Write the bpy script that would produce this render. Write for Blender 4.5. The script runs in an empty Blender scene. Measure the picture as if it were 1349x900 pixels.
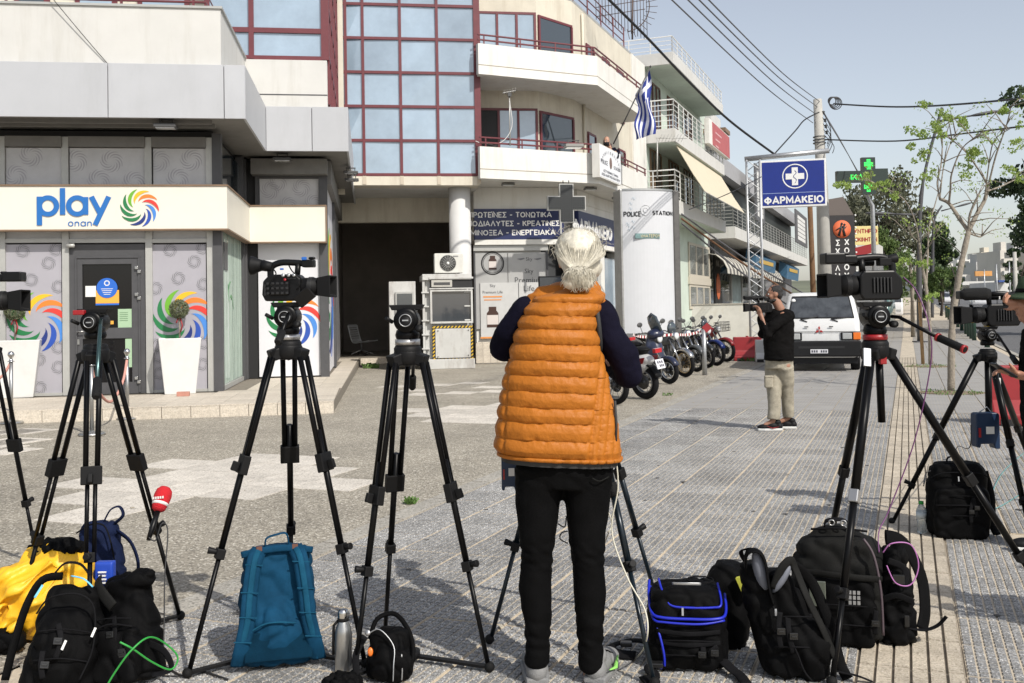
import bpy, bmesh, math, random
from mathutils import Vector, Matrix, Euler, noise
random.seed(7)
R = math.radians
S = bpy.context.scene
COL = S.collection

# ------------------------------------------------------------------ camera
FPX, CX, CY, PITCH, ROLL, CAMZ = 1300.0, 674.5, 377.5, 0.025, 0.018, 1.5
CF = Vector((0, math.cos(PITCH), math.sin(PITCH)))
CU0 = Vector((0, -math.sin(PITCH), math.cos(PITCH)))
CR = Vector((1, 0, 0))*math.cos(ROLL) - CU0*math.sin(ROLL)
CU = CU0*math.cos(ROLL) + Vector((1, 0, 0))*math.sin(ROLL)
CP = Vector((0, 0, CAMZ))
cd = bpy.data.cameras.new('camera'); cam = bpy.data.objects.new('camera', cd); COL.objects.link(cam)
m3 = Matrix((CR, CU, -CF)).transposed()
cam.matrix_world = Matrix.Translation(CP) @ m3.to_4x4()
cd.sensor_width = 36; cd.lens = FPX/1349*36; cd.shift_y = (CY-450)/1349
cd.clip_start = 0.05; cd.clip_end = 6000
S.camera = cam

# ------------------------------------------------------------------ sky and sun
SUN_EL, SUN_AZ = 43.0, 144.0
w = bpy.data.worlds.new('World'); S.world = w; w.use_nodes = True
nt = w.node_tree; nt.nodes.clear()
sk = nt.nodes.new('ShaderNodeTexSky'); sk.sky_type = 'NISHITA'; sk.sun_disc = False
sk.sun_elevation = R(SUN_EL); sk.sun_rotation = R(SUN_AZ)
sk.air_density = 1.1; sk.dust_density = 1.5; sk.ozone_density = 1.0; sk.altitude = 50
bg = nt.nodes.new('ShaderNodeBackground'); bg.inputs[1].default_value = 0.15
wo = nt.nodes.new('ShaderNodeOutputWorld')
hs = nt.nodes.new('ShaderNodeHueSaturation'); hs.inputs['Saturation'].default_value = .52; hs.inputs['Value'].default_value = 1.06
nt.links.new(sk.outputs[0], hs.inputs['Color']); tn = nt.nodes.new('ShaderNodeMix'); tn.data_type = 'RGBA'; tn.blend_type = 'MULTIPLY'; tn.inputs[0].default_value = 1; tn.inputs[7].default_value = (1.0, .985, .985, 1)
nt.links.new(hs.outputs[0], tn.inputs[6]); nt.links.new(tn.outputs[2], bg.inputs[0]); nt.links.new(bg.outputs[0], wo.inputs[0])
sl = bpy.data.lights.new('sun', 'SUN'); sl.energy = 4.4; sl.angle = R(0.5); sl.color = (1.0, 0.95, 0.87)
so = bpy.data.objects.new('sun', sl); COL.objects.link(so)
sd = Vector((math.sin(R(SUN_AZ))*math.cos(R(SUN_EL)), math.cos(R(SUN_AZ))*math.cos(R(SUN_EL)), math.sin(R(SUN_EL))))
so.rotation_euler = sd.to_track_quat('Z', 'Y').to_euler(); so.location = (0, 0, 30)
S.view_settings.view_transform = 'Standard'; S.view_settings.look = 'None'
S.view_settings.exposure = 0.0; S.view_settings.gamma = 1.0
S.render.engine = 'CYCLES'

# ------------------------------------------------------------------ frames and pixel helpers
FA = Matrix.Rotation(R(8.2), 4, 'Z')       # the buildings round the little square
FB = Matrix.Rotation(R(-21.8), 4, 'Z')     # the street
FW = Matrix.Identity(4)

def ray(px, py):
    return (CF*FPX + CR*(px-CX) + CU*(CY-py)).normalized()
def loc(F, px, py, x=None, y=None, z=None):
    "where the line of sight through a pixel meets a plane of the frame F (in F's own metres)"
    Fi = F.inverted(); o = Fi @ CP; d = Fi.to_3x3() @ ray(px, py)
    if x is not None: t = (x-o.x)/d.x
    elif y is not None: t = (y-o.y)/d.y
    else: t = (z-o.z)/d.z
    return o + d*t
def gp(px, py, z=0.0): return loc(FW, px, py, z=z)
def at(px, py, Y): return loc(FW, px, py, y=Y)

def gz(t):
    "the street climbs gently beyond the junction"
    return 0.0 if t < 45 else min(0.019*(t-45), 2.6)

# ------------------------------------------------------------------ materials
MATS = {}
def mat(name, col, rough=.6, metal=0., var=.0, vs=4., bump=0., bs=60., spec=.5, coat=0., trans=0., emit=None, es=1., dirt=None, objvar=0., alpha=1., sheen=0.):
    if name in MATS: return MATS[name]
    m = bpy.data.materials.new(name); m.use_nodes = True; n = m.node_tree; N = n.nodes; L = n.links
    b = N['Principled BSDF']
    b.inputs['Base Color'].default_value = (*col, 1); b.inputs['Roughness'].default_value = rough
    b.inputs['Metallic'].default_value = metal; b.inputs['Specular IOR Level'].default_value = spec
    b.inputs['Coat Weight'].default_value = coat; b.inputs['Transmission Weight'].default_value = trans
    if sheen: b.inputs['Sheen Weight'].default_value = sheen
    if alpha < 1: b.inputs['Alpha'].default_value = alpha
    if emit: b.inputs['Emission Color'].default_value = (*emit, 1); b.inputs['Emission Strength'].default_value = es
    tc = N.new('ShaderNodeTexCoord')
    cur = None
    def mix(a, bcol, fac):
        x = N.new('ShaderNodeMix'); x.data_type = 'RGBA'
        if isinstance(a, tuple): x.inputs[6].default_value = (*a, 1)
        else: L.new(a, x.inputs[6])
        if isinstance(bcol, tuple): x.inputs[7].default_value = (*bcol, 1)
        else: L.new(bcol, x.inputs[7])
        L.new(fac, x.inputs[0]); return x.outputs[2]
    cur = col
    if var:
        t = N.new('ShaderNodeTexNoise'); t.inputs['Scale'].default_value = vs; t.inputs['Detail'].default_value = 6; t.inputs['Roughness'].default_value = .65
        L.new(tc.outputs['Object'], t.inputs['Vector'])
        r = N.new('ShaderNodeValToRGB'); r.color_ramp.elements[0].position = .32; r.color_ramp.elements[1].position = .68
        L.new(t.outputs['Fac'], r.inputs[0])
        lo = tuple(max(0, c*(1-var)) for c in col); hi = tuple(min(1, c*(1+var*.6)) for c in col)
        r.color_ramp.elements[0].color = (*lo, 1); r.color_ramp.elements[1].color = (*hi, 1)
        cur = r.outputs[0]
    if dirt:
        dc, amt, sc, stretch = dirt
        mp = N.new('ShaderNodeMapping'); mp.inputs['Scale'].default_value = (1, 1, stretch); L.new(tc.outputs['Object'], mp.inputs[0])
        t = N.new('ShaderNodeTexNoise'); t.inputs['Scale'].default_value = sc; t.inputs['Detail'].default_value = 8; t.inputs['Roughness'].default_value = .7
        L.new(mp.outputs[0], t.inputs['Vector'])
        r = N.new('ShaderNodeMapRange'); r.inputs[1].default_value = .5; r.inputs[2].default_value = .78; r.inputs[4].default_value = amt
        L.new(t.outputs['Fac'], r.inputs[0]); cur = mix(cur, dc, r.outputs[0])
    if objvar:
        oi = N.new('ShaderNodeObjectInfo'); h = N.new('ShaderNodeHueSaturation')
        mr = N.new('ShaderNodeMapRange'); mr.inputs[3].default_value = 1-objvar; mr.inputs[4].default_value = 1+objvar
        L.new(oi.outputs['Random'], mr.inputs[0]); L.new(mr.outputs[0], h.inputs['Value'])
        if isinstance(cur, tuple): h.inputs['Color'].default_value = (*cur, 1)
        else: L.new(cur, h.inputs['Color'])
        cur = h.outputs[0]
    if not isinstance(cur, tuple): L.new(cur, b.inputs['Base Color'])
    if bump:
        t = N.new('ShaderNodeTexNoise'); t.inputs['Scale'].default_value = bs; t.inputs['Detail'].default_value = 5
        L.new(tc.outputs['Object'], t.inputs['Vector'])
        bp = N.new('ShaderNodeBump'); bp.inputs['Strength'].default_value = bump; bp.inputs['Distance'].default_value = .02
        L.new(t.outputs['Fac'], bp.inputs['Height']); L.new(bp.outputs[0], b.inputs['Normal'])
    MATS[name] = m; return m

# ------------------------------------------------------------------ object helpers
OFF = {}     # where a thing's base lies in the coordinates its parts are written in
def tag(o, label, cat, group=None, kind=None):
    if label: o['label'] = label
    if cat: o['category'] = cat
    if group: o['group'] = group
    if kind: o['kind'] = kind
    return o
def thing(name, label, cat, base=(0, 0, 0), F=FW, group=None):
    o = bpy.data.objects.new(name, None); COL.objects.link(o); base = Vector(base)
    o.matrix_world = F @ Matrix.Translation(base); o.empty_display_size = .2
    OFF[o.name] = base
    return tag(o, label, cat, group)
def link(name, me, parent=None, F=FW, base=None):
    o = bpy.data.objects.new(name, me); COL.objects.link(o)
    if parent is not None:
        o.parent = parent; OFF[o.name] = OFF.get(parent.name, Vector((0, 0, 0)))
    elif base is not None:
        o.matrix_world = F @ Matrix.Translation(base); OFF[o.name] = Vector(base)
    return o
def dup(o, parent=None):
    c = o.copy(); COL.objects.link(c)
    if parent is not None: c.parent = parent
    OFF[c.name] = OFF.get(o.name, Vector((0, 0, 0)))
    for ch in list(o.children): dup(ch, c)
    return c

class MB:
    def __init__(s): s.v = []; s.f = []; s.sm = []
    def add(s, vs, fs, smooth=False, M=None):
        k = len(s.v)
        s.v += [(M @ Vector(v)) if M else Vector(v) for v in vs]
        s.f += [tuple(i+k for i in f) for f in fs]; s.sm += [smooth]*len(fs); return s
    def box(s, x0, x1, y0, y1, z0, z1, M=None):
        x0, x1 = min(x0, x1), max(x0, x1); y0, y1 = min(y0, y1), max(y0, y1); z0, z1 = min(z0, z1), max(z0, z1)
        return s.add([(x0,y0,z0),(x1,y0,z0),(x1,y1,z0),(x0,y1,z0),(x0,y0,z1),(x1,y0,z1),(x1,y1,z1),(x0,y1,z1)],
                     [(0,3,2,1),(4,5,6,7),(0,1,5,4),(1,2,6,5),(2,3,7,6),(3,0,4,7)], M=M)
    def bc(s, c, d, M=None):
        return s.box(c[0]-d[0]/2, c[0]+d[0]/2, c[1]-d[1]/2, c[1]+d[1]/2, c[2]-d[2]/2, c[2]+d[2]/2, M=M)
    def rings(s, rs, smooth=True, cap=True, closed=True):
        "rs: list of rings, each the same number of points"
        k = len(s.v); n = len(rs[0])
        for r in rs: s.v += [Vector(p) for p in r]
        m = n if closed else n-1
        for i in range(len(rs)-1):
            for j in range(m):
                a = k+i*n+j; b = k+i*n+(j+1) % n
                s.f.append((a, b, b+n, a+n)); s.sm.append(smooth)
        if cap and closed:
            s.f.append(tuple(k+j for j in range(n))[::-1]); s.sm.append(False)
            q = k+(len(rs)-1)*n
            s.f.append(tuple(q+j for j in range(n))); s.sm.append(False)
        return s
    def path(s, pts, r, n=8, cap=True, flat=1., up=None, smooth=True):
        pts = [Vector(p) for p in pts]; m = len(pts)
        if not isinstance(r, (list, tuple)): r = [r]*m
        rs = []; prev = None
        for i, p in enumerate(pts):
            t = (pts[min(i+1, m-1)]-pts[max(i-1, 0)])
            if t.length < 1e-9: t = Vector((0, 0, 1))
            t.normalize()
            if prev is None:
                a = Vector(up) if up is not None else (Vector((0, 0, 1)) if abs(t.z) < .9 else Vector((0, 1, 0)))
            else: a = prev
            b = t.cross(a)
            if b.length < 1e-6: a = Vector((1, 0, 0)); b = t.cross(a)
            b.normalize(); a = b.cross(t).normalized(); prev = a
            rs.append([p + a*math.cos(2*math.pi*j/n)*r[i]*flat + b*math.sin(2*math.pi*j/n)*r[i] for j in range(n)])
        return s.rings(rs, smooth, cap)
    def tube(s, a, b, r0, r1=None, n=8, cap=True): return s.path([a, b], [r0, r0 if r1 is None else r1], n, cap)
    def bar(s, a, b, w, h, up=(0, 0, 1)):
        "square bar from a to b"
        a = Vector(a); b = Vector(b); t = (b-a).normalized(); u = Vector(up)
        if abs(t.dot(u)) > .98: u = Vector((0, 1, 0))
        x = t.cross(u).normalized()*w/2; y = x.cross(t).normalized()*h/2
        P = [a-x-y, a+x-y, a+x+y, a-x+y]; Q = [p+(b-a) for p in P]
        return s.add(P+Q, [(0,1,2,3)[::-1],(4,5,6,7),(0,1,5,4),(1,2,6,5),(2,3,7,6),(3,0,4,7)])
    def lathe(s, prof, c=(0, 0, 0), n=20, M=None, ax='z'):
        rs = []
        for (r, h) in prof:
            ring = []
            for j in range(n):
                a = 2*math.pi*j/n; p = Vector((r*math.cos(a), r*math.sin(a), h))
                if ax == 'x': p = Vector((h, r*math.cos(a), r*math.sin(a)))
                if ax == 'y': p = Vector((r*math.cos(a), h, -r*math.sin(a)))
                p = p + Vector(c); ring.append(M @ p if M else p)
            rs.append(ring)
        return s.rings(rs)
    def ell(s, c, r, M=None, nu=14, nv=9):
        rs = []
        for i in range(nv+1):
            ph = math.pi*(.02+.96*i/nv); ring = []
            for j in range(nu):
                a = 2*math.pi*j/nu
                p = Vector((r[0]*math.sin(ph)*math.cos(a), r[1]*math.sin(ph)*math.sin(a), -r[2]*math.cos(ph)))
                if M: p = M.to_3x3() @ p
                ring.append(p+Vector(c))
            rs.append(ring)
        return s.rings(rs)
    def prism(s, poly, h0, h1, plane='xy', M=None):
        "poly in a plane, pushed from h0 to h1 along the third axis"
        n = len(poly)
        def P(a, b, h):
            return {'xy': (a, b, h), 'xz': (a, h, b), 'yz': (h, a, b)}[plane]
        vs = [P(a, b, h0) for a, b in poly]+[P(a, b, h1) for a, b in poly]
        fs = [tuple(range(n))[::-1], tuple(range(n, 2*n))]+[(i, (i+1) % n, (i+1) % n+n, i+n) for i in range(n)]
        return s.add(vs, fs, M=M)
    def quad(s, a, b, c, d): return s.add([a, b, c, d], [(0, 1, 2, 3)])
    def torus(s, c, Rr, r, M=None, n=28, k=10, ax='y', sx=1.):
        rs = []
        for i in range(n):
            a = 2*math.pi*i/n; ring = []
            for j in range(k):
                b = 2*math.pi*j/k; q = Rr+r*math.cos(b)
                p = Vector((q*math.cos(a), r*sx*math.sin(b), q*math.sin(a)))
                if ax == 'z': p = Vector((p.x, p.z, p.y))
                if ax == 'x': p = Vector((p.y, p.x, p.z))
                p = p+Vector(c); ring.append(M @ p if M else p)
            rs.append(ring)
        rs.append(rs[0]); return s.rings(rs, cap=False)
    def mesh(s, name, off=Vector((0, 0, 0)), fix=True):
        me = bpy.data.meshes.new(name)
        me.from_pydata([tuple(v-off) for v in s.v], [], s.f)
        me.polygons.foreach_set('use_smooth', s.sm)
        me.update()
        if fix:
            b = bmesh.new(); b.from_mesh(me); bmesh.ops.recalc_face_normals(b, faces=b.faces); b.to_mesh(me); b.free()
        return me
    def build(s, name, m, parent=None, bevel=0., F=FW, base=None, fix=True, seg=2, sub=0):
        off = OFF.get(parent.name, Vector((0, 0, 0))) if parent is not None else (Vector(base) if base is not None else Vector((0, 0, 0)))
        me = s.mesh(name, off, fix); me.materials.append(m)
        o = link(name, me, parent, F, base if base is not None else Vector((0, 0, 0)))
        if bevel:
            bm_ = o.modifiers.new('b', 'BEVEL'); bm_.width = bevel; bm_.segments = seg; bm_.limit_method = 'ANGLE'; bm_.angle_limit = R(35)
        if sub:
            q = o.modifiers.new('s', 'SUBSURF'); q.levels = sub; q.render_levels = sub
        return o

def clay(name, mb, m, parent=None, voxel=.012, smooth=4, disp=None, F=FW, base=None):
    "melt overlapping closed shapes into ONE continuous surface, smooth it, optionally push points out by disp(co, normal)"
    off = OFF.get(parent.name, Vector((0, 0, 0))) if parent is not None else (Vector(base) if base is not None else Vector((0, 0, 0)))
    me = mb.mesh('tmp', off); t = bpy.data.objects.new('tmp', me); COL.objects.link(t)
    q = t.modifiers.new('r', 'REMESH'); q.mode = 'VOXEL'; q.voxel_size = voxel; q.use_smooth_shade = True
    if smooth:
        q = t.modifiers.new('s', 'SMOOTH'); q.factor = .5; q.iterations = smooth
    bpy.context.view_layer.update()
    dg = bpy.context.evaluated_depsgraph_get()
    ne = bpy.data.meshes.new_from_object(t.evaluated_get(dg)); ne.name = name
    bpy.data.objects.remove(t); bpy.data.meshes.remove(me)
    if disp:
        ns = [v.normal.copy() for v in ne.vertices]
        for v, nn in zip(ne.vertices, ns):
            v.co = v.co + nn*disp(v.co+off, nn)
    ne.polygons.foreach_set('use_smooth', [True]*len(ne.polygons))
    ne.materials.clear(); ne.materials.append(m)
    return link(name, ne, parent, F, base if base is not None else Vector((0, 0, 0)))

# ------------------------------------------------------------------ lettering: capitals drawn stroke by stroke, each stroke a flat ribbon
def arc(cx, cy, rx, ry, a0, a1, n=14): return [(cx+rx*math.cos(R(lerp(a0, a1, i/n))), cy+ry*math.sin(R(lerp(a0, a1, i/n)))) for i in range(n+1)]
def lerp(a, b, t): return a+(b-a)*t
_O = (arc(.40, .5, .38, .47, 0, 360, 24), 1)
GL = {'Α': (.80, [[(0, 0), (.4, 1), (.8, 0)], [(.15, .32), (.65, .32)]]), 'Β': (.58, [[(.36, .53), (0, .53), (0, 1), (.36, 1)]+arc(.34, .765, .2, .235, 80, -80, 8), [(0, .53), (0, 0), (.34, 0)]+arc(.34, .265, .24, .265, -85, 85, 8)]),
 'Γ': (.52, [[(0, 0), (0, 1), (.52, 1)]]), 'Δ': (.82, [[(.02, 0), (.41, 1), (.80, 0), (.02, 0)]]), 'Ε': (.52, [[(.52, 1), (0, 1), (0, 0), (.52, 0)], [(0, .5), (.46, .5)]]), 'Ζ': (.6, [[(0, 1), (.6, 1), (0, 0), (.6, 0)]]),
 'Η': (.64, [[(0, 0), (0, 1)], [(.64, 0), (.64, 1)], [(0, .5), (.64, .5)]]), 'Ι': (.0, [[(0, 0), (0, 1)]]), 'Κ': (.62, [[(0, 0), (0, 1)], [(.58, 1), (0, .42)], [(.2, .62), (.62, 0)]]), 'Λ': (.76, [[(0, 0), (.38, 1), (.76, 0)]]),
 'Μ': (.84, [[(0, 0), (0, 1), (.42, .25), (.84, 1), (.84, 0)]]), 'Ν': (.64, [[(0, 0), (0, 1), (.64, 0), (.64, 1)]]), 'Ξ': (.56, [[(0, 1), (.56, 1)], [(.05, .5), (.51, .5)], [(0, 0), (.56, 0)]]), 'Ο': (.80, [_O]), 'Π': (.64, [[(0, 0), (0, 1), (.64, 1), (.64, 0)]]),
 'Ρ': (.56, [[(0, 0), (0, 1), (.3, 1)]+arc(.3, .74, .26, .26, 85, -85, 10)+[(0, .48)]]), 'Σ': (.62, [[(.62, 1), (0, 1), (.36, .5), (0, 0), (.62, 0)]]), 'Τ': (.64, [[(0, 1), (.64, 1)], [(.32, 1), (.32, 0)]]), 'Υ': (.72, [[(0, 1), (.36, .46), (.72, 1)], [(.36, .5), (.36, 0)]]),
 'Φ': (.86, [(arc(.43, .5, .41, .31, 0, 360, 24), 1), [(.43, -.06), (.43, 1.06)]]), 'Χ': (.7, [[(0, 0), (.7, 1)], [(0, 1), (.7, 0)]]), 'Ω': (.8, [[(0, 0), (.26, 0)]+arc(.4, .56, .38, .42, 235, -55, 18)+[(.54, 0), (.8, 0)]]), 'Θ': (.80, [_O, [(.2, .5), (.6, .5)]]),
 'Ϊ': (.0, [[(0, 0), (0, .86)], [(-.16, 1.0), (-.16, 1.16)], [(.16, 1.0), (.16, 1.16)]]), '-': (.36, [[(0, .45), (.36, .45)]]), ' ': (.12, []), 'L': (.5, [[(0, 1), (0, 0), (.5, 0)]]), 'C': (.68, [arc(.4, .5, .38, .47, 50, 310, 20)]), 'S': (.56, [arc(.28, .74, .26, .26, 40, 270, 12)+arc(.28, .25, .28, .25, 80, -140, 12)]),
 'p': (.62, [(arc(.31, .33, .31, .33, 0, 360, 26), 1), [(0, .68), (0, -.42)]]), 'l': (.0, [[(0, 0), (0, 1.02)]]), 'a': (.62, [(arc(.31, .33, .31, .33, 0, 360, 26), 1), [(.62, .66), (.62, 0)]]), 'y': (.62, [[(0, .68), (.31, .02)], [(.62, .68), (.13, -.42)]]),
 'o': (.62, [(arc(.31, .33, .31, .33, 0, 360, 26), 1)]), 'n': (.5, [[(0, 0), (0, .64)], arc(.25, .36, .25, .28, 180, 0, 12)+[(.5, 0)]])}
for _a, _b in zip('AEIOPTN', 'ΑΕΙΟΡΤΝ'): GL[_a] = GL[_b]
def stroke_text(st, th=.15, gap=.27):
    "quads of a line of lettering, about one unit high, and its extent"
    V = []; Q = []; x = 0; lay = 0
    for ch in st:
        w_, strokes = GL[ch]
        for sk_ in strokes:
            closed = isinstance(sk_, tuple); pts = [Vector(q) for q in (sk_[0][:-1] if closed else sk_)]; n = len(pts); L_ = []; R_ = []; lay += 1
            for i in range(n):
                a = pts[i-1] if (i or closed) else pts[i]; b = pts[(i+1) % n] if (i < n-1 or closed) else pts[i]
                d0 = (pts[i]-a); d1 = (b-pts[i]); d0 = d0.normalized() if d0.length > 1e-6 else d1.normalized(); d1 = d1.normalized() if d1.length > 1e-6 else d0
                m_ = Vector((-(d0.y+d1.y), d0.x+d1.x)); m_ = m_.normalized() if m_.length > .2 else Vector((-d0.y, d0.x)); k = min(1/max(.35, m_.dot(Vector((-d0.y, d0.x)))), 2.0)*th/2
                e = Vector((0, 0))
                if not closed and i == 0: e = -d1*th*.12
                if not closed and i == n-1: e = d0*th*.12
                L_.append(pts[i]+m_*k+e); R_.append(pts[i]-m_*k+e)
            k0 = len(V)
            for l_, r_ in zip(L_, R_): V += [(x+l_.x, l_.y, lay % 5), (x+r_.x, r_.y, lay % 5)]
            for i in range(n if closed else n-1): j = (i+1) % n; Q.append((k0+2*i, k0+2*i+1, k0+2*j+1, k0+2*j))
        x += w_+gap+(.0 if ch != ' ' else .1)
    return V, Q
def text(s, c, right, up, m, parent, width=None, height=None, name='lettering', off=.012, ext=.002, th=None, gap=.27):
    "flat lettering: centred on c, fitted to a width and height"
    right = Vector(right).normalized(); up = Vector(up).normalized(); nrm = right.cross(up); o_ = OFF.get(parent.name, Vector((0, 0, 0))) if parent else Vector((0, 0, 0))
    if all(ch in GL for ch in s):
        V, Q = stroke_text(s, th or (.15+off*2.2), gap)
    else:
        c_ = bpy.data.curves.new('t', 'FONT'); c_.body = s; c_.align_x = 'CENTER'; c_.resolution_u = 3; o = bpy.data.objects.new('t', c_); COL.objects.link(o); bpy.context.view_layer.update()
        me0 = bpy.data.meshes.new_from_object(o.evaluated_get(bpy.context.evaluated_depsgraph_get())); bpy.data.objects.remove(o)
        V = [(v.co.x, v.co.y, 0) for v in me0.vertices]; Q = [tuple(q.vertices) for q in me0.polygons]
    xs = [v[0] for v in V]; ys = [v[1] for v in V]; w0 = max(xs)-min(xs); h0 = max(ys)-min(ys); cx = (max(xs)+min(xs))/2; cy = (max(ys)+min(ys))/2
    kx = width/w0 if width else None; ky = height/h0 if height else None
    if kx is None: kx = ky
    if ky is None: ky = kx
    me = bpy.data.meshes.new('lettering'); me.from_pydata([tuple(Vector(c)+right*(v[0]-cx)*kx+up*(v[1]-cy)*ky+nrm*(.001+.0005*v[2])-o_) for v in V], [], Q); me.materials.append(m); me.update()
    o = link(name, me, parent)
    if ext > .01: q = o.modifiers.new('s', 'SOLIDIFY'); q.thickness = ext; q.offset = 0
    return o

def polyline_wall(mb, pts, th, z0, z1, side=1):
    "a wall of thickness th that follows a plan polyline, thickness to its left (side=1)"
    pts = [Vector((p[0], p[1])) for p in pts]; n = len(pts); off = []
    for i in range(n):
        d0 = (pts[i]-pts[i-1]).normalized() if i > 0 else (pts[1]-pts[0]).normalized()
        d1 = (pts[i+1]-pts[i]).normalized() if i < n-1 else d0
        n0 = Vector((-d0.y, d0.x))*side; n1 = Vector((-d1.y, d1.x))*side
        b = (n0+n1).normalized(); off.append(pts[i]+b*th/max(.3, b.dot(n0)))
    for i in range(n-1):
        a, b, c, d = pts[i], pts[i+1], off[i+1], off[i]
        mb.add([(a.x,a.y,z0),(b.x,b.y,z0),(c.x,c.y,z0),(d.x,d.y,z0),(a.x,a.y,z1),(b.x,b.y,z1),(c.x,c.y,z1),(d.x,d.y,z1)],
               [(0,3,2,1),(4,5,6,7),(0,1,5,4),(2,3,7,6)]+([(3,0,4,7)] if i == 0 else [])+([(1,2,6,5)] if i == n-2 else []))
    return mb

def lerp(a, b, t): return a+(b-a)*t
def catmull(pts, k=6):
    pts = [Vector(p) for p in pts]; P = [pts[0]]+pts+[pts[-1]]; out = []
    for i in range(1, len(P)-2):
        for j in range(k):
            t = j/k; p0, p1, p2, p3 = P[i-1], P[i], P[i+1], P[i+2]
            out.append(.5*((2*p1)+(p2-p0)*t+(2*p0-5*p1+4*p2-p3)*t*t+(3*p1-p0-3*p2+p3)*t**3))
    out.append(pts[-1]); return out

# the swirl emblem: crescents turning round a centre; returns a list of outlines
def crescents(n, r0, r1, wid, sweep=1.7, a0=0, cw=-1):
    out = []
    for k in range(n):
        b = a0+2*math.pi*k/n; P = []; Q = []
        for i in range(15):
            t = i/14; r = lerp(r0, r1, t**.85); a = b+cw*sweep*t
            h = wid*(r1-r0)*math.sin(math.pi*min(1, t*1.0))**.8
            P.append(((r+h*.5)*math.cos(a), (r+h*.5)*math.sin(a))); Q.append(((r-h*.5)*math.cos(a+.02), (r-h*.5)*math.sin(a+.02)))
        out.append(P+Q[::-1][1:-1])
    return out
# ------------------------------------------------------------------ materials of the ground
def speck(name,base,chip,scale,amt=.45,rough=.8,dark=None,big=.25,bump=.25,objvar=0.,bigscale=1.2,island=0.):
 m=mat(name,base,rough);n=m.node_tree;N=n.nodes;L=n.links;b=N['Principled BSDF']
 tc=N.new('ShaderNodeTexCoord')
 v=N.new('ShaderNodeTexVoronoi');v.inputs['Scale'].default_value=scale;L.new(tc.outputs['Object'],v.inputs['Vector'])
 r=N.new('ShaderNodeSeparateColor');L.new(v.outputs['Color'],r.inputs[0])
 ramp=N.new('ShaderNodeValToRGB');e=ramp.color_ramp.elements
 dk=dark or tuple(c*.5 for c in base)
 e[0].position=0;e[0].color=(*dk,1);e[1].position=1;e[1].color=(*chip,1)
 x=ramp.color_ramp.elements.new(.35);x.color=(*base,1);x=ramp.color_ramp.elements.new(1-amt*.5);x.color=(*[c*1.15 for c in base],1)
 L.new(r.outputs[0],ramp.inputs[0])
 t=N.new('ShaderNodeTexNoise');t.inputs['Scale'].default_value=bigscale;t.inputs['Detail'].default_value=9;t.inputs['Roughness'].default_value=.7;L.new(tc.outputs['Object'],t.inputs['Vector'])
 mr=N.new('ShaderNodeMapRange');mr.inputs[1].default_value=.3;mr.inputs[2].default_value=.7;mr.inputs[3].default_value=1-big;mr.inputs[4].default_value=1+big*.7
 L.new(t.outputs['Fac'],mr.inputs[0])
 h=N.new('ShaderNodeHueSaturation');L.new(ramp.outputs[0],h.inputs['Color'])
 st=N.new('ShaderNodeTexNoise');st.inputs['Scale'].default_value=bigscale*.42;st.inputs['Detail'].default_value=10;st.inputs['Roughness'].default_value=.78;st.inputs['Distortion'].default_value=.6
 gp_=N.new('ShaderNodeNewGeometry');L.new(gp_.outputs['Position'],st.inputs['Vector']);sr=N.new('ShaderNodeMapRange');sr.inputs[1].default_value=.53;sr.inputs[2].default_value=.68;sr.inputs[3].default_value=1;sr.inputs[4].default_value=1-big*1.1;L.new(st.outputs['Fac'],sr.inputs[0])
 m0=N.new('ShaderNodeMath');m0.operation='MULTIPLY';L.new(mr.outputs[0],m0.inputs[0]);L.new(sr.outputs[0],m0.inputs[1]);val=m0.outputs[0]
 if objvar:
  oi=N.new('ShaderNodeObjectInfo');m2=N.new('ShaderNodeMapRange');m2.inputs[3].default_value=1-objvar;m2.inputs[4].default_value=1+objvar
  L.new(oi.outputs['Random'],m2.inputs[0]);mu=N.new('ShaderNodeMath');mu.operation='MULTIPLY';L.new(val,mu.inputs[0]);L.new(m2.outputs[0],mu.inputs[1]);val=mu.outputs[0]
 if island:
  gi=N.new('ShaderNodeNewGeometry');m2=N.new('ShaderNodeMapRange');m2.inputs[3].default_value=1-island;m2.inputs[4].default_value=1+island
  L.new(gi.outputs['Random Per Island'],m2.inputs[0]);mu=N.new('ShaderNodeMath');mu.operation='MULTIPLY';L.new(val,mu.inputs[0]);L.new(m2.outputs[0],mu.inputs[1]);val=mu.outputs[0]
 L.new(val,h.inputs['Value']);L.new(h.outputs[0],b.inputs['Base Color'])
 bp=N.new('ShaderNodeBump');bp.inputs['Strength'].default_value=bump;bp.inputs['Distance'].default_value=.01
 L.new(v.outputs['Distance'],bp.inputs['Height']);L.new(bp.outputs[0],b.inputs['Normal'])
 return m
M_cell=speck('granite_paver',(.235,.233,.228),(.66,.66,.65),190,.40,.62,dark=(.12,.119,.116),big=.24,objvar=.17,island=.12)
M_joint=mat('sandy_mortar',(.50,.43,.33),.9,var=.25,vs=14,bump=.2,bs=90)
M_plaza=speck('washed_aggregate',(.285,.258,.208),(.62,.58,.50),78,.36,.9,dark=(.135,.12,.098),big=.22,bigscale=.9,bump=.5)
M_marble=speck('pale_stone',(.54,.50,.44),(.62,.59,.53),90,.2,.8,dark=(.34,.31,.27),big=.2,objvar=.10,bigscale=3)
M_tact=speck('beige_tactile',(.43,.375,.295),(.56,.50,.42),150,.2,.85,dark=(.29,.25,.19),big=.28,objvar=.10,island=.07,bigscale=5)
M_tgap=mat('tactile_groove',(.20,.175,.14),.9,var=.3,vs=20)
M_asph=speck('asphalt',(.105,.105,.108),(.20,.20,.20),60,.3,.9,big=.18,bigscale=.5)
M_conc=speck('kerb_concrete',(.33,.31,.27),(.45,.43,.4),90,.2,.85,big=.2)
M_dirt=mat('soil',(.20,.155,.10),.95,var=.4,vs=12,bump=.6,bs=40)
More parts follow.
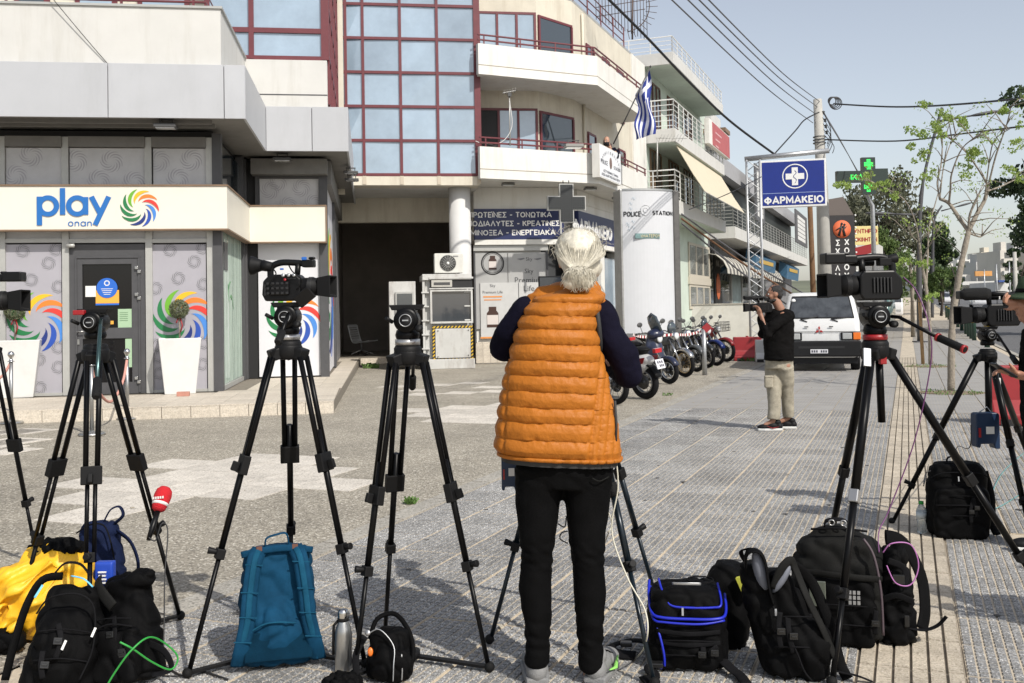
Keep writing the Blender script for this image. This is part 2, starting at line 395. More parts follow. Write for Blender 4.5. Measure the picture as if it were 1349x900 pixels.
M_white_line=mat('road_paint',(.62,.62,.60),.7,var=.2,vs=9)
M_earth=mat('ground_earth',(.22,.20,.17),.95,var=.25,vs=.4)
M_grass=mat('weed_green',(.09,.17,.035),.7,var=.4,vs=30)
M_step=speck('step_tile',(.52,.465,.385),(.6,.55,.47),60,.2,.6,dark=(.44,.39,.32),big=.14,objvar=.08)
def sheet(name,x0,x1,ts,zoff,m,F=FB,flat=False,curve=None):
 mb=MB();vs=[];fs=[]
 for t in ts:
  z=(0 if flat else gz(t))+zoff;c=curve(t) if curve else 0
  vs+=[(x0+c,t,z),(x1+c,t,z)]
 for i in range(len(ts)-1):fs.append((2*i,2*i+1,2*i+3,2*i+2))
 mb.add(vs,fs);o=mb.build(name,m,F=F,base=(0,0,0),fix=False);o['kind']='structure';return o
TS=[-40,0,20,40,45,60,80,100,120,140,160,180,182,260,600]
KX=2.78
sheet('ground',-2500,2500,[-600,0,200,1000,4000],-.16,M_earth,flat=True)
sheet('road',KX+.15,KX+14,TS,-.12,M_asph)
sheet('opposite_pavement',KX+14,KX+19,TS,.0,M_conc)
sheet('side_street',-60,KX+.2,[60,75],-.05+.0,M_asph) if False else None
# kerb: a raised edge in metre-long stones near by
kerb=MB();t=8
sheet('kerb',KX,KX+.15,TS,.008,M_conc)
kb=MB()
for i in range(len(TS)-1):
 a,b=TS[i],TS[i+1];kb.add([(KX+.15,a,gz(a)+.008),(KX+.15,b,gz(b)+.008),(KX+.15,b,gz(b)-.13),(KX+.15,a,gz(a)-.13)],[(0,1,2,3)])
kf=kb.build('kerb_face',M_conc,F=FB,base=(0,0,0));kf['kind']='structure'
ln=MB()
for t in range(10,160,6):
 ln.box(KX+7,KX+7.12,t,t+3,gz(t)-.116,gz(t)-.112)
ln.build('road_marking',M_white_line,F=FB,base=(0,0,0))['kind']='structure'
# the far pavement (mortar bed) and the slabs on it
X_L,X_T0,X_T1,X_R=-3.63,-.23,.18,2.78
sheet('pavement',X_L,X_R,TS,-.012,M_joint)
pave=bpy.data.objects['pavement']
PIT=[(.75,16.9-1.3),]
def far_slab_mat():
 "beyond the built slabs: the same slabs as a pattern"
 m=mat('far_paving',(.22,.215,.21),.8);n=m.node_tree;N=n.nodes;L=n.links;b=N['Principled BSDF']
 tc=N.new('ShaderNodeTexCoord')
 def grid(s,mort):
  mp=N.new('ShaderNodeMapping');mp.inputs['Scale'].default_value=(s,s,s);mp.inputs['Location'].default_value=(.23*s,0,0);L.new(tc.outputs['Object'],mp.inputs[0])
  br=N.new('ShaderNodeTexBrick');br.offset=0;br.inputs['Scale'].default_value=1;br.inputs['Brick Width'].default_value=1;br.inputs['Row Height'].default_value=1;br.inputs['Mortar Size'].default_value=mort
  L.new(mp.outputs[0],br.inputs['Vector']);return br.outputs['Fac']
 a=grid(2.5,.02);c=grid(22.5,.055);mx=N.new('ShaderNodeMath');mx.operation='MAXIMUM';L.new(a,mx.inputs[0]);L.new(c,mx.inputs[1])
 t=N.new('ShaderNodeTexNoise');t.inputs['Scale'].default_value=2;t.inputs['Detail'].default_value=8;L.new(tc.outputs['Object'],t.inputs['Vector'])
 r=N.new('ShaderNodeValToRGB');r.color_ramp.elements[0].color=(.19,.188,.186,1);r.color_ramp.elements[1].color=(.33,.325,.318,1);L.new(t.outputs['Fac'],r.inputs[0])
 q=N.new('ShaderNodeMix');q.data_type='RGBA';L.new(mx.outputs[0],q.inputs[0]);L.new(r.outputs[0],q.inputs[6]);q.inputs[7].default_value=(.35,.315,.26,1)  # joint lines coloured darker to stand for shade inside the recessed gaps
 L.new(q.outputs[2],b.inputs['Base Color']);return m
M_far=far_slab_mat()
SLAB=.4;NC=9
def slab_mesh(seed):
 rnd=random.Random(seed);mb=MB();c=.388/NC
 for i in range(NC):
  for j in range(NC):
   x=-.194+i*c;y=-.194+j*c;g=.0042;e=.0022;h=rnd.uniform(-.0012,.0008)
   x0,x1,y0,y1=x+g,x+c-g,y+g,y+c-g
   mb.add([(x0,y0,-.007),(x1,y0,-.007),(x1,y1,-.007),(x0,y1,-.007),(x0+e,y0+e,h),(x1-e,y0+e,h),(x1-e,y1-e,h),(x0+e,y1-e,h)],[(4,5,6,7),(0,1,5,4),(1,2,6,5),(2,3,7,6),(3,0,4,7)])
 k=len(mb.f)
 mb.add([(-.194,-.194,-.006),(.194,-.194,-.006),(.194,.194,-.006),(-.194,.194,-.006),(-.196,-.196,-.03),(.196,-.196,-.03),(.196,.196,-.03),(-.196,.196,-.03)],[(0,1,2,3),(4,5,1,0),(5,6,2,1),(6,7,3,2),(7,4,0,3)])
 me=mb.mesh('paving_slab',fix=False);me.materials.append(M_cell);me.materials.append(M_joint)
 me.polygons.foreach_set('material_index',[0]*k+[1]*5);return me
slabs=[slab_mesh(i) for i in range(4)]
def infr(F,x,y,m=30):
 p=(F@Vector((x,y,0)))-CP;dF=p.dot(CF)
 if dF<1:return False
 px=CX+FPX*p.dot(CR)/dF;py=CY-FPX*p.dot(CU)/dF
 return-m<px<1349+m and py<900+m*1.5
cells=[]
cols=[X_T0-SLAB*(i+.5) for i in range(8)]+[X_T1+SLAB*(i+.5) for i in range(6)]
for j in range(5,170):
 for x in cols:
  y=SLAB*(j+.5)
  if infr(FB,x,y):cells.append((y,x))
cells.sort()
for y,x in cells[:290]:
 o=link('paving_slab',slabs[random.randrange(4)],pave)
 o.location=(x,y,random.uniform(-.0015,.0015));o.rotation_euler=(random.uniform(-.002,.002),random.uniform(-.002,.002),random.choice((0,1,2,3))*math.pi/2+random.uniform(-.004,.004))
mb=MB()
for y,x in cells[290:]:
 z=gz(y)+random.uniform(-.001,.001);g=.006
 mb.box(x-.2+g,x+.2-g,y-.2+g,y+.2-g,z-.010,z)
o=mb.build('paving_slab',M_far,pave,fix=False);o['kind']='stuff'
# the tactile guiding strip: slabs of five ribs
def tact_mesh(seed):
 rnd=random.Random(seed);mb=MB()
 wdt=.41/6
 for i in range(6):
  x=-.205+i*wdt
  mb.add([(x+.003,-.197,-.02),(x+wdt-.003,-.197,-.02),(x+wdt-.003,.197,-.02),(x+.003,.197,-.02),(x+.007,-.194,.004+rnd.uniform(-.001,.001)),(x+wdt-.007,-.194,.004),(x+wdt-.007,.194,.004+rnd.uniform(-.001,.001)),(x+.007,.194,.004)],[(4,5,6,7),(0,1,5,4),(1,2,6,5),(2,3,7,6),(3,0,4,7)])
 k=len(mb.f);mb.box(-.203,.203,-.197,.197,-.03,-.008)
 me=mb.mesh('tactile_slab',fix=False);me.materials.append(M_tact);me.materials.append(M_tgap)
 me.polygons.foreach_set('material_index',[0]*k+[1]*6);return me
tm=[tact_mesh(i) for i in range(3)]
xt=(X_T0+X_T1)/2
for j in range(5,75):
 y=SLAB*(j+.5)
 if infr(FB,xt,y,80):
  o=link('tactile_slab',tm[j%3],pave);o.location=(xt,y,.0+random.uniform(-.001,.002))
sheet('tactile_path',X_T0,X_T1,[30,45,60,80,100],.004,M_tact)
# border of pale slabs between pavement and square
bd=[]
mb=MB();mb.box(-.085,.085,-.39,.39,-.02,.003);me=mb.mesh('border_stone');me.materials.append(M_conc)
for j in range(2,60):
 y=.8*(j+.5)
 if infr(FB,X_L+.1,y,60):
  o=link('border_stone',me,pave);o.location=(X_L+.10,y,0)
  # the square of washed aggregate
sq=MB();pts=[(-60,-20),(X_L,-20),(X_L,60),(-60,60)]
sq.add([(x,y,-.004) for x,y in pts],[(0,1,2,3)])
plaza=sq.build('square',M_plaza,F=FB,base=(0,0,0),fix=False);plaza['kind']='structure'
# pale stone squares let into it, in stepped clusters
TL=.57
mb=MB();mb.box(-TL/2+.004,TL/2-.004,-TL/2+.004,TL/2-.004,-.03,.0005);me=mb.mesh('pale_slab');me.materials.append(M_marble)
def slab_at(px,py,pattern):
 c=loc(FB,px,py,z=0)
 for(i,j) in pattern:
  o=link('pale_slab',me,plaza);o.location=(c.x+i*TL,c.y+j*TL,random.uniform(0,.0012))
CROSS=[(0,0),(1,0),(-1,0),(0,1),(0,-1),(-1,1),(1,1),(1,-1),(-1,-1),(2,0),(-2,0),(0,2),(0,-2)]
def DIA(c,rows,F0=None):
 for j,xs in rows:
  for i in xs:
   o=link('pale_slab',me,plaza);o.location=(c[0]+i*TL,c[1]+j*TL,random.uniform(0,.0012));o.rotation_euler.z=random.uniform(-.006,.006)
D0=[(2,(0,-1)),(1,(-2,-1,0,1)),(0,(-1,0,1,2)),(-1,(-2,-1,0,1)),(-2,(-1,0)),(-3,(0,))]
DIA((-5.85,7.55),D0);DIA((-6.0,13.6),[(2,(0,1)),(1,(-1,0,1,2)),(0,(-2,-1,0,1,2)),(-1,(-1,0,1,2)),(-2,(0,1))])
for px,py in((580,507),(622,504.5),(645,510),(655,515.5),(607,517.5),(557,519.5),(548,514),(520,509),(35,568),(18,569),(24,581),(5,582),(8,594),(-12,570),(-10,590)):
 c=loc(FB,px,py,z=0);o=link('pale_slab',me,plaza);o.location=(c.x,c.y,.0006)
 # small weeds and tree pits
def tuft(F,x,y,r,n,h,label,name='weeds'):
 mb=MB()
 for k in range(n):
  a=random.uniform(0,6.28);q=r*random.random()**.5;p=Vector((x+q*math.cos(a),y+q*math.sin(a),0));b=random.uniform(0,6.28)
  d=Vector((math.cos(b),math.sin(b),0))*random.uniform(.2,1)*h;hh=h*random.uniform(.4,1.1);s=Vector((-d.y,d.x,0)).normalized()*h*.16
  mb.add([p-s,p+s,p+d*.6+Vector((0,0,hh))+s*.7,p+d+Vector((0,0,hh*.8))],[(0,1,2,3)])
 o=mb.build(name,M_grass,F=F,base=(x,y,0));tag(o,label,'weeds',kind='stuff');return o
p=gp(541,663);tuft(FW,p.x,p.y,.05,60,.05,'small green weed in the joint beside the paved strip')
p=gp(489,485);tuft(FW,p.x,p.y,.25,70,.14,'green weeds growing at the foot of the dark passage step')
for(px,py,sx,nm) in[(1253,518,1.0,'patch of dry soil and weeds round the nearest young tree'),(1222,483,1.3,'green weeds round the paired slim trunks')]:
 c=loc(FB,px,py,z=0);mb=MB()
 for k in range(3):pass
 poly=[]
 for k in range(18):
  a=2*math.pi*k/18;q=.42*random.uniform(.8,1.1);poly.append((c.x+q*1.3*math.cos(a),c.y+q*.9*math.sin(a)))
 mb.prism(poly,-.01,.012);o=mb.build('tree_pit',M_dirt,F=FB,base=(c.x,c.y,0));o['kind']='structure'
 tuft(FB,c.x,c.y,.5*sx,110,.05,nm)
p=gp(972,475);tuft(FW,p.x+.3,p.y-.3,.3,120,.1,'weeds growing beside the red plastic barrier')
for px,py in((879,521),(935,484)):
 p=gp(px,py);tuft(FW,p.x,p.y,.1,30,.05,'tiny weed sprouting near the parked motorcycles')
 # small litter scattered over the pavement and the square
mb=MB();rnd=random.Random(11)
for k in range(260):
 x=rnd.uniform(-9,2.6);y=rnd.uniform(3.5,22);a=rnd.uniform(0,3.14);q=Matrix.Translation((x,y,.003))@Matrix.Rotation(a,4,'Z');L_=rnd.choice((.012,.018,.03));mb.bc((0,0,.003),(L_,.007 if L_<.03 else .02,.004),M=q)
tag(mb.build('litter',mat('litter_pale',(.40,.36,.28),.8,var=.5,vs=3),F=FB,base=(0,0,0)),'scattered butts, leaves and scraps on the paving and the square','litter',kind='stuff')
mb=MB()
for k in range(90):
 x=rnd.uniform(-3.5,2.6);y=rnd.uniform(3.6,20);r_=rnd.uniform(.012,.032);mb.prism([(x+r_*rnd.uniform(.7,1.1)*math.cos(a*.785),y+r_*rnd.uniform(.7,1.1)*math.sin(a*.785)) for a in range(8)],.0005,.0022)
tag(mb.build('gum_spots',mat('gum_dark',(.06,.058,.055),.8),F=FB,base=(0,0,0)),'flattened dark gum spots on the paving slabs','gum',kind='stuff')
# ------------------------------------------------------------------ building materials
M_cream=mat('cream_render',(.60,.56,.465),.85,var=.10,vs=1.2,bump=.12,bs=120,dirt=((.36,.30,.22),.6,2.6,.12))
M_white=mat('white_render',(.68,.67,.63),.8,var=.06,vs=1.5,bump=.1,bs=110,dirt=((.44,.39,.31),.5,3.0,.12))
M_white2=mat('white_render_clean',(.56,.555,.53),.75,var=.05,vs=1.5,bump=.08,bs=110,dirt=((.36,.34,.29),.5,2.6,.12))
M_clad=mat('grey_cladding',(.425,.435,.455),.45,var=.05,vs=1,dirt=((.27,.27,.27),.35,1.2,.2),objvar=.04)
M_sign=mat('cream_sign',(.70,.67,.585),.45,var=.03,vs=2,dirt=((.55,.5,.4),.2,1.4,.3))
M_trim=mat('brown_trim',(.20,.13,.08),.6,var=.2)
M_alu=mat('pale_aluminium',(.42,.42,.40),.45,metal=.3,var=.08)
M_dgrey=mat('dark_frame',(.062,.062,.066),.5,var=.12,vs=6)
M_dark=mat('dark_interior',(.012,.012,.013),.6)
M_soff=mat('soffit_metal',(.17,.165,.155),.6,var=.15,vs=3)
M_print=mat('lavender_film',(.345,.335,.37),.5,var=.05,vs=2,dirt=((.3,.3,.3),.25,2,.5))
M_print2=mat('dusty_film',(.52,.52,.53),.45,var=.12,vs=2)
M_whitefilm=mat('white_film',(.62,.62,.65),.5,var=.04,vs=2)
M_gsw=mat('grey_swirl_print',(.155,.155,.165),.5)
M_gsw2=mat('faint_swirl_print',(.37,.36,.39),.5)
M_red=mat('oxblood_metal',(.135,.028,.035),.45,var=.15,vs=5)
M_pane=mat('reflective_pane',(.285,.37,.455),.10,var=.26,vs=.5,spec=1.,coat=1.,objvar=.10)
M_panedark=mat('dark_pane',(.03,.042,.052),.06,spec=.8,coat=1.,objvar=.25)
M_greenglass=mat('greenish_glass',(.28,.37,.32),.08,var=.25,vs=1.5,coat=1.)
M_curtain=mat('pale_curtain',(.34,.41,.36),.8,var=.1)
M_col=mat('column_white',(.56,.56,.55),.7,var=.04,vs=2,bump=.05,dirt=((.5,.48,.44),.25,2,.4))
M_navy=mat('navy_sign',(.012,.02,.085),.4,var=.08)
M_blue=mat('pharmacy_blue',(.006,.022,.20),.35,var=.06)
M_letter=mat('white_letter',(.72,.72,.70),.5)
M_black=mat('black_print',(.015,.015,.016),.5)
M_steel=mat('brushed_steel',(.42,.42,.41),.32,metal=.9,var=.15,vs=8)
M_galv=mat('galvanised_steel',(.40,.41,.42),.42,metal=.7,var=.15,vs=20)
M_playblue=mat('sign_blue',(.015,.135,.42),.4)
M_mint=mat('mint_render',(.50,.57,.50),.85,var=.08,vs=1.2,dirt=((.3,.36,.31),.3,1.5,.4))
M_brickred=mat('window_wood',(.12,.06,.04),.6,var=.2)
M_spot=mat('lamp_housing',(.06,.06,.06),.5)
M_lampglass=mat('lamp_glass',(.55,.56,.56),.15,coat=1)
SWC=[('swirl_green',(.015,.17,.055)),('swirl_lime',(.14,.38,.03)),('swirl_yellow',(.80,.44,.02)),('swirl_orange',(.80,.20,.03)),('swirl_red',(.70,.045,.035)),('swirl_sky',(.06,.22,.60)),('swirl_blue',(.02,.07,.36)),('swirl_navy',(.012,.03,.17))]
SWM=[mat(n,c,.45) for n,c in SWC]
def XA(px,d,py=300):return loc(FA,px,py,y=d).x
def ZA(px,py,d):return loc(FA,px,py,y=d).z
def T(mb,M):mb.v=[M@v for v in mb.v];return mb
def side_M(s,d0=0):return Matrix.Translation((s,d0,0))@Matrix.Rotation(R(90),4,'Z')
def swirl(parent,cx,cz,d,rad,M=None,mats=None,colored=True,name='swirl_emblem',th=.004,squash=1.):
 "pinwheel of crescents, flat print on a wall plane y=d facing -y"
 base=None
 if colored:
  n=10;cr=crescents(n,rad*.33,rad*1.03,.34,1.35,a0=1.78,cw=-1)
  order=[3,2,1,0,0,0,7,6,5,4]
  first=None
  for i,pl in enumerate(cr):
   mb=MB();mb.prism([(cx+a*squash,cz+b) for a,b in pl],d-th-.0004*i,d,'xz')
   if M:T(mb,M)
   o=mb.build(name if first is None else 'crescent',SWM[order[i]],parent if first is None else parent)
   if first is None:first=o
  return first
 mb=MB()
 for pl in crescents(9,rad*.3,rad,.16,1.9,cw=-1):mb.prism([(cx+a*squash,cz+b) for a,b in pl],d-th,d,'xz')
 if M:T(mb,M)
 return mb
def printpanel(parent,x0,x1,z0,z1,d,m,spots,rad,msw,M=None):
 mb=MB();mb.box(x0,x1,d,d+.03,z0,z1)
 if M:T(mb,M)
 p=mb.build('window_film',m,parent)
 if spots:
  for(a,b) in spots:
   mb=MB()
   if not(x0+rad*.3<a<x1-rad*.3 and z0+rad*.3<b<z1-rad*.3):continue
   for pl in crescents(9,rad*.28,rad,.17,1.9,cw=-1):
    pl=[(min(max(a+u,x0),x1),min(max(b+v,z0),z1)) for u,v in pl]
    mb.prism(pl,d-.003,d+.001,'xz')
   if M:T(mb,M)
   o=mb.build('swirl_print',msw,p)
 return p
def floodlight(x,y,z,F,label,ang=0.,s=1.,col=None):
 t=thing('floodlight',label,'floodlight',(x,y,z),F,'floodlights on the building fronts')
 mb=MB();Mx=Matrix.Translation((x,y,z))@Matrix.Rotation(ang,4,'X')
 mb.bc((0,-.04*s,-.12*s),(.36*s,.24*s,.06*s),M=Mx);mb.build('housing',col or M_spot,t,bevel=.01)
 mb=MB();mb.bc((0,-.04*s,-.155*s),(.3*s,.19*s,.012),M=Mx);mb.build('lens',M_lampglass,t)
 mb=MB();mb.bar((x-.1*s,y,z+.0),(x-.1*s,y,z-.1*s),.02,.03);mb.bar((x+.1*s,y,z),(x+.1*s,y,z-.1*s),.02,.03);mb.bc((x,y,z),(.24*s,.04,.02));mb.build('bracket',M_spot,t)
 return t
 # ================================================================== the betting shop on the left
D1,D2,SC,SS=18.1,21.4,-2.62,-.91
shop=thing('corner_shop','cream fronted betting shop with blue sign and swirl emblem, grey canopy above','shop',(-3.2,18.1,0),FA)
ZF=.18;ZSI0,ZSI1=3.04,3.78;ZC0,ZC1=4.80,5.70;ZP=6.67
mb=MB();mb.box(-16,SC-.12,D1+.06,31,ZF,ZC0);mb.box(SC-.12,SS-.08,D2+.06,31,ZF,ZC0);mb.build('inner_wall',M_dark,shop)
def sbox(name,m,px0,px1,z0,z1,d0,d1,parent=shop,bevel=0,pyr=400,ret=False):
 mb=MB();mb.box(XA(px0,d0,pyr),XA(px1,d0,pyr),d0,d1,z0,z1);return mb.build(name,m,parent,bevel=bevel)
for a,b in((-4,7),(82,91),(192,201),(273,281)):sbox('frame_post',M_alu,a,b,ZF,ZC0-.12,D1-.05,D1+.1)
sbox('corner_pillar',M_dgrey,281,293,ZF,ZC0-.05,D1-.08,D1+.1)
# transoms and sills
for a,b in((7,82),(91,192),(201,273)):
 zt=ZA((a+b)/2,320,D1);sbox('transom',M_alu,a+.15,b-.15,zt,zt+.07,D1-.04,D1+.08)
 sbox('upper_film',M_print2,a+.2,b-.2,zt+.07,zt+.30,D1+.01,D1+.05)
 sbox('shutter_box',M_soff,a+.1,b-.1,ZC0-.30,ZC0-.12,D1-.10,D1+.1)
 if a!=91:sbox('sill',M_alu,a+.2,b-.2,ZF,ZF+.05,D1-.03,D1+.08)
def spots(px0,px1,py0,py1,lst):return[(XA(px,D1,py),ZA(px,py,D1)) for px,py in lst]
L1=[(30,331),(74,329),(64,347),(8,352),(41,369),(77,378),(8,380),(77,458),(51,474),(77,484),(52,511),(77,515),(18,455)]
R1=[(224,330),(267,327),(256,345),(204,351),(235,367),(268,375),(205,380),(269,452),(209,470),(267,480),(210,492),(269,512),(206,455)]
printpanel(shop,XA(7,D1,420)+.01,XA(82,D1,420)-.01,ZF+.05,ZA(45,322,D1),D1,M_print,spots(0,0,0,0,L1),.125,M_gsw)
printpanel(shop,XA(201,D1,420)+.01,XA(273,D1,420)-.01,ZF+.05,ZA(237,322,D1),D1,M_print,spots(0,0,0,0,R1),.125,M_gsw)
for px,py in((50,424),(241,420)):swirl(shop,XA(px,D1,py),ZA(px,py,D1),D1,.50)
# upper windows with dusty film
zu0,zu1=ZSI1-.1,ZC0-.31
U=[(12,180),(60,180),(41,205),(20,232),(112,184),(165,186),(100,212),(147,213),(190,215),(130,238),(176,240),(226,182),(268,184),(209,212),(252,211),(234,236)]
for a,b in((7,82),(91,192),(201,273)):
 printpanel(shop,XA(a,D1,210)+.01,XA(b,D1,210)-.01,zu0,zu1,D1,M_print2,spots(0,0,0,0,U),.20,M_gsw2)
 # the door
dx0,dx1=XA(91.3,D1,420),XA(191.7,D1,420);zd=ZA(140,322,D1)
door=MB()
g0x,g1x=XA(109,D1,400),XA(174,D1,400);za,zb,zc,zdw=ZA(140,348,D1),ZA(140,432,D1),ZA(140,446,D1),ZA(140,504,D1)
for bx in((dx0,g0x,ZF,zd),(g1x,dx1,ZF,zd),(g0x,g1x,za,zd),(g0x,g1x,zc,zb),(g0x,g1x,ZF,zdw)):door.box(bx[0],bx[1],D1-.02,D1+.05,bx[2],bx[3])
door=door.build('door',M_dgrey,shop)
mb=MB();lx0,lx1=XA(101,D1,400),XA(184,D1,400);zl=ZA(140,339,D1)
for a,b in(((lx0,zl),(lx1,zl)),((lx0,ZF+.02),(lx0,zl)),((lx1,ZF+.02),(lx1,zl))):mb.bar((a[0],D1-.025,a[1]),(b[0],D1-.025,b[1]),.03,.03)
mb.build('leaf_edge',M_dgrey,door)
M_doorpane=mat('door_glass',(.006,.006,.007),.08,spec=.35)
for z0,z1 in((zb,za),(zdw,zc)):
 mb=MB();mb.box(g0x,g1x,D1+.01,D1+.02,z0,z1);mb.build('pane',M_doorpane,door)
mb=MB();hx=XA(104,D1,430)
mb.tube((hx,D1-.03,1.28),(hx,D1-.09,1.28),.012);mb.tube((hx,D1-.09,1.28),(hx+.11,D1-.09,1.28),.012);mb.bc((hx,D1-.03,1.1),(.035,.02,.09));mb.build('handle',M_steel,door)
for py in(353,358,388,393,498,503):
 mb=MB();q=loc(FA,180.5 if py in(353,388,498) else 184,py,y=D1);mb.bc((q.x,D1-.045,q.z),(.055,.04,.055));mb.build('hinge',M_steel,door,bevel=.006)
def flat(px,py,w,h,m,name,d=D1-.004,parent=shop,th=.004):
 c=loc(FA,px,py,y=d);mb=MB();mb.bc((c.x,d,c.z),(w,th,h));return mb.build(name,m,parent)
M_stblue=mat('sticker_blue',(.02,.12,.50),.4);M_storg=mat('sticker_orange',(.75,.36,.05),.4);M_paper=mat('white_paper',(.68,.68,.66),.7);M_stgreen=mat('poster_green',(.32,.46,.30),.6)
flat(141.5,391,.39,.23,M_storg,'sticker',parent=door);flat(141.5,401,.39,.03,M_stblue,'sticker_strip',parent=door,d=D1-.006)
c=loc(FA,141,379.5,y=D1-.01);mb=MB();mb.prism([(c.x+.175*math.cos(a*math.pi/16),c.z+.175*math.sin(a*math.pi/16)) for a in range(32)],D1-.014,D1-.008,'xz');st=mb.build('round_sticker',M_stblue,door)
mb=MB()
for k in range(4):mb.bc((c.x,D1-.0155,c.z-.015-k*.032),(.2-.03*k,.002,.009))
for k in range(12):
 a=k*math.pi/6;mb.bc((c.x+.04*math.cos(a),D1-.0155,c.z+.085+.04*math.sin(a)),(.018,.002,.018))
mb.build('sticker_print',M_letter,door)
flat(119.5,384,.175,.19,M_paper,'notice',parent=door)
g=flat(164.5,419.5,.23,.33,M_stgreen,'poster',parent=door)
mb=MB()
for k in range(5):q=loc(FA,163,412+k*2.6,y=D1-.007);mb.bc((q.x,D1-.0075,q.z),(.14,.002,.008))
mb.build('poster_print',mat('print_dark_green',(.06,.14,.06),.6),door)
flat(169.5,465,.11,.5,M_stgreen,'poster',parent=door);flat(146.5,425,.08,.06,M_storg,'small_sticker',parent=door)
q=loc(FA,92,324,y=D1-.06);mb=MB();mb.lathe([(.0,-.08),(.035,-.075),(.035,.05),(.0,.06)],(q.x+.04,q.y-.06,q.z),ax='x',n=12);mb.bc((q.x-.02,q.y,q.z),(.05,.1,.05));mb.build('security_camera',M_alu,shop)
# side glass (looking along the shop)
Ms=side_M(SC)
def sp(name,m,d0,d1,z0,z1,t0=-.03,t1=.05,s=SC,parent=shop,bevel=0):
 mb=MB();mb.box(d0,d1,t0,t1,z0,z1);T(mb,side_M(s));return mb.build(name,m,parent,bevel=bevel)
sp('side_pane',M_greenglass,D1+.12,D2-.45,ZF+.08,ZSI0+.05,0,.02)
for k in range(14):
 a=D1+.18+k*.19+random.uniform(0,.05);sp('curtain',M_curtain,a,a+random.uniform(.05,.11),ZF+.1,ZSI0,-.006,.0)
sp('sill',M_alu,D1+.1,D2-.1,ZF,ZF+.08)
sp('side_pane',M_panedark,D1+.12,D2-.45,ZSI1-.2,ZC0-.2,0,.02)
sp('frame_post',M_dgrey,D2-.45,D2-.3,ZF,ZC0,-.06,.1);sp('frame_post',M_alu,D2-.30,D2-.12,ZF,ZC0,-.03,.1);sp('frame_post',M_dgrey,D2-.12,D2+.05,ZF,ZC0,-.08,.1)
sp('sign_plate',M_dgrey,D1+.35,D1+.75,2.35,2.85,-.02,0)
q=mat('faded_green_print',(.10,.28,.12),.5)
mb=swirl(None,D1+1.0,1.7,-.008,.45,colored=False);mb=MB()
for pl in crescents(5,.1,.5,.22,1.4)[1:3]:mb.prism([(D1+1.0+a,1.7+b) for a,b in pl],-.012,-.006,'xz')
T(mb,Ms).build('swirl_print',q,shop)
# second front
x0,x1=XA(341,D2,420),XA(421.5,D2,420)
sp2=printpanel(shop,x0,x1,ZF+.03,ZSI0+.1,D2,M_whitefilm,[],.1,M_gsw)
q=loc(FA,387,420,y=D2);swirl(shop,q.x,q.z,D2,.56)
sbox('corner_pillar',M_dgrey,421.5,433,ZF,ZC0-.05,D2-.08,D2+.06)
sbox('frame_post',M_dgrey,336,341,ZSI1-.1,ZC0-.1,D2-.05,D2+.06,pyr=250)
U2=[(356,251),(397,248),(379,271),(366,240),(412,268)]
mb=printpanel(shop,XA(342,D2,250),XA(421,D2,250),ZSI1-.1,ZC0-.38,D2,M_print2,[(XA(a,D2,b),ZA(a,b,D2)) for a,b in U2],.20,M_gsw2)
sbox('window_head',M_dgrey,341,421,ZC0-.40,ZC0-.34,D2-.05,D2+.05,pyr=230)
sbox('shutter_box',M_soff,330,431,ZC0-.34,ZC0-.02,D2-.35,D2+.05,pyr=215)
# side wall
Mw=side_M(SS)
mb=MB();mb.box(D2+.08,25.0,0,.05,ZF+.04,4.3);T(mb,Mw).build('wall_panel',M_whitefilm,shop)
mb=MB();mb.box(25.6,30.2,0,.05,ZF+.04,4.4);T(mb,Mw).build('wall_panel',mat('grey_panel',(.22,.22,.23),.6,var=.1),shop)
mb=MB();mb.box(25.0,25.3,-.06,.06,ZF,4.7);T(mb,Mw).build('frame_post',M_dgrey,shop)
mb=MB();mb.box(25.3,25.6,-.03,.06,ZF,4.7);T(mb,Mw).build('frame_post',M_alu,shop)
mb=MB();mb.box(D2+.08,31,-.12,.05,4.3,ZC0);T(mb,Mw).build('shutter_box',M_soff,shop)
swirl(shop,23.2,2.0,-.002,1.45,M=Mw,squash=1.15)
# fascia with the shop sign
sF=XA(299,17.8,260);sE=XA(429,21.1,300)
mb=MB();polyline_wall(mb,[(-16,17.8),(sF,17.8),(sF,21.1),(sE,21.1),(sE,21.36)],.1,ZSI0,ZSI1);fascia=mb.build('fascia',M_sign,shop)
for(z0,z1,pr) in((ZSI0-.03,ZSI0-.002,.02),(ZSI1+.002,ZSI1+.03,.02)):
 mb=MB();polyline_wall(mb,[(-16,17.8-pr),(sF+pr,17.8-pr),(sF+pr,21.1-pr),(sE+pr,21.1-pr),(sE+pr,21.36)],.12+pr,z0,z1);mb.build('fascia_trim',M_trim,fascia)
mb=MB();mb.box(sE+.002,sE+.03,21.08,21.12,ZSI0,ZSI1);mb.build('fascia_trim',M_trim,fascia)
mb=MB();mb.prism([(-16,17.9),(sF-.1,17.9),(sF-.1,21.2),(sE-.1,21.2),(sE-.1,D2),(SC-.1,D2),(SC-.1,D1),(-16,D1)],ZSI0+.02,ZSI0+.05);mb.build('fascia_floor',M_soff,fascia)
c=loc(FA,98,273,y=17.8);c1=loc(FA,50,273,y=17.8);c2=loc(FA,148,273,y=17.8)
text('play',(c.x,17.79,c.z),(1,0,0),(0,0,1),M_playblue,fascia,width=c2.x-c1.x,height=ZA(98,249,17.8)-ZA(98,299,17.8),th=.19,gap=.22,ext=.012)
c=loc(FA,105.5,295,y=17.8);text('onan',(c.x,17.79,c.z),(1,0,0),(0,0,1),M_playblue,fascia,width=.39,height=.085,th=.13,gap=.3)
c=loc(FA,184,274,y=17.795);swirl(fascia,c.x,c.z,17.795,.315,name='crescent')
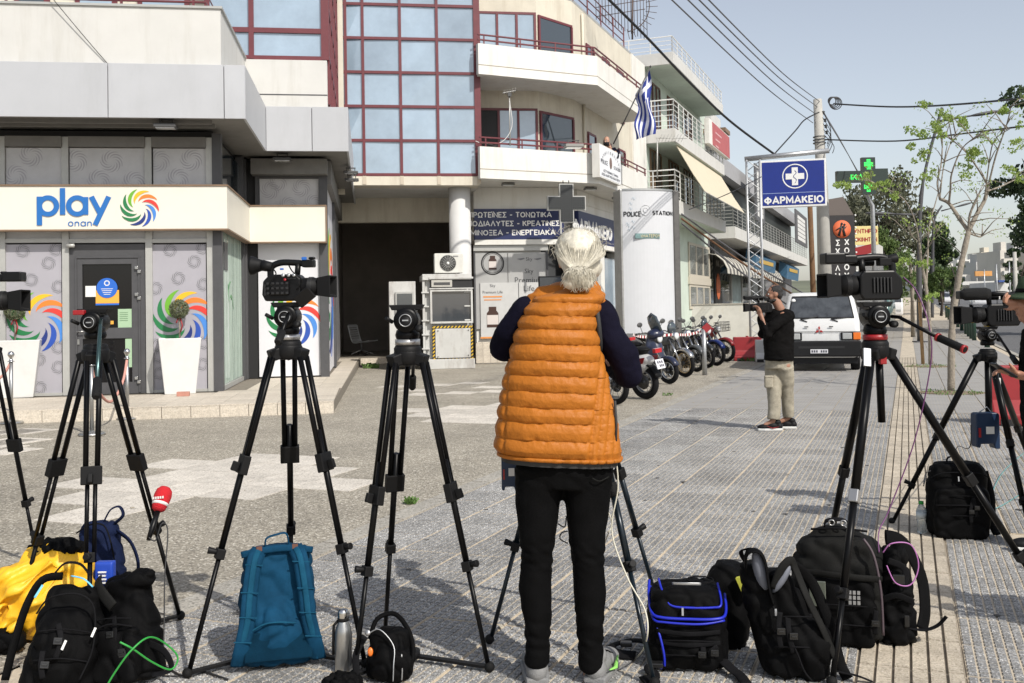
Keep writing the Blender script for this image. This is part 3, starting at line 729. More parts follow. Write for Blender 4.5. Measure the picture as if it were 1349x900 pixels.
# the canopy: soffit and cladding panels, each of its own
sC=XA(323,16.9,120);sE2=XA(459,20.2,180)
seams=[-16,XA(-140,16.9,120),XA(142,16.9,120),XA(295,16.9,120),sC]
for a,b in zip(seams,seams[1:]):
 mb=MB();mb.box(a+.006,b-.006,16.9,16.94,ZC0,ZC1);mb.build('cladding_panel',M_clad,shop,bevel=.004)
mb=MB();mb.box(16.93,20.2,0,.04,ZC0+.001,ZC1);T(mb,side_M(sC)).build('cladding_panel',M_clad,shop)
xs=[sC,XA(411,20.2,180),sE2]
for a,b in zip(xs,xs[1:]):
 mb=MB();mb.box(a+.006,b-.006,20.2,20.24,ZC0,ZC1);mb.build('cladding_panel',M_clad,shop,bevel=.004)
for a,b in((20.23,23.5),(23.51,27),(27.01,30.2)):
 mb=MB();mb.box(a,b,0,.04,ZC0+.001,ZC1);T(mb,side_M(sE2)).build('cladding_panel',M_clad,shop)
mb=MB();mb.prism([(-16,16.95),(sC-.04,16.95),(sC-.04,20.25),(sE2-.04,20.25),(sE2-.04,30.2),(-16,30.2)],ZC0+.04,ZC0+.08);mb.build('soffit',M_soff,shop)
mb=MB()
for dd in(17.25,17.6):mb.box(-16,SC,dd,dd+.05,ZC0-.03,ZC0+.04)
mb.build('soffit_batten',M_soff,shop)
mb=MB();mb.prism([(-16,16.95),(sC-.04,16.95),(sC-.04,20.25),(sE2-.04,20.25),(sE2-.04,30.2),(-16,30.2)],ZC1-.05,ZC1-.01);mb.build('canopy_roof',M_clad,shop)
# white parapet above
sP=XA(291,17.0,60);sE3=XA(431,20.3,110)
mb=MB();polyline_wall(mb,[(-16,17.0),(sP,17.0),(sP,20.3),(sE3,20.3),(sE3,27)],.2,ZC1,ZP);par=mb.build('parapet',M_white2,shop)
mb=MB();polyline_wall(mb,[(-16,16.97),(sP+.03,16.97),(sP+.03,20.27),],.26,ZP,ZP+.04);mb.build('coping',M_alu,par)
zg=ZA(390,125,20.3);mb=MB();mb.box(sP+.05,sE3+.004,20.296,20.31,zg-.012,zg+.012);mb.build('groove',M_dgrey,par)
mb=MB();mb.prism([(-16,17.1),(sP-.1,17.1),(sP-.1,20.4),(sE3-.1,20.4),(sE3-.1,27),(-16,27)],ZP-.5,ZP-.4);mb.build('terrace_floor',M_white2,shop)
# railing on the parapet
rl=MB();rz=(ZP+.13,ZP+.30)
for z in rz:rl.path([(-16,17.08,z),(sP-.25,17.08,z),(sP-.25,20.2,z+.0)],.022,6,smooth=False)
rl.build('rail',M_red,shop)
for px in(-100,-40,8,64,160,255):
 mb=MB();x=XA(px,17.08,10);mb.bar((x,17.08,ZP+.03),(x,17.08,ZP+.75),.04,.03);mb.build('rail_post',M_red,shop)
 # storey above: glazed bay in oxblood frames
def glazing(parent,xs,zs,d,mm,mp,w=.07,M=None,wx=None,proud=.05,tilt=.004):
 for i,x in enumerate(xs):
  ww=(wx or{}).get(i,w)
  mb=MB();mb.box(x-ww/2,x+ww/2,d-proud,d+.06,zs[0]-.02,zs[-1]+.02)
  if M:T(mb,M)
  mb.build('mullion',mm,parent)
 for i in range(len(xs)-1):
  a=xs[i]+w/2;b=xs[i+1]-w/2
  for z in zs:
   mb=MB();mb.box(a-.001,b+.001,d-proud+.006,d+.05,z-w/2,z+w/2)
   if M:T(mb,M)
   mb.build('transom',mm,parent)
  for z0,z1 in zip(zs,zs[1:]):
   t=[random.uniform(-tilt,tilt) for _ in range(4)]
   mb=MB();mb.add([(a,d+t[0],z0+w/2),(b,d+t[1],z0+w/2),(b,d+t[2],z1-w/2),(a,d+t[3],z1-w/2),(a,d+.03,z0+w/2),(b,d+.03,z0+w/2),(b,d+.03,z1-w/2),(a,d+.03,z1-w/2)],[(0,1,2,3),(4,7,6,5),(0,4,5,1),(1,5,6,2),(2,6,7,3),(3,7,4,0)])
   if M:T(mb,M)
   mb.build('pane',mp,parent)
zb1=ZA(380,41,20.45)
glazing(shop,[XA(273,20.45,30),XA(331,20.45,30),XA(424,20.45,30)+.06],[ZP+.06,zb1,zb1+1.35,zb1+2.4,zb1+3.4],20.45,M_red,M_pane,.10,wx={2:.16})
sB=XA(430,20.45,30)
glazing(shop,[20.6,21.6,22.6,23.6,24.6,25.6,26.6],[ZC1+.15,ZP+.2,ZP+1.2,ZP+2.2,ZP+3.2,ZP+4.3],0,M_red,M_pane,.09,M=side_M(sB))
mb=MB();mb.box(sB-.3,sB-.08,20.6,27,ZC1,13);mb.build('bay_core',M_dark,shop)
mb=MB();mb.box(XA(272,20.6,30),sB-.1,20.6,20.8,ZP-.4,11);mb.build('bay_core',M_dark,shop)
mb=MB();mb.box(-16,XA(272,20.9,10),21.2,21.5,ZP-.4,12);mb.build('upper_wall',M_cream,shop)
for a,b in((20,66),(100,155),(182,250)):
 mb=MB();mb.box(XA(a,21.2,5),XA(b,21.2,5),21.14,21.2,ZP-.3,ZP+1.7);wn=mb.build('window',M_red,shop)
 mb=MB();mb.box(XA(a,21.2,5)+.1,XA(b,21.2,5)-.1,21.12,21.16,ZP-.2,ZP+1.6);mb.build('pane',M_panedark if a<60 else M_pane,wn)
mb=MB();mb.box(sB-.05,-.62,26.62,26.72,ZC0-.1,14);mb.build('party_wall',M_cream,shop)
# lamps under the canopy
for px,py,dd,lb in((219,166,17.15,'floodlight under the grey canopy right of centre over the blue sign'),(372,208,20.7,'floodlight above the small upper window at the second shop front')):
 q=loc(FA,px,py,y=dd);floodlight(q.x,dd,ZC0+.02,FA,lb)
for dd,lb in((22.4,'nearer floodlight on the side of the canopy by the passage'),(23.6,'farther floodlight on the side of the canopy by the passage')):
 floodlight(sE2+.0,dd,ZC0-.02,FA,lb,s=.9)
 # raised floor (its own structure) with tiled riser
stp=MB()
XS=-.55
stp.prism([(-16,15.33),(XS-.03,15.33),(-.30,30.0),(3.2,30.0),(3.2,36),(-16,36)],-.02,ZF-.012)
stp=stp.build('step',M_tgap,F=FA,base=(0,0,0));stp['kind']='structure'
tw=.42
mbt=MB();mbt.box(-tw/2+.005,tw/2-.005,0,.03,-.02,ZF-.014);mr=mbt.mesh('riser_tile');mr.materials.append(M_step)
k=0;x=XS-.02-tw/2
while x>-13:
 o=link('riser_tile',mr,stp);o.location=(x,15.30,0);x-=tw
mbt=MB();mbt.box(-tw/2+.003,tw/2-.003,-.2,.2,-.02,0);mt=mbt.mesh('floor_tile');mt.materials.append(M_step)
n=0
for j in range(7):
 for i in range(24):
  x=XS-.02-tw/2-i*tw;y=15.50+j*.406
  if y+.2>17.95 and x<SC:continue
  if n<290:o=link('floor_tile',mt,stp);o.location=(x,y,ZF+random.uniform(-.001,.001));n+=1
for j in range(7,36):
 for i in range(4):
  y=15.50+j*.406;x=XS-.02-tw/2-i*tw+(y-15.3)*.0145
  if(y>21.2 and x<SS-.1) or x<SC-.1:continue
  if n<290:o=link('floor_tile',mt,stp);o.location=(x,y,ZF);n+=1
mb=MB();mb.add([(XS-.03,15.3,-.02),(-.33,29.98,-.02),(-.33,29.98,ZF-.01),(XS-.03,15.3,ZF-.01)],[(0,1,2,3)]);mb.build('side_riser',M_step,stp)
mb=MB();mb.box(-.30,3.2,29.97,29.995,-.02,ZF-.01);mb.build('back_riser',M_step,stp)
# ================================================================== office block with the glass front
DG=26.75
off_=thing('office_building','cream office building with a tall glass curtain wall in oxblood frames over a dark passage','building',(1.0,DG,0),FA)
GX=[-1.4,-.56,-.10,.90,1.90,2.99];GZ=[5.24+.925*k for k in range(9)]
glazing(off_,GX,GZ,DG,M_red,M_pane,.075,wx={5:.17},tilt=.012)
mb=MB();mb.box(-1.6,3.0,DG-.06,DG+.6,4.95,5.19);mb.build('beam',M_cream,off_)
for x in GX[2:]:mb=MB();mb.box(x-.05,x+.05,DG-.075,DG-.055,4.97,5.2);mb.build('beam_joint',mat('pale_joint',(.5,.44,.35),.8),off_)
mb=MB();mb.box(-1.6,2.98,DG+.08,DG+.3,5.2,13.5);mb.box(2.93,3.01,DG+.0,DG+1.6,5.2,13.5);mb.build('inner_wall',mat('oxblood_inner',(.08,.03,.03),.7),off_)
mb=MB();mb.box(-1.6,3.05,DG+.6,36,4.98,5.1);mb.build('passage_ceiling',M_white2,off_)
mb=MB();mb.box(-1.6,2.5,DG+3.2,DG+3.5,4.25,4.98);mb.build('passage_beam',M_cream,off_)
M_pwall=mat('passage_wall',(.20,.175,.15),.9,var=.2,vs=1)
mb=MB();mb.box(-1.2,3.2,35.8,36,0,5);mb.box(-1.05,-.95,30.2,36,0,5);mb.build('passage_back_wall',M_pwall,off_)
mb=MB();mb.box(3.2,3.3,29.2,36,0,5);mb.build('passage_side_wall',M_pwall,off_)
# notice stand and odds in the passage
# column
q=loc(FA,606,300,y=DG+.55)
mb=MB();mb.lathe([(.30,0),(.30,4.97)],(q.x,DG+.55,0),n=36);c_=mb.build('column',M_col,F=FA,base=(q.x,DG+.55,0));tag(c_,'thick round white column beside the dark passage, behind the air conditioner','column')
# ================================================================== the pharmacy block with balconies
ph=thing('pharmacy_building','cream building with white wrap balconies, pharmacy below and police station on the first floor','building',(4.4,28.3,0),FA)
DP=28.35
WB0=FA.inverted()@FB
def bA(x,t,z=0):return WB0@Vector((x,t,z))
XW,XBAL=-9.30,-8.07
cA=(4.95,DP);cB=bA(XW,28.6);cC=bA(XW,37.4);cD=bA(XW-6,37.4)
foot=[(3.02,DP),cA,(cB.x,cB.y),(cC.x,cC.y),(cD.x,cD.y),(3.02,36)]
mb=MB();mb.prism(foot,5.1,10.95);upper=mb.build('upper_wall',M_cream,ph)
mb=MB();mb.prism([(p[0],p[1]) for p in foot],3.6,5.1);mb.build('shop_head_wall',M_white,ph)
mb=MB();mb.box(3.02,4.95,DP,DP+.3,0,3.6);T(mb,Matrix.Identity(4));mb.build('shop_wall',M_white,ph)
mb=MB();mb.prism([(3.3,DP+.35),(4.9,DP+.35),(bA(XW-.3,28.8).x,bA(XW-.3,28.8).y),(bA(XW-.3,37.3).x,bA(XW-.3,37.3).y),(cD.x,cD.y),(3.3,36)],0,3.6);mb.build('shop_core',mat('shop_inside',(.05,.052,.055),.8),ph)
# corner pilaster, white
p0,p1=bA(XW+.05,35.5),bA(XW+.05,37.45)
mb=MB();mb.prism([(p0.x,p0.y),(p1.x,p1.y),(bA(XW-.3,37.45).x,bA(XW-.3,37.45).y),(bA(XW-.3,35.5).x,bA(XW-.3,35.5).y)],0,10.98);mb.build('pilaster',M_white,ph)
# roof edge
mb=MB();mb.prism(foot,10.96,11.04);mb.build('roof_edge',M_alu,ph)
rl=MB();q0,q1,q2=Vector((3.0,DP,0)),Vector((4.95,DP,0)),bA(XW,28.6);q3=bA(XW,34.6)
for z in(11.2,11.45,11.7):rl.path([(p.x,p.y,z) for p in(q0,q1,q2,q3)],.02,5,smooth=False)
rl.build('roof_rail',M_red,ph)
for t in(28.7,30.2,31.7,33.2,34.6):
 p=bA(XW,t);mb=MB();mb.bar((p.x,p.y,11.0),(p.x,p.y,11.72),.04,.04);mb.build('rail_post',M_red,ph)
bal=[(2.99,26.35),(5.92,26.35)]
for(zb,zt,tend) in((5.10,5.96,32.7),(7.93,8.76,32.9)):
 e0=bA(XBAL,tend);e1=bA(XW,tend);kk=bA(XBAL,27.05)
 plan=[(2.99,26.35),(kk.x,kk.y),(e0.x,e0.y),(e1.x,e1.y)]
 mb=MB();mb.prism([(2.99,26.37),(kk.x-.01,kk.y+.02),(e0.x-.02,e0.y),(e1.x,e1.y),(cB.x,cB.y),cA,(2.99,DP)],zb,zb+.16);balc=mb.build('balcony',M_white,ph)
 mb=MB();polyline_wall(mb,plan,.14,zb-.003,zt);mb.build('balcony_front',M_white,balc)
 mb=MB();polyline_wall(mb,[(2.99,26.346),(kk.x+.002,kk.y-.004),(e0.x+.004,e0.y)],.02,zb+.24,zb+.262);mb.build('groove',mat('render_groove',(.30,.27,.22),.9),balc)
 rr=MB();ins=[(2.99,26.42),(kk.x-.05,kk.y+.05),(e0.x-.06,e0.y)]
 for z in(zt+.12,zt+.26):rr.path([(a,b,z) for a,b in ins],.026,6,smooth=False)
 rr.build('rail',M_red,balc)
 L_=(Vector(ins[2])-Vector(ins[1])).length
 pp=[Vector(ins[0]).lerp(Vector(ins[1]),f) for f in(.05,.35,.65,.97)]+[Vector(ins[1]).lerp(Vector(ins[2]),f) for f in(.2,.4,.6,.8,.99)]
 for p in pp:mb=MB();mb.bar((p.x,p.y,zt),(p.x,p.y,zt+.27),.035,.035);mb.build('rail_post',M_red,balc)
mbz=MB();e0=bA(XBAL,27.05)
# windows of the two upper floors: frames and panes
def window(parent,M,x0,x1,z0,z1,nx=2,mf=M_red,mp=M_pane,fw=.07,proud=.05,dark=()):
 mb=MB();mb.box(x0,x1,-.02,.02,z0,z0+fw);mb.box(x0,x1,-.02,.02,z1-fw,z1)
 w=(x1-x0)/nx
 for i in range(nx+1):
  a=x0+i*w;a0=max(x0,a-fw/2) if 0<i<nx else(x0 if i==0 else x1-fw);mb.box(a0,a0+fw,-.035,.02,z0+fw*.98,z1-fw*.98)
 T(mb,M);wn=mb.build('window',mf,parent)
 for i in range(nx):
  a=x0+i*w+fw/2;b=a+w-fw;t=random.uniform(-.006,.006)
  mb=MB();mb.add([(a,-.002+t,z0+fw),(b,-.002-t,z0+fw),(b,-.002-t,z1-fw),(a,-.002+t,z1-fw),(a,.015,z0+fw),(b,.015,z0+fw),(b,.015,z1-fw),(a,.015,z1-fw)],[(0,1,2,3),(4,7,6,5),(0,4,5,1),(1,5,6,2),(2,6,7,3),(3,7,4,0)])
  T(mb,M);mb.build('pane',M_dark if i in dark else mp,wn)
 return wn
MF=Matrix.Translation((0,DP-.03,0))
a=Vector((4.95,DP,0));b=Vector((cB.x,cB.y,0));dd=(b-a);angc=math.atan2(dd.y,dd.x)
MC=Matrix.Translation(a)@Matrix.Rotation(angc,4,'Z')@Matrix.Translation((0,-.03,0))
ang=math.atan2((cC-cB).y,(cC-cB).x)
MSD=Matrix.Translation((cB.x,cB.y,0))@Matrix.Rotation(ang,4,'Z')@Matrix.Translation((0,-.03,0))
for zf,dk in((5.26,(0,)),(8.09,())):
 window(ph,MF,3.2,4.93,zf,zf+2.15,3,dark=dk)
 window(ph,MC,.04,dd.length-.05,zf,zf+2.1,1,mp=M_panedark)
 for t0 in(1.3,3.1,4.9):window(ph,MSD,t0,t0+.85,zf+.05,zf+1.9,1,mp=M_panedark)
 mb=MB();p=bA(XW+.06,29.45);mb.tube((p.x,p.y,zf),(p.x,p.y,zf+2.7),.045);mb.build('drain_pipe',M_cream,ph)
 # curtained railing end on the upper floors
 # the fascia over the shop
mb=MB();mb.box(3.0,5.62,DP-.16,DP-.02,3.57,4.46);fs=mb.build('shop_sign',M_navy,ph)
# the shop corner runs out under the balcony: white head
c0=bA(-9.02,28.0);c1=bA(-9.02,37.2)
MS2=Matrix.Translation((c0.x,c0.y,0))@Matrix.Rotation(ang,4,'Z')
mb=MB();mb.box(0,7.9,0,.14,3.57,4.46);T(mb,MS2);fs2=mb.build('shop_sign',M_navy,ph)
mb=MB();mb.box(3.0,5.63,DP-.2,DP-.0,3.42,3.565);mb.build('sign_edge',M_white,ph)
mb=MB();mb.box(-.02,8.3,-.04,.16,3.42,3.565);T(mb,MS2);mb.build('sign_edge',M_white,ph)
mb=MB();mb.box(3.0,5.62,DP-.1,DP,4.464,5.09);mb.build('head_board',M_white,ph)
mb=MB();mb.box(0,8.6,.04,.3,4.464,5.09);T(mb,MS2);mb.build('head_board',M_white,ph)
mb=MB();mb.box(0,8.6,.01,.1,4.70,4.78);T(mb,MS2);mb.build('head_ledge',M_white,ph)
yl=DP-.165
rows=[(672,287.5,613,727,'ΠΡΩΤΕΪΝΕΣ - ΤΟΝΩΤΙΚΑ'),(672,298.5,602,737,'ΛΙΠΟΔΙΑΛΥΤΕΣ - ΚΡΕΑΤΙΝΕΣ'),(672,307,610,732,'ΑΜΙΝΟΞΕΑ - ΕΝΕΡΓΕΙΑΚΑ')]
rows=[(283,617,727,'ΠΡΩΤΕΪΝΕΣ - ΤΟΝΩΤΙΚΑ'),(294.5,607,737,'ΛΙΠΟΔΙΑΛΥΤΕΣ - ΚΡΕΑΤΙΝΕΣ'),(306.5,612,732,'ΑΜΙΝΟΞΕΑ - ΕΝΕΡΓΕΙΑΚΑ')]
for py,a,b,s in rows:
 A_=loc(FA,a,py,y=yl);B_=loc(FA,b,py,y=yl)
 text(s,((A_.x+B_.x)/2,yl,(A_.z+B_.z)/2),(1,0,0),(0,0,1),M_letter,fs,width=B_.x-A_.x,height=.19,th=.21)
nrm=FA.to_3x3()@(MS2.to_3x3()@Vector((0,-1,0)))
rt=MS2.to_3x3()@Vector((1,0,0))
def onS(px,py):
 Mi=(FA@MS2).inverted();o=Mi@CP;d=Mi.to_3x3()@ray(px,py);t=(-.012-o.y)/d.y;return MS2@(o+d*t)
A_,B_=onS(755,297),onS(806,308)
text('ΦΑΡΜΑΚΕΙΟ',(A_+B_)/2,rt,(0,0,1),M_letter,fs2,width=(B_-A_).length,height=.50,th=.24,gap=.30,ext=.03)
C_=onS(816,310);mb=MB();mb.lathe([(.0,-.05),(.42,-.05),(.42,0),(0,0)],n=32,ax='y');T(mb,Matrix.Translation(C_)@Matrix.Rotation(ang,4,'Z'));mb.build('round_logo',M_letter,fs2)
mb=MB();mb.lathe([(.0,-.056),(.35,-.056),(.35,-.052),(0,-.052)],n=32,ax='y');T(mb,Matrix.Translation(C_)@Matrix.Rotation(ang,4,'Z'));mb.build('round_logo_face',M_navy,fs2)
text('ΛΧ',C_+MS2.to_3x3()@Vector((0,-.062,0)),rt,(0,0,1),M_letter,fs2,height=.38,off=.01)
# window boards of the front shop
fx0,fx1=XA(624,DP-.05,360),XA(722,DP-.05,360)
mb=MB();mb.box(fx0,fx1,DP-.12,DP-.02,3.25,3.41);mb.build('shutter_box',M_alu,ph)
M_ad=mat('advert_grey',(.36,.36,.355),.4,var=.08,vs=2,coat=.4);M_ad2=mat('advert_pale',(.50,.50,.49),.45,var=.08,vs=3)
xm=XA(669,DP-.05,360)
for a,b in((fx0+.05,xm-.01),(xm+.01,fx1-.06)):
 mb=MB();mb.box(a,b,DP-.06,DP-.03,1.0,3.2);mb.build('window_film',M_ad,ph)
mb=MB();mb.box(fx0,fx0+.05,DP-.1,DP,.6,3.25);mb.box(fx1-.06,fx1,DP-.1,DP,.6,3.25);mb.build('window_frame',M_dgrey,ph)
mb=MB();a=XA(633,DP-.1,400);b=XA(683,DP-.1,400);mb.box(a,b,DP-.10,DP-.07,.75,2.33);mb.build('advert_board',M_ad2,ph)
mb=MB();a=XA(684,DP-.1,400);b=XA(720,DP-.1,400);mb.box(a,b,DP-.10,DP-.07,.75,2.33);mb.build('advert_board',M_ad2,ph)
q=loc(FA,649,347,y=DP-.07)
for r0,r1,dd_ in((.34,.30,.0),(.285,.27,.0)):
 mb=MB();mb.torus((q.x,DP-.062,q.z),(r0+r1)/2,(r0-r1)/2,n=44,k=6,sx=.2);mb.build('ring_print',M_black,ph)
M_ink0=mat('advert_ink',(.045,.045,.05),.5);M_bottle=mat('bottle_brown',(.05,.022,.015),.4);M_lab=mat('bottle_label',(.58,.53,.50),.6)
def bottle_print(x,z,k,y):
 mb=MB();mb.prism([(x-.1*k,z-.16*k),(x+.1*k,z-.16*k),(x+.1*k,z+.08*k),(x+.07*k,z+.12*k),(x-.07*k,z+.12*k),(x-.1*k,z+.08*k)],y-.003,y,'xz');mb.bc((x,y-.002,z+.155*k),(.13*k,.003,.07*k));mb.build('bottle_print',M_bottle,ph)
 mb=MB();mb.bc((x,y-.006,z-.03*k),(.19*k,.003,.16*k));mb.build('label_print',M_lab,ph)
bottle_print(q.x,q.z,1.15,DP-.062)
q=loc(FA,649,419,y=DP-.1);bottle_print(q.x,q.z,1.7,DP-.101)
for s,px,py,h,yy in(('Sky',697,358,.16,DP-.062),('Premium',697,369,.15,DP-.062),('Life',697,380,.15,DP-.104),('Sky',697,342,.12,DP-.062),('Sky',649,377,.1,DP-.104),('Premium Life',649,385,.07,DP-.104)):
 q=loc(FA,px,py,y=yy);text(s,(q.x,yy,q.z),(1,0,0),(0,0,1),M_ink0,ph,height=h*1.1,off=.0)
for px in(686,708):
 q=loc(FA,px,342,y=DP-.062);mb=MB();mb.prism([(q.x-.12,q.z+.02),(q.x+.1,q.z+.05),(q.x+.12,q.z+.02),(q.x,q.z-.02)],DP-.065,DP-.062,'xz');mb.build('wing_print',M_gsw,ph)
q=loc(FA,649,391,y=DP-.104);mb=MB();mb.bc((q.x,DP-.104,q.z),(.55,.003,.04));mb.bc((q.x,DP-.104,q.z-.09),(.5,.003,.03));mb.build('orange_print',mat('orange_print',(.65,.25,.06),.6),ph)
mb=MB();q=loc(FA,641,445,y=DP-.104);mb.bc((q.x,DP-.104,q.z),(.35,.003,.05));mb.build('orange_print',MATS['orange_print'],ph)
# street side shopfront: white posts and tall panes
zz=0
mb=MB();mb.box(-.1,.35,.12,.45,0,3.42);T(mb,MS2);mb.build('shop_post',M_white,ph)
xs=[.9,2.6,2.8,4.7,4.9,6.6]
for a,b,m in((.35,2.5,M_panedark),(3.1,4.6,M_pane),(4.7,6.0,M_panedark),(6.2,7.8,M_ad2)):
 mb=MB();mb.box(a,b,.2,.24,.25,3.2);T(mb,MS2);mb.build('shop_pane',m,ph)
for a in(2.5,4.6,6.0,7.8):
 mb=MB();mb.box(a,a+.45 if a in(2.5,4.6) else a+.2,.1,.5,0,3.42);T(mb,MS2);mb.build('shop_post',M_white,ph)
mb=MB();mb.box(.3,8,.15,.3,0,.25);T(mb,MS2);mb.build('shop_sill',M_conc,ph)
# tiled foot of the front
tl=MB();tl.box(-.098,.098,0,.02,0,.2);tme=tl.mesh('wall_tile');tme.materials.append(M_step)
for i in range(12):
 for j in range(3):
  o=link('wall_tile',tme,ph);o.location=Vector((3.1+i*.205,DP-.03,.02+j*.205))-OFF[ph.name]
  # floodlights of the block
q=bA(-8.5,27.0)
for px,py,Y,lb in((669,240,27.6,'floodlight under the white balcony over the front pharmacy sign'),(777,246,28.9,'left floodlight over the angled pharmacy sign'),(814,258,30.6,'right floodlight over the angled pharmacy sign, nearer the totem')):
 p=FA.inverted()@at(px,py,Y);floodlight(p.x,p.y,p.z+.05,FA,lb,s=1.0,col=mat('lamp_grey',(.16,.16,.15),.5))
p=FA.inverted()@at(755,190,26.0);t=floodlight(p.x,p.y,p.z+.1,FA,'big grey floodlight standing off the balcony front left of the police plaque',s=1.35,col=mat('lamp_grey2',(.24,.235,.22),.5))
# the dark pharmacy cross
p=FA.inverted()@at(746,268,27.3)
cr=thing('pharmacy_cross','unlit dark pharmacy cross with pale outline hanging under the balcony','sign',(p.x,p.y,p.z),FA)
def cross_poly(a,b):return[(-b,-a),(b,-a),(b,-b),(a,-b),(a,b),(b,b),(b,a),(-b,a),(-b,b),(-a,b),(-a,-b),(-b,-b)]
mb=MB();mb.prism([(p.x+u,p.z+v) for u,v in cross_poly(.54,.20)],p.y-.06,p.y+.08,'xz');mb.build('cross_rim',M_alu,cr)
mb=MB();mb.prism([(p.x+u,p.z+v) for u,v in cross_poly(.51,.17)],p.y-.085,p.y-.05,'xz');mb.build('cross_face',mat('led_black',(.022,.024,.026),.4),cr)
mb=MB()
for i in range(-9,10):
 for j in range(-9,10):
  if abs(i)<3.2 or abs(j)<3.2:mb.bc((p.x+i*.052,p.y-.088,p.z+j*.052),(.02,.008,.02))
mb.build('led_dots',mat('led_off',(.05,.055,.05),.4),cr)
mb=MB();mb.tube((p.x-.08,p.y,p.z+.53),(p.x-.08,p.y,5.1),.015);mb.tube((p.x+.08,p.y,p.z+.53),(p.x+.08,p.y,5.1),.015);mb.build('hanger',M_spot,cr)
mb=MB();mb.box(p.x-.2,p.x-.15,p.y-.07,p.y-.02,p.z-.85,p.z-.5);mb.build('bracket',M_alu,cr)
# police plaque on the balcony
def street_M(x,t):b=bA(x,t);return Matrix.Translation((b.x,b.y,0))@Matrix.Rotation(ang,4,'Z')
pA=loc(FB,789,215,x=XBAL+.12);pB=loc(FB,817,225,x=XBAL+.12)
t0,t1=pA.y,pB.y;MP=street_M(XBAL+.12,t0);wP=t1-t0
z1p=loc(FB,789,189,x=XBAL+.12).z;z0p=loc(FB,789,233,x=XBAL+.12).z
zq=(z0p+z1p)/2;b0=MP@Vector((0,0,zq))
pl=thing('police_plaque','white police station plaque fixed to the first floor balcony corner','sign',b0,FA)
mb=MB();mb.box(0,wP,-.02,.2,z0p,z1p);T(mb,MP);mb.build('board',M_white,pl)
mb=MB();mb.box(.03,wP-.03,-.026,-.02,z0p+.03,z1p-.03);T(mb,MP);mb.build('face',mat('plaque_white',(.74,.75,.77),.4),pl)
M_ink=mat('dark_ink',(.05,.05,.07),.5)
rtP=MP.to_3x3()@Vector((1,0,0))
for s,fx,fz,wd,hh in(('POLICE',.2,.5,.30,.13),('STATION',.8,.46,.32,.12),('ΑΣΤΥΝΟΜΙΚΟ ΤΜΗΜΑ',.5,.24,.7,.09),('ΑΓΙΩΝ ΑΝΑΡΓΥΡΩΝ-ΚΑΜΑΤΕΡΟΥ',.5,.12,.86,.09)):
 text(s,MP@Vector((wP*fx,-.03,lerp(z0p,z1p,fz))),rtP,(0,0,1),M_ink,pl,width=wP*wd,height=hh,off=.01)
mb=MB();mb.ell((0,0,0),(.13,.012,.17));T(mb,MP@Matrix.Translation((wP*.5,-.03,lerp(z0p,z1p,.55))));mb.build('emblem',mat('emblem_brown',(.18,.12,.10),.5),pl)
for k in range(13):
 a=R(165-k*12.5);c=MP@Vector((wP*.5+wP*.42*math.cos(a),-.03,lerp(z0p,z1p,.42)+.42*math.sin(a)))
 u=Vector((0,0,1))*math.sin(a)+rtP*math.cos(a);r_=Vector((0,0,1))*-math.cos(a)+rtP*math.sin(a)
 text('ΕΛΛΗΝΙΚΗΑΣΤΥΝ'[k],c,r_,u,M_ink,pl,height=.10,off=.01)
 # greek flag on a slanting pole
fb=at(808,190,29.6);ft=at(857,88,29.2)
fl=thing('greek_flag','blue and white striped Greek flag hanging from a slanting dark pole on the balcony','flag',fb)
mb=MB();mb.tube(fb,ft,.022,.018,8);mb.lathe([(0,-.04),(.035,0),(0,.06)],ft,n=10);mb.build('pole',M_spot,fl)
M_fb=mat('flag_blue',(.02,.04,.24),.75);M_fw=mat('flag_white',(.66,.67,.72),.75)
hoist=[ft.lerp(fb,f) for f in(0.03,.36)]
def flagpt(u,v):
 h=hoist[0].lerp(hoist[1],v)
 fall=at(lerp(853,829,v)+lerp(0,-8+18*(1-v),u)*1.0,0,29.4)
 x=h.x+u*(.0+.12*(1-v))+.05*math.sin(u*9+v*5);y=h.y+.11*math.sin(v*9+u*3.5)+.05*math.sin(u*13)
 return Vector((x-.10*u*v,y,h.z-u*lerp(1.95,1.35,v)))
NU,NV=30,27
mb=MB();vs=[flagpt(i/NU,j/NV) for j in range(NV+1) for i in range(NU+1)];fs_=[]
for j in range(NV):
 for i in range(NU):a=j*(NU+1)+i;fs_.append((a,a+1,a+NU+2,a+NU+1))
mb.add(vs,fs_,True);fo=mb.build('cloth',M_fb,fl,fix=False);fo.data.materials.append(M_fw)
idx=[]
for j in range(NV):
 for i in range(NU):
  st=j*9//NV;white=st%2==1
  if i<NU*.37 and j<NV*5/9:
   white=(abs((i+.5)/(NU*.37)-.5)<.1) or(abs((j+.5)/(NV*5/9)-.5)<.1)
  idx.append(1 if white else 0)
fo.data.polygons.foreach_set('material_index',idx)
# the lattice aerial on the roof
ant=thing('roof_aerial','dark curved lattice aerial of thin rods on the pharmacy roof','aerial',at(810,40,31))
mb=MB()
for k in range(17):
 px=784+k*4.2;mb.tube(at(px,-25,31),at(px+1.5,min(26+k*1.7,52),31),.010,n=4)
for py in(-6,6,18):mb.tube(at(785,py+4,31.02),at(850,py-6,31.02),.012,n=4)
cc=at(820,8,31)
for k in range(16):
 a=R(-80+k*11);mb.tube(cc+Vector((.75*math.cos(a),0,.75*math.sin(a))),cc+Vector((1.1*math.cos(a),-.1,1.1*math.sin(a))),.009,n=4)
ring=[cc+Vector((.85*math.cos(R(-80+k*11)),-.04,.85*math.sin(R(-80+k*11)))) for k in range(16)]
mb.path(ring,.016,5);mb.tube(at(833,52,31),at(833,-20,31),.03,n=6)
mb.build('rods',mat('rusty_rod',(.09,.06,.05),.7),ant)
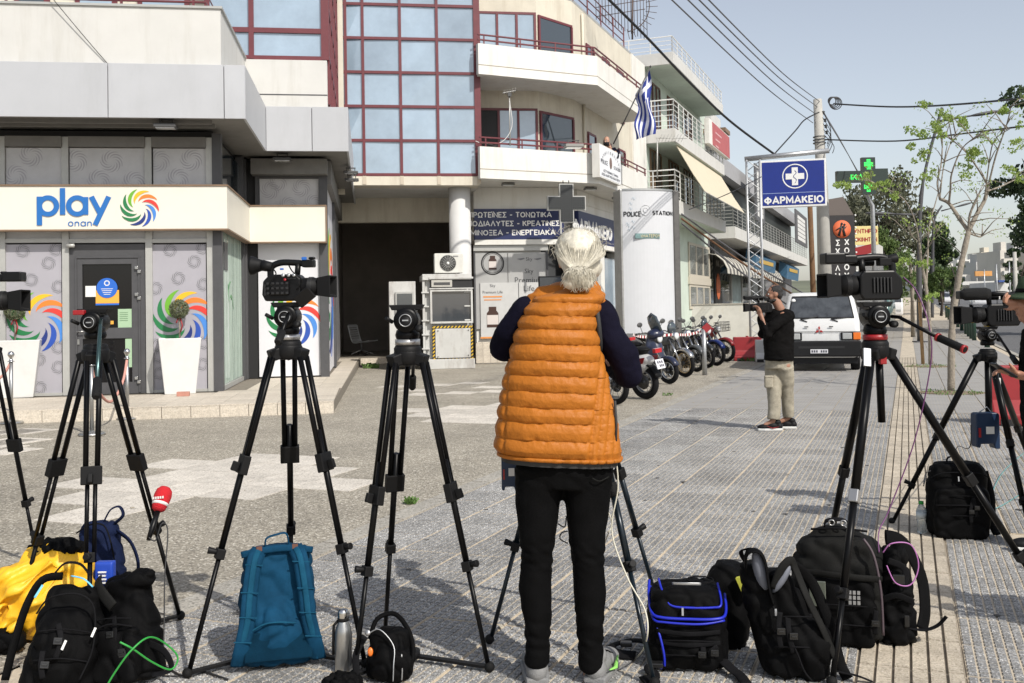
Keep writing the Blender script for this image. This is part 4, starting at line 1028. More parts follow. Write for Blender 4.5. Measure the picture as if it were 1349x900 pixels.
# VHF aerial on the first floor balcony
p=FA.inverted()@at(672,192,26.9);q=FA.inverted()@at(671,124,26.9)
va=thing('balcony_aerial','small white antenna mast on the first floor balcony in front of the dark window','aerial',p,FA)
mb=MB();mb.tube(p,q,.02,n=6);mb.bar(q+Vector((-.18,0,.03)),q+Vector((.18,0,.1)),.02,.02)
for k in range(5):c=q+Vector((-.16+k*.08,0,.03+k*.015));mb.tube(c+Vector((0,-.12,.05)),c+Vector((0,.12,-.03)),.008,n=4)
mb.build('mast',M_alu,va)
mb=MB();mb.bc(q+Vector((0,-.03,-.02)),(.1,.06,.1));mb.build('junction_box',M_spot,va)
mb=MB();mb.path(catmull([q+Vector((0,-.02,-.2)),q+Vector((.05,-.02,-.9)),q+Vector((-.25,-.02,-1.33)),q+Vector((-.75,-.02,-1.36)),q+Vector((-.95,0,-1.3))]),.01,5);mb.build('cable',M_letter,va)
# ================================================================== mint building next door
def MBx(x,t):return FB
mint=thing('mint_building','pale mint apartment building with white railed balconies and a beige awning','building',(-9.3,43,0),FB)
G0,G1=37.55,48.6;GW,GBX=-9.32,-8.13
mb=MB();mb.box(-20,GW,37.7,50.2,0,11.3);mb.build('wall',M_mint,mint)
Msd=lambda x,t:Matrix.Translation((x,t,0))@Matrix.Rotation(R(90),4,'Z')
def rail_box(parent,pts,z,h,n=5,step=.9,m=M_white2,name='railing'):
 rr=MB()
 for k in range(n+1):
  zz=z+.12+(h-.12)*k/n;rr.path([(a,b,zz) for a,b in pts],.016 if k<n else .026,5,smooth=False)
 rr=rr.build(name,m,parent)
 for a,b in zip(pts,pts[1:]):
  a=Vector(a);b=Vector(b);L_=(b-a).length;c=max(1,round(L_/step))
  for k in range(c+1):
   p=a.lerp(b,k/c);q=MB();q.bar((p.x,p.y,z),(p.x,p.y,z+h),.035,.035);q.build('rail_post',m,rr)
 return rr
M_wr=mat('white_railing',(.66,.66,.64),.5,var=.08)
for zb,zt,hr in((5.15,5.70,1.15),(7.93,8.45,1.13),(10.95,11.42,.62)):
 mb=MB();mb.box(-13,GBX,G0,G1,zb,zt);b_=mb.build('balcony_slab',M_white2,mint,bevel=.01)
 mb=MB();mb.box(-12.95,GBX-.05,G0+.05,G1-.05,zb-.02,zb-.001);mb.build('slab_underside',M_mint,b_)
 rail_box(b_,[(-12.5,G0+.06),(GBX-.06,G0+.06),(GBX-.06,G1-.06)],zt,hr,n=5 if hr>1 else 3,m=M_wr)
M_gwin=mat('old_window',(.22,.21,.18),.4,var=.3,vs=3)
for zf in(5.7,8.45):
 for t0 in(38.2,41.5,44.6):
  M=Msd(GW+.03,0);window(mint,M,t0,t0+1.9,zf+.1,zf+2.15,3,mf=M_brickred if zf>8 else M_trim,mp=M_panedark)
 for s0 in(-12.2,-10.6):
  window(mint,Matrix.Translation((0,37.68,0)),s0,s0+1.2,zf+.1,zf+2.1,2,mf=M_trim,mp=M_gwin)
a0=loc(FB,906,330,x=GW).y;a1=loc(FB,933,330,x=GW).y
for z0,z1 in((2.95,4.55),(1.45,2.6)):window(mint,Msd(GW+.04,0),a0,a1,z0,z1,3,mf=mat('cream_frame',(.50,.46,.38),.6),mp=mat('dull_pane',(.20,.21,.20),.25,var=.2,coat=.6),fw=.12)
mb=MB();mb.box(GW,GW+.1,a0-.1,a1+.1,2.6,2.95);mb.build('sill_band',MATS['cream_frame'],mint)
# beige awning hanging from the second floor slab
z_a,z_b=7.9,6.0
mb=MB();e=[]
n=12
for i in range(n+1):
 t=lerp(38.3,G1-.4,i/n);e.append((t,.012*math.sin(i*2.3)))
vs=[]
for t,w in e:vs+=[(GBX-.15,t,z_a),(GBX+.5+w,t,lerp(z_a,z_b,.62)),(GBX+.95+w*2,t,z_b)]
fs_=[]
for i in range(n):a=3*i;fs_+=[(a,a+3,a+4,a+1),(a+1,a+4,a+5,a+2)]
mb.add(vs,fs_);aw=mb.build('awning',mat('awning_cloth',(.55,.49,.37),.85,var=.06),mint,fix=False)
q=aw.modifiers.new('s','SOLIDIFY');q.thickness=.02
mb=MB();mb.tube((GBX+.95,38.3,z_b),(GBX+.95,G1-.4,z_b),.03)
for t in(40.7,44.2,G1-.5):mb.tube((GBX,t,6.9),(GBX+.95,t,z_b),.02,n=5)
mb.build('awning_bar',M_alu,mint)
# red and white shop board on the balcony
s0=loc(FB,938,175,x=GBX+.1).y;s1=loc(FB,957,190,x=GBX+.1).y
z1=loc(FB,935,160,x=GBX+.1).z;z0=loc(FB,935,192,x=GBX+.1).z
mb=MB();mb.box(GBX+.02,GBX+.22,s0-1.4,s1+.1,z0,z1);brd=mb.build('balcony_board',M_white,mint)
mb=MB();mb.box(GBX+.22,GBX+.235,s0-.6,s1+.1,z0+.04,z1-.04);mb.build('board_face',mat('faded_red',(.42,.09,.09),.5,var=.15),brd)
mb=MB()
for k in range(3):mb.box(GBX+.236,GBX+.24,s0+.1,s0+1.7-k*.4,z1-.45-k*.3,z1-.38-k*.3)
mb.build('board_print',mat('pink_print',(.6,.35,.35),.6),brd)
# tv aerial at the first balcony corner
p=FB.inverted()@at(866,235,37.2);q=FB.inverted()@at(866,182,37.2)
t_=thing('tv_aerial','thin television aerial mast at the corner balcony of the mint building','aerial',p,FB)
mb=MB();mb.tube(p,q,.025,n=6);d=FB.inverted().to_3x3()@Vector((1.15,.2,.0));mb.tube(q-d*.05,q+d,.015,n=5)
for k in range(8):c=q+d*(.1+k*.11);mb.tube(c+Vector((-.1,.1,-.12)),c+Vector((.1,-.1,.14)),.009,n=4)
mb.build('mast',M_alu,t_)
# ================================================================== low wall, then the dark fronted building
wl=MB();yw=46.3
w0,w1=loc(FB,899,430,y=yw).x,loc(FB,986,430,y=yw).x
p0=at(899,447,46.0);p1=at(1003,447,45.6)
mb=MB();polyline_wall(mb,[(p0.x,p0.y),(p1.x,p1.y)],.2,0,1.62);wall=mb.build('low_wall',mat('peeling_paint_wall',(.50,.49,.45),.85,var=.1,vs=2,bump=.2,bs=60,dirt=((.40,.33,.22),.6,2.2,.6)),base=(p0.x,p0.y,0))
tag(wall,'low off white wall with peeling paint behind the motorcycles','wall')
mb=MB();polyline_wall(mb,[(p0.x,p0.y-.04),(p1.x,p1.y-.04)],.28,1.62,1.68);mb.build('coping',M_conc,wall)
dk=thing('dark_building','grey fronted low building with white slab edge, dark boards and a striped awning','building',(-9.3,60,0),FB)
M_fsl=mat('grey_board',(.11,.11,.115),.6,var=.1);M_fshop=mat('dark_shop_glazing',(.03,.035,.033),.5)  # second one: even near-black tone of the upper glazing
mb=MB();mb.box(-20,GW-.3,50.4,92,0,7.3);mb.build('wall',mat('grey_wall',(.20,.20,.205),.85,var=.15,vs=1),dk)
mb=MB();mb.box(-14,-8.1,51.2,91,5.05,5.65);sl_=mb.build('balcony_slab',M_white2,dk)
rail_box(sl_,[(-12,51.3),(-8.2,51.3),(-8.2,90.9)],5.65,1.2,n=6,step=1.5,m=M_alu)
mb=MB();mb.box(-20,-9.0,50.8,92,8.7,9.6);mb.build('roof_band',mat('grey_roof_band',(.33,.33,.34),.8,var=.1),dk)
mb=MB();mb.box(-13,-9.1,50.6,53.5,9.6,11.6);mb.build('roof_room',M_white2,dk)
mb=MB();mb.box(-11,-8.2,49.6,51.0,10.3,10.5);mb.build('pergola_roof',M_trim,dk)
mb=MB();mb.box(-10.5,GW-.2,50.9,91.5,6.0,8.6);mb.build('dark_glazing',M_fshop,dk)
for k,(px0,px1,py0,py1) in enumerate(((995,1008,215,300),(1048,1064,275,330))):
 xp=-8.05
 b0=loc(FB,px0,py0,x=xp);b1=loc(FB,px1,py1,x=xp)
 mb=MB();mb.box(xp-.1,xp,b0.y,b1.y,b1.z+.2,b0.z);bb=mb.build('front_board',M_fsl,dk)
 for j in range(6 if k else 9):
  z=b0.z-.5-j*(b0.z-b1.z-.8)/(6 if k else 9);mb=MB();q0=lerp(b0.y,b1.y,.15);q1=lerp(b0.y,b1.y,.8)
  x=q0
  while x<q1:L_=random.uniform(.2,.5);mb.box(xp,xp+.01,x,min(q1,x+L_),z-.14,z+.14);x+=L_+.12
  mb.build('board_print',M_letter,bb)
  # shop fronts beneath: panes, posters, striped awning
for i,(a,b) in enumerate(((51.5,54),(54.3,58),(58.4,62),(62.4,66),(66.4,70),(70.4,74))):
 mb=MB();mb.box(GW-.3,GW-.22,a,b,.6,3.9);mb.build('shop_pane',M_panedark if i!=2 else mat('pale_poster_pane',(.3,.38,.38),.4,var=.3,vs=2),dk)
 mb=MB();mb.box(GW-.32,GW-.15,a-.3,a,0,4.2);mb.build('shop_post',M_alu,dk)
mb=MB();mb.box(GW-.3,GW-.1,50.6,51.3,0,5.0);mb.build('shop_post',M_fsl,dk)
for px0,px1,py0,py1,s in((941,950,320,400,'IN THE\nINK'),):
 b0=loc(FB,px0,py0,x=-9.2);b1=loc(FB,px1,py1,x=-9.2)
 mb=MB();mb.box(-9.3,-9.2,b0.y,b1.y,1.3,b0.z);bb=mb.build('front_board',M_black,dk)
 text('In the\nINK',(-9.19,(b0.y+b1.y)/2,b0.z-.8),(0,1,0),(0,0,1),M_letter,bb,width=(b1.y-b0.y)*.8,height=.8)
 mb=MB();mb.ell((-9.18,(b0.y+b1.y)/2,2.6),(.02,.6,.7));mb.build('board_motif',mat('motif_orange',(.5,.12,.04),.6),bb)
for px in((985,1012),(1028,1044)):
 b0=loc(FB,px[0],325,x=-8.9);b1=loc(FB,px[1],325,x=-8.9)
 mb=MB();mb.add([(-8.4,b0.y,4.6),(-8.4,b1.y,4.6),(-9.0,b1.y,5.0),(-9.0,b0.y,5.0),(-8.5,b0.y,3.6),(-8.5,b1.y,3.6),(-9.1,b1.y,4.0),(-9.1,b0.y,4.0)],[(0,1,2,3),(4,7,6,5),(0,4,5,1),(1,5,6,2),(2,6,7,3),(3,7,4,0)])
 bb=mb.build('blue_board',mat('board_blue',(.05,.13,.22),.5),dk)
 mb=MB();mb.add([(-8.41,lerp(b0.y,b1.y,.15),4.2),(-8.41,lerp(b0.y,b1.y,.85),4.2),(-8.39,lerp(b0.y,b1.y,.85),4.45),(-8.39,lerp(b0.y,b1.y,.15),4.45)],[(0,1,2,3)]);mb.build('board_print',mat('ochre_print',(.5,.33,.08),.6),bb)
aw0=loc(FB,957,372,x=-8.4).y;aw1=74
mb=MB();n=44;M_str=mat('stripe_pale',(.50,.48,.42),.8)
prof=[(-9.4,4.25),(-8.9,4.15),(-8.55,3.85),(-8.35,3.45),(-8.33,3.2)]
vs=[]
for i in range(n+1):
 t=lerp(aw0,aw1,i/n);vs+=[(x,t,z) for x,z in prof]
fs_=[(5*i+j,5*i+5+j,5*i+6+j,5*i+1+j) for i in range(n) for j in range(4)]
mb.add(vs,fs_);aw=mb.build('striped_awning',M_str,dk,fix=False);aw.data.materials.append(mat('stripe_dark',(.10,.095,.09),.8))
aw.data.polygons.foreach_set('material_index',[(i//4)%2 for i in range(len(fs_))]);q=aw.modifiers.new('s','SOLIDIFY');q.thickness=.03
# ================================================================== the police station totem
TY=23.0
pl_=FB.inverted()@at(822,400,TY);pr_=FB.inverted()@at(889,400,TY+.35)
w0=FB@pl_;w1=FB@pr_;ux=(w1-w0);ux.z=0;TW=ux.length;tang=math.atan2(ux.y,ux.x)
FT=Matrix.Translation((w0.x,w0.y,0))@Matrix.Rotation(tang,4,'Z')
tot=thing('police_totem','tall curved white police station totem with grey metal sides beside the motorcycles','sign',(TW/2,0,0),FT)
ZT0,ZT1=.93,loc(FT,822,250,y=0).z
def bow(x):return-.16*(1-((x-TW/2)/(TW/2))**2)
mb=MB();n=16;P=[(TW*i/n,bow(TW*i/n)) for i in range(n+1)]
mb.prism(P+[(TW,.05),(0,.05)],ZT0,ZT1-.03);f_=mb.build('face_panel',mat('totem_white',(.53,.54,.56),.35,var=.03,coat=.3),tot)
for p in f_.data.polygons:
 pass
mb=MB();mb.prism([(a,b+.015) for a,b in P]+[(TW,.05),(0,.05)],0,ZT0-.003);mb.build('base_panel',M_steel,tot)
mb=MB();mb.prism([(a,b-.012) for a,b in P]+[(TW,.4),(0,.4)],ZT1-.028,ZT1+.02);mb.build('cap',M_steel,tot)
mb=MB();mb.box(TW+.002,TW+.16,-.03,.42,0,ZT1);mb.build('side_post',mat('darkened_steel',(.13,.125,.12),.4,metal=.6,var=.15,vs=8),tot,bevel=.02)  # right post toned darker than the left one
mb=MB();mb.box(-.05,-.002,-.02,.42,0,ZT1);mb.build('side_post',M_steel,tot,bevel=.01)
mb=MB();mb.box(0,TW,.1,.4,0,ZT1-.04);mb.build('back_panel',M_galv,tot)
def ttext(s,px,py,wpx,h,m,off=.02):
 c=loc(FT,px,py,y=-.1);a=loc(FT,px-wpx/2,py,y=-.1);b=loc(FT,px+wpx/2,py,y=-.1)
 o=text(s,(c.x,0,c.z),(1,0,0),(0,0,1),m,tot,width=b.x-a.x,height=h,off=off,ext=0)
 for v in o.data.vertices:v.co.y=bow(v.co.x+TW/2)-.010
 return o
ttext('POLICE',833,282,20,.125,M_black,.045);ttext('STATION',873,281,30,.125,M_black,.045)
c=loc(FT,853,311,y=-.16);mb=MB();mb.bc((c.x,bow(c.x)+.004,c.z),(.62,.02,.12));mb.build('name_strip',mat('strip_teal',(.13,.22,.22),.6,var=.3,vs=6),tot)
o=ttext('ΚΑΜΑΤΕΡΟΥ',853,311,30,.085,mat('strip_ochre',(.50,.45,.28),.6),.01)
for v in o.data.vertices:v.co.y-=.018
c=loc(FT,850.5,277,y=-.16);mb=MB();mb.torus((c.x,bow(c.x)-.004,c.z),.12,.007,n=24,k=5);mb.torus((c.x,bow(c.x)-.004,c.z),.055,.006,n=20,k=5);mb.build('emblem',mat('emblem_grey',(.45,.46,.47),.5),tot)
for k in range(9):
 mb=MB();c=loc(FT,823.5+random.uniform(0,9),263+k*6.5 if k<4 else 283+k*2.6,y=-.05);mb.path(catmull([(c.x,bow(c.x)-.004,c.z),(c.x+.03,bow(c.x+.03)-.004,c.z+.05),(c.x+.05,bow(c.x+.05)-.004,c.z-.02),(c.x+.08,bow(c.x+.08)-.004,c.z+.04)],3),.004,4);mb.build('faint_scrawl',mat('scrawl_blue',(.38,.47,.55),.6),tot)
 # ================================================================== police sentry box with the air conditioner
BY=26.1
bx0=FA.inverted()@gp(556,487);bx1=FA.inverted()@gp(627,487)
by=bx0.y+.1;X0=bx0.x;X1=bx1.x+.02;BW=X1-X0
bo=thing('sentry_box','battered white armoured sentry box with dark window and black and yellow hazard tape','booth',((X0+X1)/2,by,0),FA)
M_bx=mat('booth_white',(.50,.50,.48),.6,var=.1,vs=2,bump=.1,bs=30,dirt=((.16,.12,.09),.7,2.5,.35))
ZB1=loc(FA,590,361,y=by).z
mb=MB();mb.box(X0+.12,X1-.14,by+.12,by+1.5,.12,ZB1-.1);mb.build('body',M_bx,bo)
mb=MB();mb.box(X0-.02,X1+.03,by-.08,by+1.6,0,.26);mb.build('base',M_bx,bo,bevel=.01)
mb=MB();mb.box(X0+.05,X1-.02,by-.02,by+1.6,ZB1-.16,ZB1);mb.build('roof',M_bx,bo,bevel=.01)
def bxx(px):return loc(FA,px,420,y=by).x
def bzz(py):return loc(FA,590,py,y=by).z
xl,xr=bxx(566),bxx(624);xl,xr=bxx(565.5),bxx(623.5)
for x in(X0+.0,X1-.24):
 for py in(385,403.5,422,440.5,459):
  z=bzz(py);mb=MB();mb.box(x+.02,x+.22,by-.0,by+.14,z-.018,z+.018);mb.build('rib',M_bx,bo)
for x in(X0+.05,X1-.1):mb=MB();mb.box(x,x+.06,by+.03,by+.13,.26,ZB1-.17);mb.build('edge_post',M_bx,bo)
wx0,wx1=bxx(566),bxx(624)
wx0,wx1=bxx(567),bxx(623)
mb=MB();z0,z1=bzz(426),bzz(382)
for b in((wx0,wx1,z0,z0+.05),(wx0,wx1,z1-.04,z1),(wx0,wx0+.05,z0+.05,z1-.04),(wx1-.05,wx1,z0+.05,z1-.04)):mb.box(b[0],b[1],by-.05,by+.1,b[2],b[3])
mb.build('window_frame',M_bx,bo)
mb=MB();mb.box(wx0+.05,wx1-.05,by+.02,by+.04,z0+.05,z1-.04);mb.build('window_pane',mat('booth_glass',(.05,.056,.063),.06,coat=1.),bo)
z2,z3=bzz(380),bzz(367.5)
mb=MB();mb.box(wx0,wx1,by-.0,by+.02,z2,z3);mb.build('vent_recess',M_dark,bo)
mb=MB();mb.box(wx0-.02,wx1+.02,by-.06,by+.1,z3,z3+.05);mb.box(wx0-.02,wx1+.02,by-.06,by+.1,z2-.02,z2+.012);mb.build('vent_frame',M_bx,bo)
mb=MB();mb.box(wx0+.04,lerp(wx0,wx1,.52),by-.04,by+.03,z2+.04,z3-.03);vb=mb.build('vent_unit',mat('unit_cream',(.42,.41,.37),.5),bo)
mb=MB();mb.box(wx0+.1,lerp(wx0,wx1,.47),by-.045,by-.039,z2+.09,z3-.09);mb.build('vent_grille',M_spot,vb)
hx0,hx1,hz0,hz1=bxx(569.5),bxx(622.5),bzz(475),bzz(429.5)
M_yel=mat('hazard_yellow',(.62,.40,.03),.6,var=.2)
mb=MB();mb.box(hx0,hx1,by-.03,by+.12,hz0,hz1);hz=mb.build('tape_board',M_black,bo)
wd=.055
def stripes(a,b,vertical,lo,hi):
 k=a
 while k<b-.04:
  m_=MB()
  if vertical:m_.prism([(lo,k),(hi,k+.045),(hi,min(b,k+.09)),(lo,min(b,k+.045))],by-.034,by-.031,'xz')
  else:m_.prism([(k,lo),(min(b,k+.045),lo),(min(b,k+.09),hi),(k+.045,hi)],by-.034,by-.031,'xz')
  m_.build('tape_stripe',M_yel,hz);k+=.095
stripes(hz0,hz1,True,hx0,hx0+wd);stripes(hz0,hz1,True,hx1-wd,hx1);stripes(hx0,hx1-.05,False,hz1-wd,hz1);stripes(hx0,hx1-.05,False,hz0,hz0+wd)
mb=MB();mb.box(hx0+.07,hx1-.07,by-.07,by-.03,hz0+.07,hz1-.07);dr=mb.build('hatch',M_bx,bo,bevel=.008)
mb=MB();k=hx0+.12
while k<hx1-.1:mb.box(k,k+.012,by-.074,by-.069,hz0+.1,hz1-.1);k+=.055
mb.build('hatch_rib',M_bx,dr)
for px,py in((577,436),(617,435),(577,470),(617,468)):
 q=loc(FA,px,py,y=by-.07);mb=MB();mb.lathe([(0,-.02),(.016,-.02),(.016,0)],(q.x,by-.07,q.z),ax='y',n=8);mb.build('bolt',M_spot,dr)
 # the split unit on the roof
ac=thing('air_conditioner','white outdoor air conditioning unit standing on the sentry box roof','air conditioner',(bxx(595),by+.35,ZB1),FA)
ax0,ax1=bxx(574),bxx(612);az1=ZB1+.56
mb=MB();mb.box(ax0,ax1,by+.15,by+.5,ZB1+.03,az1);mb.build('casing',mat('ac_white',(.60,.60,.56),.5,var=.05,dirt=((.35,.3,.22),.3,5,.4)),ac,bevel=.015)
q=loc(FA,589.5,347,y=by+.15);cz=(ZB1+az1)/2+.015;cxx=ax0+.36
mb=MB();mb.lathe([(0,-.01),(.22,-.01),(.22,.0)],(cxx,by+.15,cz),ax='y',n=30);mb.build('fan_opening',M_black,ac)
mb=MB()
for r_ in(.05,.09,.13,.17,.21):mb.torus((cxx,by+.135,cz),r_,.004,n=26,k=4)
for k in range(16):a=k*math.pi/8;mb.tube((cxx+.04*math.cos(a),by+.135,cz+.04*math.sin(a)),(cxx+.215*math.cos(a),by+.135,cz+.215*math.sin(a)),.004,n=4)
mb.build('fan_grille',M_alu,ac);mb=MB();mb.lathe([(0,-.03),(.035,-.025),(.04,0)],(cxx,by+.13,cz),ax='y',n=14);mb.build('fan_hub',M_letter,ac)
mb=MB();mb.box(ax0+.1,ax0+.14,by+.1,by+.55,ZB1,ZB1+.03);mb.box(ax1-.14,ax1-.1,by+.1,by+.55,ZB1,ZB1+.03);mb.build('foot',M_spot,ac)
mb=MB();mb.bc((ax1-.2,by+.146,az1-.08),(.14,.006,.03));mb.build('badge',mat('badge_grey',(.2,.2,.2),.5),ac)
# narrow cabinet left of the box
cx0=XA(513,26.4,420);cx1=XA(548,26.4,420);czt=ZA(530,371,26.4)
cab=thing('metal_cabinet','narrow white metal cabinet with a small glazed hatch left of the sentry box','cabinet',((cx0+cx1)/2,26.4,0),FA)
mb=MB();mb.box(cx0,cx1,26.4,27.2,.12,czt);mb.build('body',M_bx,cab,bevel=.01)
wx=(XA(521,26.4,400),XA(545,26.4,400));wz=(ZA(530,409,26.4),ZA(530,387,26.4))
mb=MB();mb.box(wx[0],wx[1],26.33,26.4,wz[0]-.05,wz[1]+.05);f_=mb.build('hatch_frame',M_alu,cab)
mb=MB();mb.box(wx[0]+.04,wx[1]-.04,26.315,26.329,wz[0],wz[1]);mb.build('hatch_pane',M_panedark,f_)
# white bench seat in the passage
def bench_seat(px,py,Y,label):
 p=FA.inverted()@gp(px,py,ZF)
 t=thing('slatted_chair',label,'chair',(0,0,0),FA@Matrix.Translation((p.x,p.y,ZF))@Matrix.Rotation(R(-28),4,'Z'))
 q=Vector((0,0,0));m=mat('chair_white',(.62,.63,.62),.4,metal=.2)
 a=q+Vector((-.22,0,.44));pts=[q+Vector((-.34,0,.95)),q+Vector((-.28,0,.7)),q+Vector((-.2,0,.45)),q+Vector((-.1,0,.38)),q+Vector((.1,0,.40)),q+Vector((.42,0,.45))]
 pts=catmull(pts,4)
 for k in range(len(pts)-1):
  d=(pts[k+1]-pts[k]);mb=MB();mb.bar(pts[k]+Vector((0,-.28,0)),pts[k]+Vector((0,.28,0)),.045,.012,up=d.normalized().cross(Vector((0,1,0))));mb.build('slat',m,t)
 for s in(-.3,.3):mb=MB();mb.path([p_+Vector((0,s,0)) for p_ in pts],.018,6);mb.build('side_rail',m,t)
 mb=MB();mb.tube(q+Vector((0,-.05,.4)),q+Vector((0,-.05,.14)),.03);mb.build('stem',M_steel,t)
 for dx,dy in((-.3,-.18),(.3,-.18),(-.25,.2),(.3,.2)):mb=MB();mb.bar(q+Vector((0,-.05,.15)),q+Vector((dx,dy,.015)),.04,.025);mb.build('foot',M_steel,t)
bench_seat(477,467,30,'white slatted metal chair on a star foot at the dark passage entrance')
# ================================================================== poles, signs and lamps along the street
def post(px,py,r,ztop,label,name='pole',cat='pole',m=M_galv,F=FW,lean=(0,0),z=0):
 p=gp(px,py,z);mb=MB();mb.tube((p.x,p.y,z),(p.x+lean[0],p.y+lean[1],ztop),r,r*.8,14);o=mb.build(name,m,base=(p.x,p.y,z));tag(o,label,cat);return o,p
 # truss tower with the blue pharmacy board
YT=29.0
tt=at(994,300,YT);hw=.19
FTr=Matrix.Translation((tt.x,tt.y,0))@Matrix.Rotation(R(-12),4,'Z')
trs=thing('truss_sign','blue pharmacy board with white cross hung from an aluminium truss tower','sign',(0,0,0),FTr)
ztop=at(994,212,YT).z
ch=[(-hw,-hw),(hw,-hw),(hw,hw),(-hw,hw)]
M_tr=mat('truss_aluminium',(.48,.49,.50),.4,metal=.5,var=.1)
for a,b in ch:mb=MB();mb.tube((a,b,0),(a,b,ztop),.028,n=8);mb.build('chord',M_tr,trs)
mb=MB();nseg=20
for k in range(4):
 a=Vector((*ch[k],0));b=Vector((*ch[(k+1)%4],0))
 for i in range(nseg):
  z0=ztop*i/nseg;z1=ztop*(i+1)/nseg;p,q=(a,b) if i%2==0 else(b,a)
  mb.tube(p+Vector((0,0,z0)),q+Vector((0,0,z1)),.013,n=5,cap=False)
o=mb.build('lacing',M_tr,trs);o['kind']='stuff'
mb=MB();mb.box(-.3,.3,-.3,.3,0,.03);mb.build('base_plate',M_tr,trs)
e0=loc(FTr,981,209,y=-hw);e1=loc(FTr,1093,197,y=-hw-.0)
mb=MB();mb.tube((e0.x,-.05,e0.z),(e1.x,-.05,(e0.z+e1.z)/2+.06),.075,n=12);mb.build('top_beam',M_galv,trs)
s0=loc(FTr,1001,213,y=-.05);s1=loc(FTr,1089,269,y=-.05);zt_=loc(FTr,1045,211,y=-.05).z;zb_=loc(FTr,1045,273,y=-.05).z
mb=MB();mb.box(s0.x,s1.x,-.14,.06,zb_,zt_);bd_=mb.build('sign_box',M_letter,trs,bevel=.01)
mb=MB();mb.box(s0.x+.05,s1.x-.05,-.15,-.139,zb_+.06,zt_-.05);mb.build('sign_face',M_blue,trs)
zm=lerp(zb_,zt_,.30);mb=MB();mb.box(s0.x+.05,s1.x-.05,-.154,-.149,zm-.008,zm+.008);mb.build('face_line',mat('pale_blue_line',(.25,.32,.55),.5),trs)
cx_=(s0.x+s1.x)/2+.05;cz_=lerp(zb_,zt_,.645)
mb=MB();mb.torus((cx_,-.153,cz_),.345,.018,n=44,k=6,sx=.3);mb.build('ring_print',M_letter,trs)
mb=MB();mb.prism([(cx_+u,cz_+v) for u,v in cross_poly(.26,.085)],-.158,-.149,'xz');mb.build('cross_print',M_letter,trs)
mb=MB();mb.path(catmull([(cx_-.0,-.161,cz_-.2),(cx_+.04,-.161,cz_-.1),(cx_-.04,-.161,cz_),(cx_+.04,-.161,cz_+.1),(cx_,-.161,cz_+.17)],5),.008,5);mb.build('serpent_print',M_blue,trs)
text('ΦΑΡΜΑΚΕΙΟ',((s0.x+s1.x)/2+.0,-.154,lerp(zb_,zm,.52)),(1,0,0),(0,0,1),M_letter,trs,width=(s1.x-s0.x)*.90,height=(zm-zb_)*.60,th=.24,gap=.3)
# concrete power pole and brown timber pole
pc=at(1088,402,33)
mb=MB();zt=at(1077,131,33).z;mb.path([(pc.x,pc.y,0),(at(1083,250,33).x,pc.y,5.5),(at(1077,131,33).x,pc.y,zt)],[.26,.19,.14],14)
M_pole=mat('pole_concrete',(.40,.39,.36),.85,var=.12,vs=5,bump=.2,bs=50)
pole=thing('power_pole','thick pale concrete power pole with insulators behind the blue pharmacy board','pole',(pc.x,pc.y,0));mb.build('shaft',M_pole,pole)
for k,(px,py) in enumerate(((1087,158),(1088,166),(1089,174),(1085,148))):
 q=at(px,py,33);mb=MB();mb.lathe([(0,-.08),(.05,-.06),(.03,0),(.055,.02),(0,.06)],q,n=10);mb.tube(q,(q.x-.25,q.y,q.z),.012,n=5);mb.build('insulator',M_spot,pole)
mb=MB()
for k in range(3):
 q=at(1079,181+k*4,33);mb.torus((q.x,q.y-.05,q.z),.2,.02,n=16,k=5,ax='z')
mb.build('band',M_spot,pole)
mb=MB();q=at(1096,133,32.9)
for k in range(5):mb.torus((q.x+.03*k,q.y,q.z-.02*k),.13+.02*k,.016,n=18,k=5)
for k in range(5):
 a=at(1079,140+k*8,32.9);b=at(1093+random.uniform(-4,4),190+k*3,32.9);mb.path(catmull([a,(a+b)/2+Vector((.25,0,-.1)),b],5),.012,4)
mb.build('cable_loops',M_black,pole)
pw=at(1072,402,31);mb=MB();mb.tube((pw.x+.02,pw.y,0),(pw.x-.04,pw.y,at(1070,270,31).z),.095,.08,12)
o=mb.build('timber_pole',mat('brown_timber',(.13,.065,.025),.8,var=.25,vs=8),base=(pw.x,pw.y,0));tag(o,'brown timber pole standing left of the concrete pole under the blue board','pole')
for k,px in enumerate((1084,1094)):
 q=at(px,390,31.5);mb=MB();mb.box(q.x-.13,q.x+.13,q.y-.1,q.y+.1,0,at(px,365,31.5).z);o=mb.build('meter_cabinet',mat('cabinet_grey',(.27,.28,.30),.5,var=.1),base=(q.x,q.y,0),bevel=.01)
 tag(o,('left' if k==0 else 'right')+' slim grey electricity cabinet at the foot of the concrete pole','cabinet','grey electricity cabinets by the pole')
 # green led pharmacy cross on its own post
YG=32.0;g0=at(1135,232,YG)
gc=thing('led_cross','dark pharmacy cross with lit green LED crosses and lettering, on a grey post','sign',(g0.x+.55,YG,0))
M_ledb=mat('led_panel',(.012,.025,.02),.4)
def gq(px,py):return at(px,py,YG)
mb=MB();a,b,c,d=gq(1101,226),gq(1169,240),gq(1134,208),gq(1153,256)
mb.prism([(a.x,b.z),(c.x,b.z),(c.x,d.z),(d.x,d.z),(d.x,b.z),(b.x,b.z+.02),(b.x,a.z+.06),(d.x,a.z+.06),(d.x,c.z),(c.x,c.z),(c.x,a.z),(a.x,a.z)],YG-.08,YG+.08,'xz');mb.build('panel',M_ledb,gc)
M_led=mat('led_green',(.02,.3,.05),.5,emit=(.04,1.0,.14),es=1.1)
for py in(217,246.5):
 q=gq(1143,py)
 for i in range(-3,4):
  for j in range(-3,4):
   if abs(i)<2 or abs(j)<2:
    mb=MB();mb.bc((q.x+i*.042,YG-.085,q.z+j*.048),(.037,.01,.042));mb.build('led',M_led,gc)
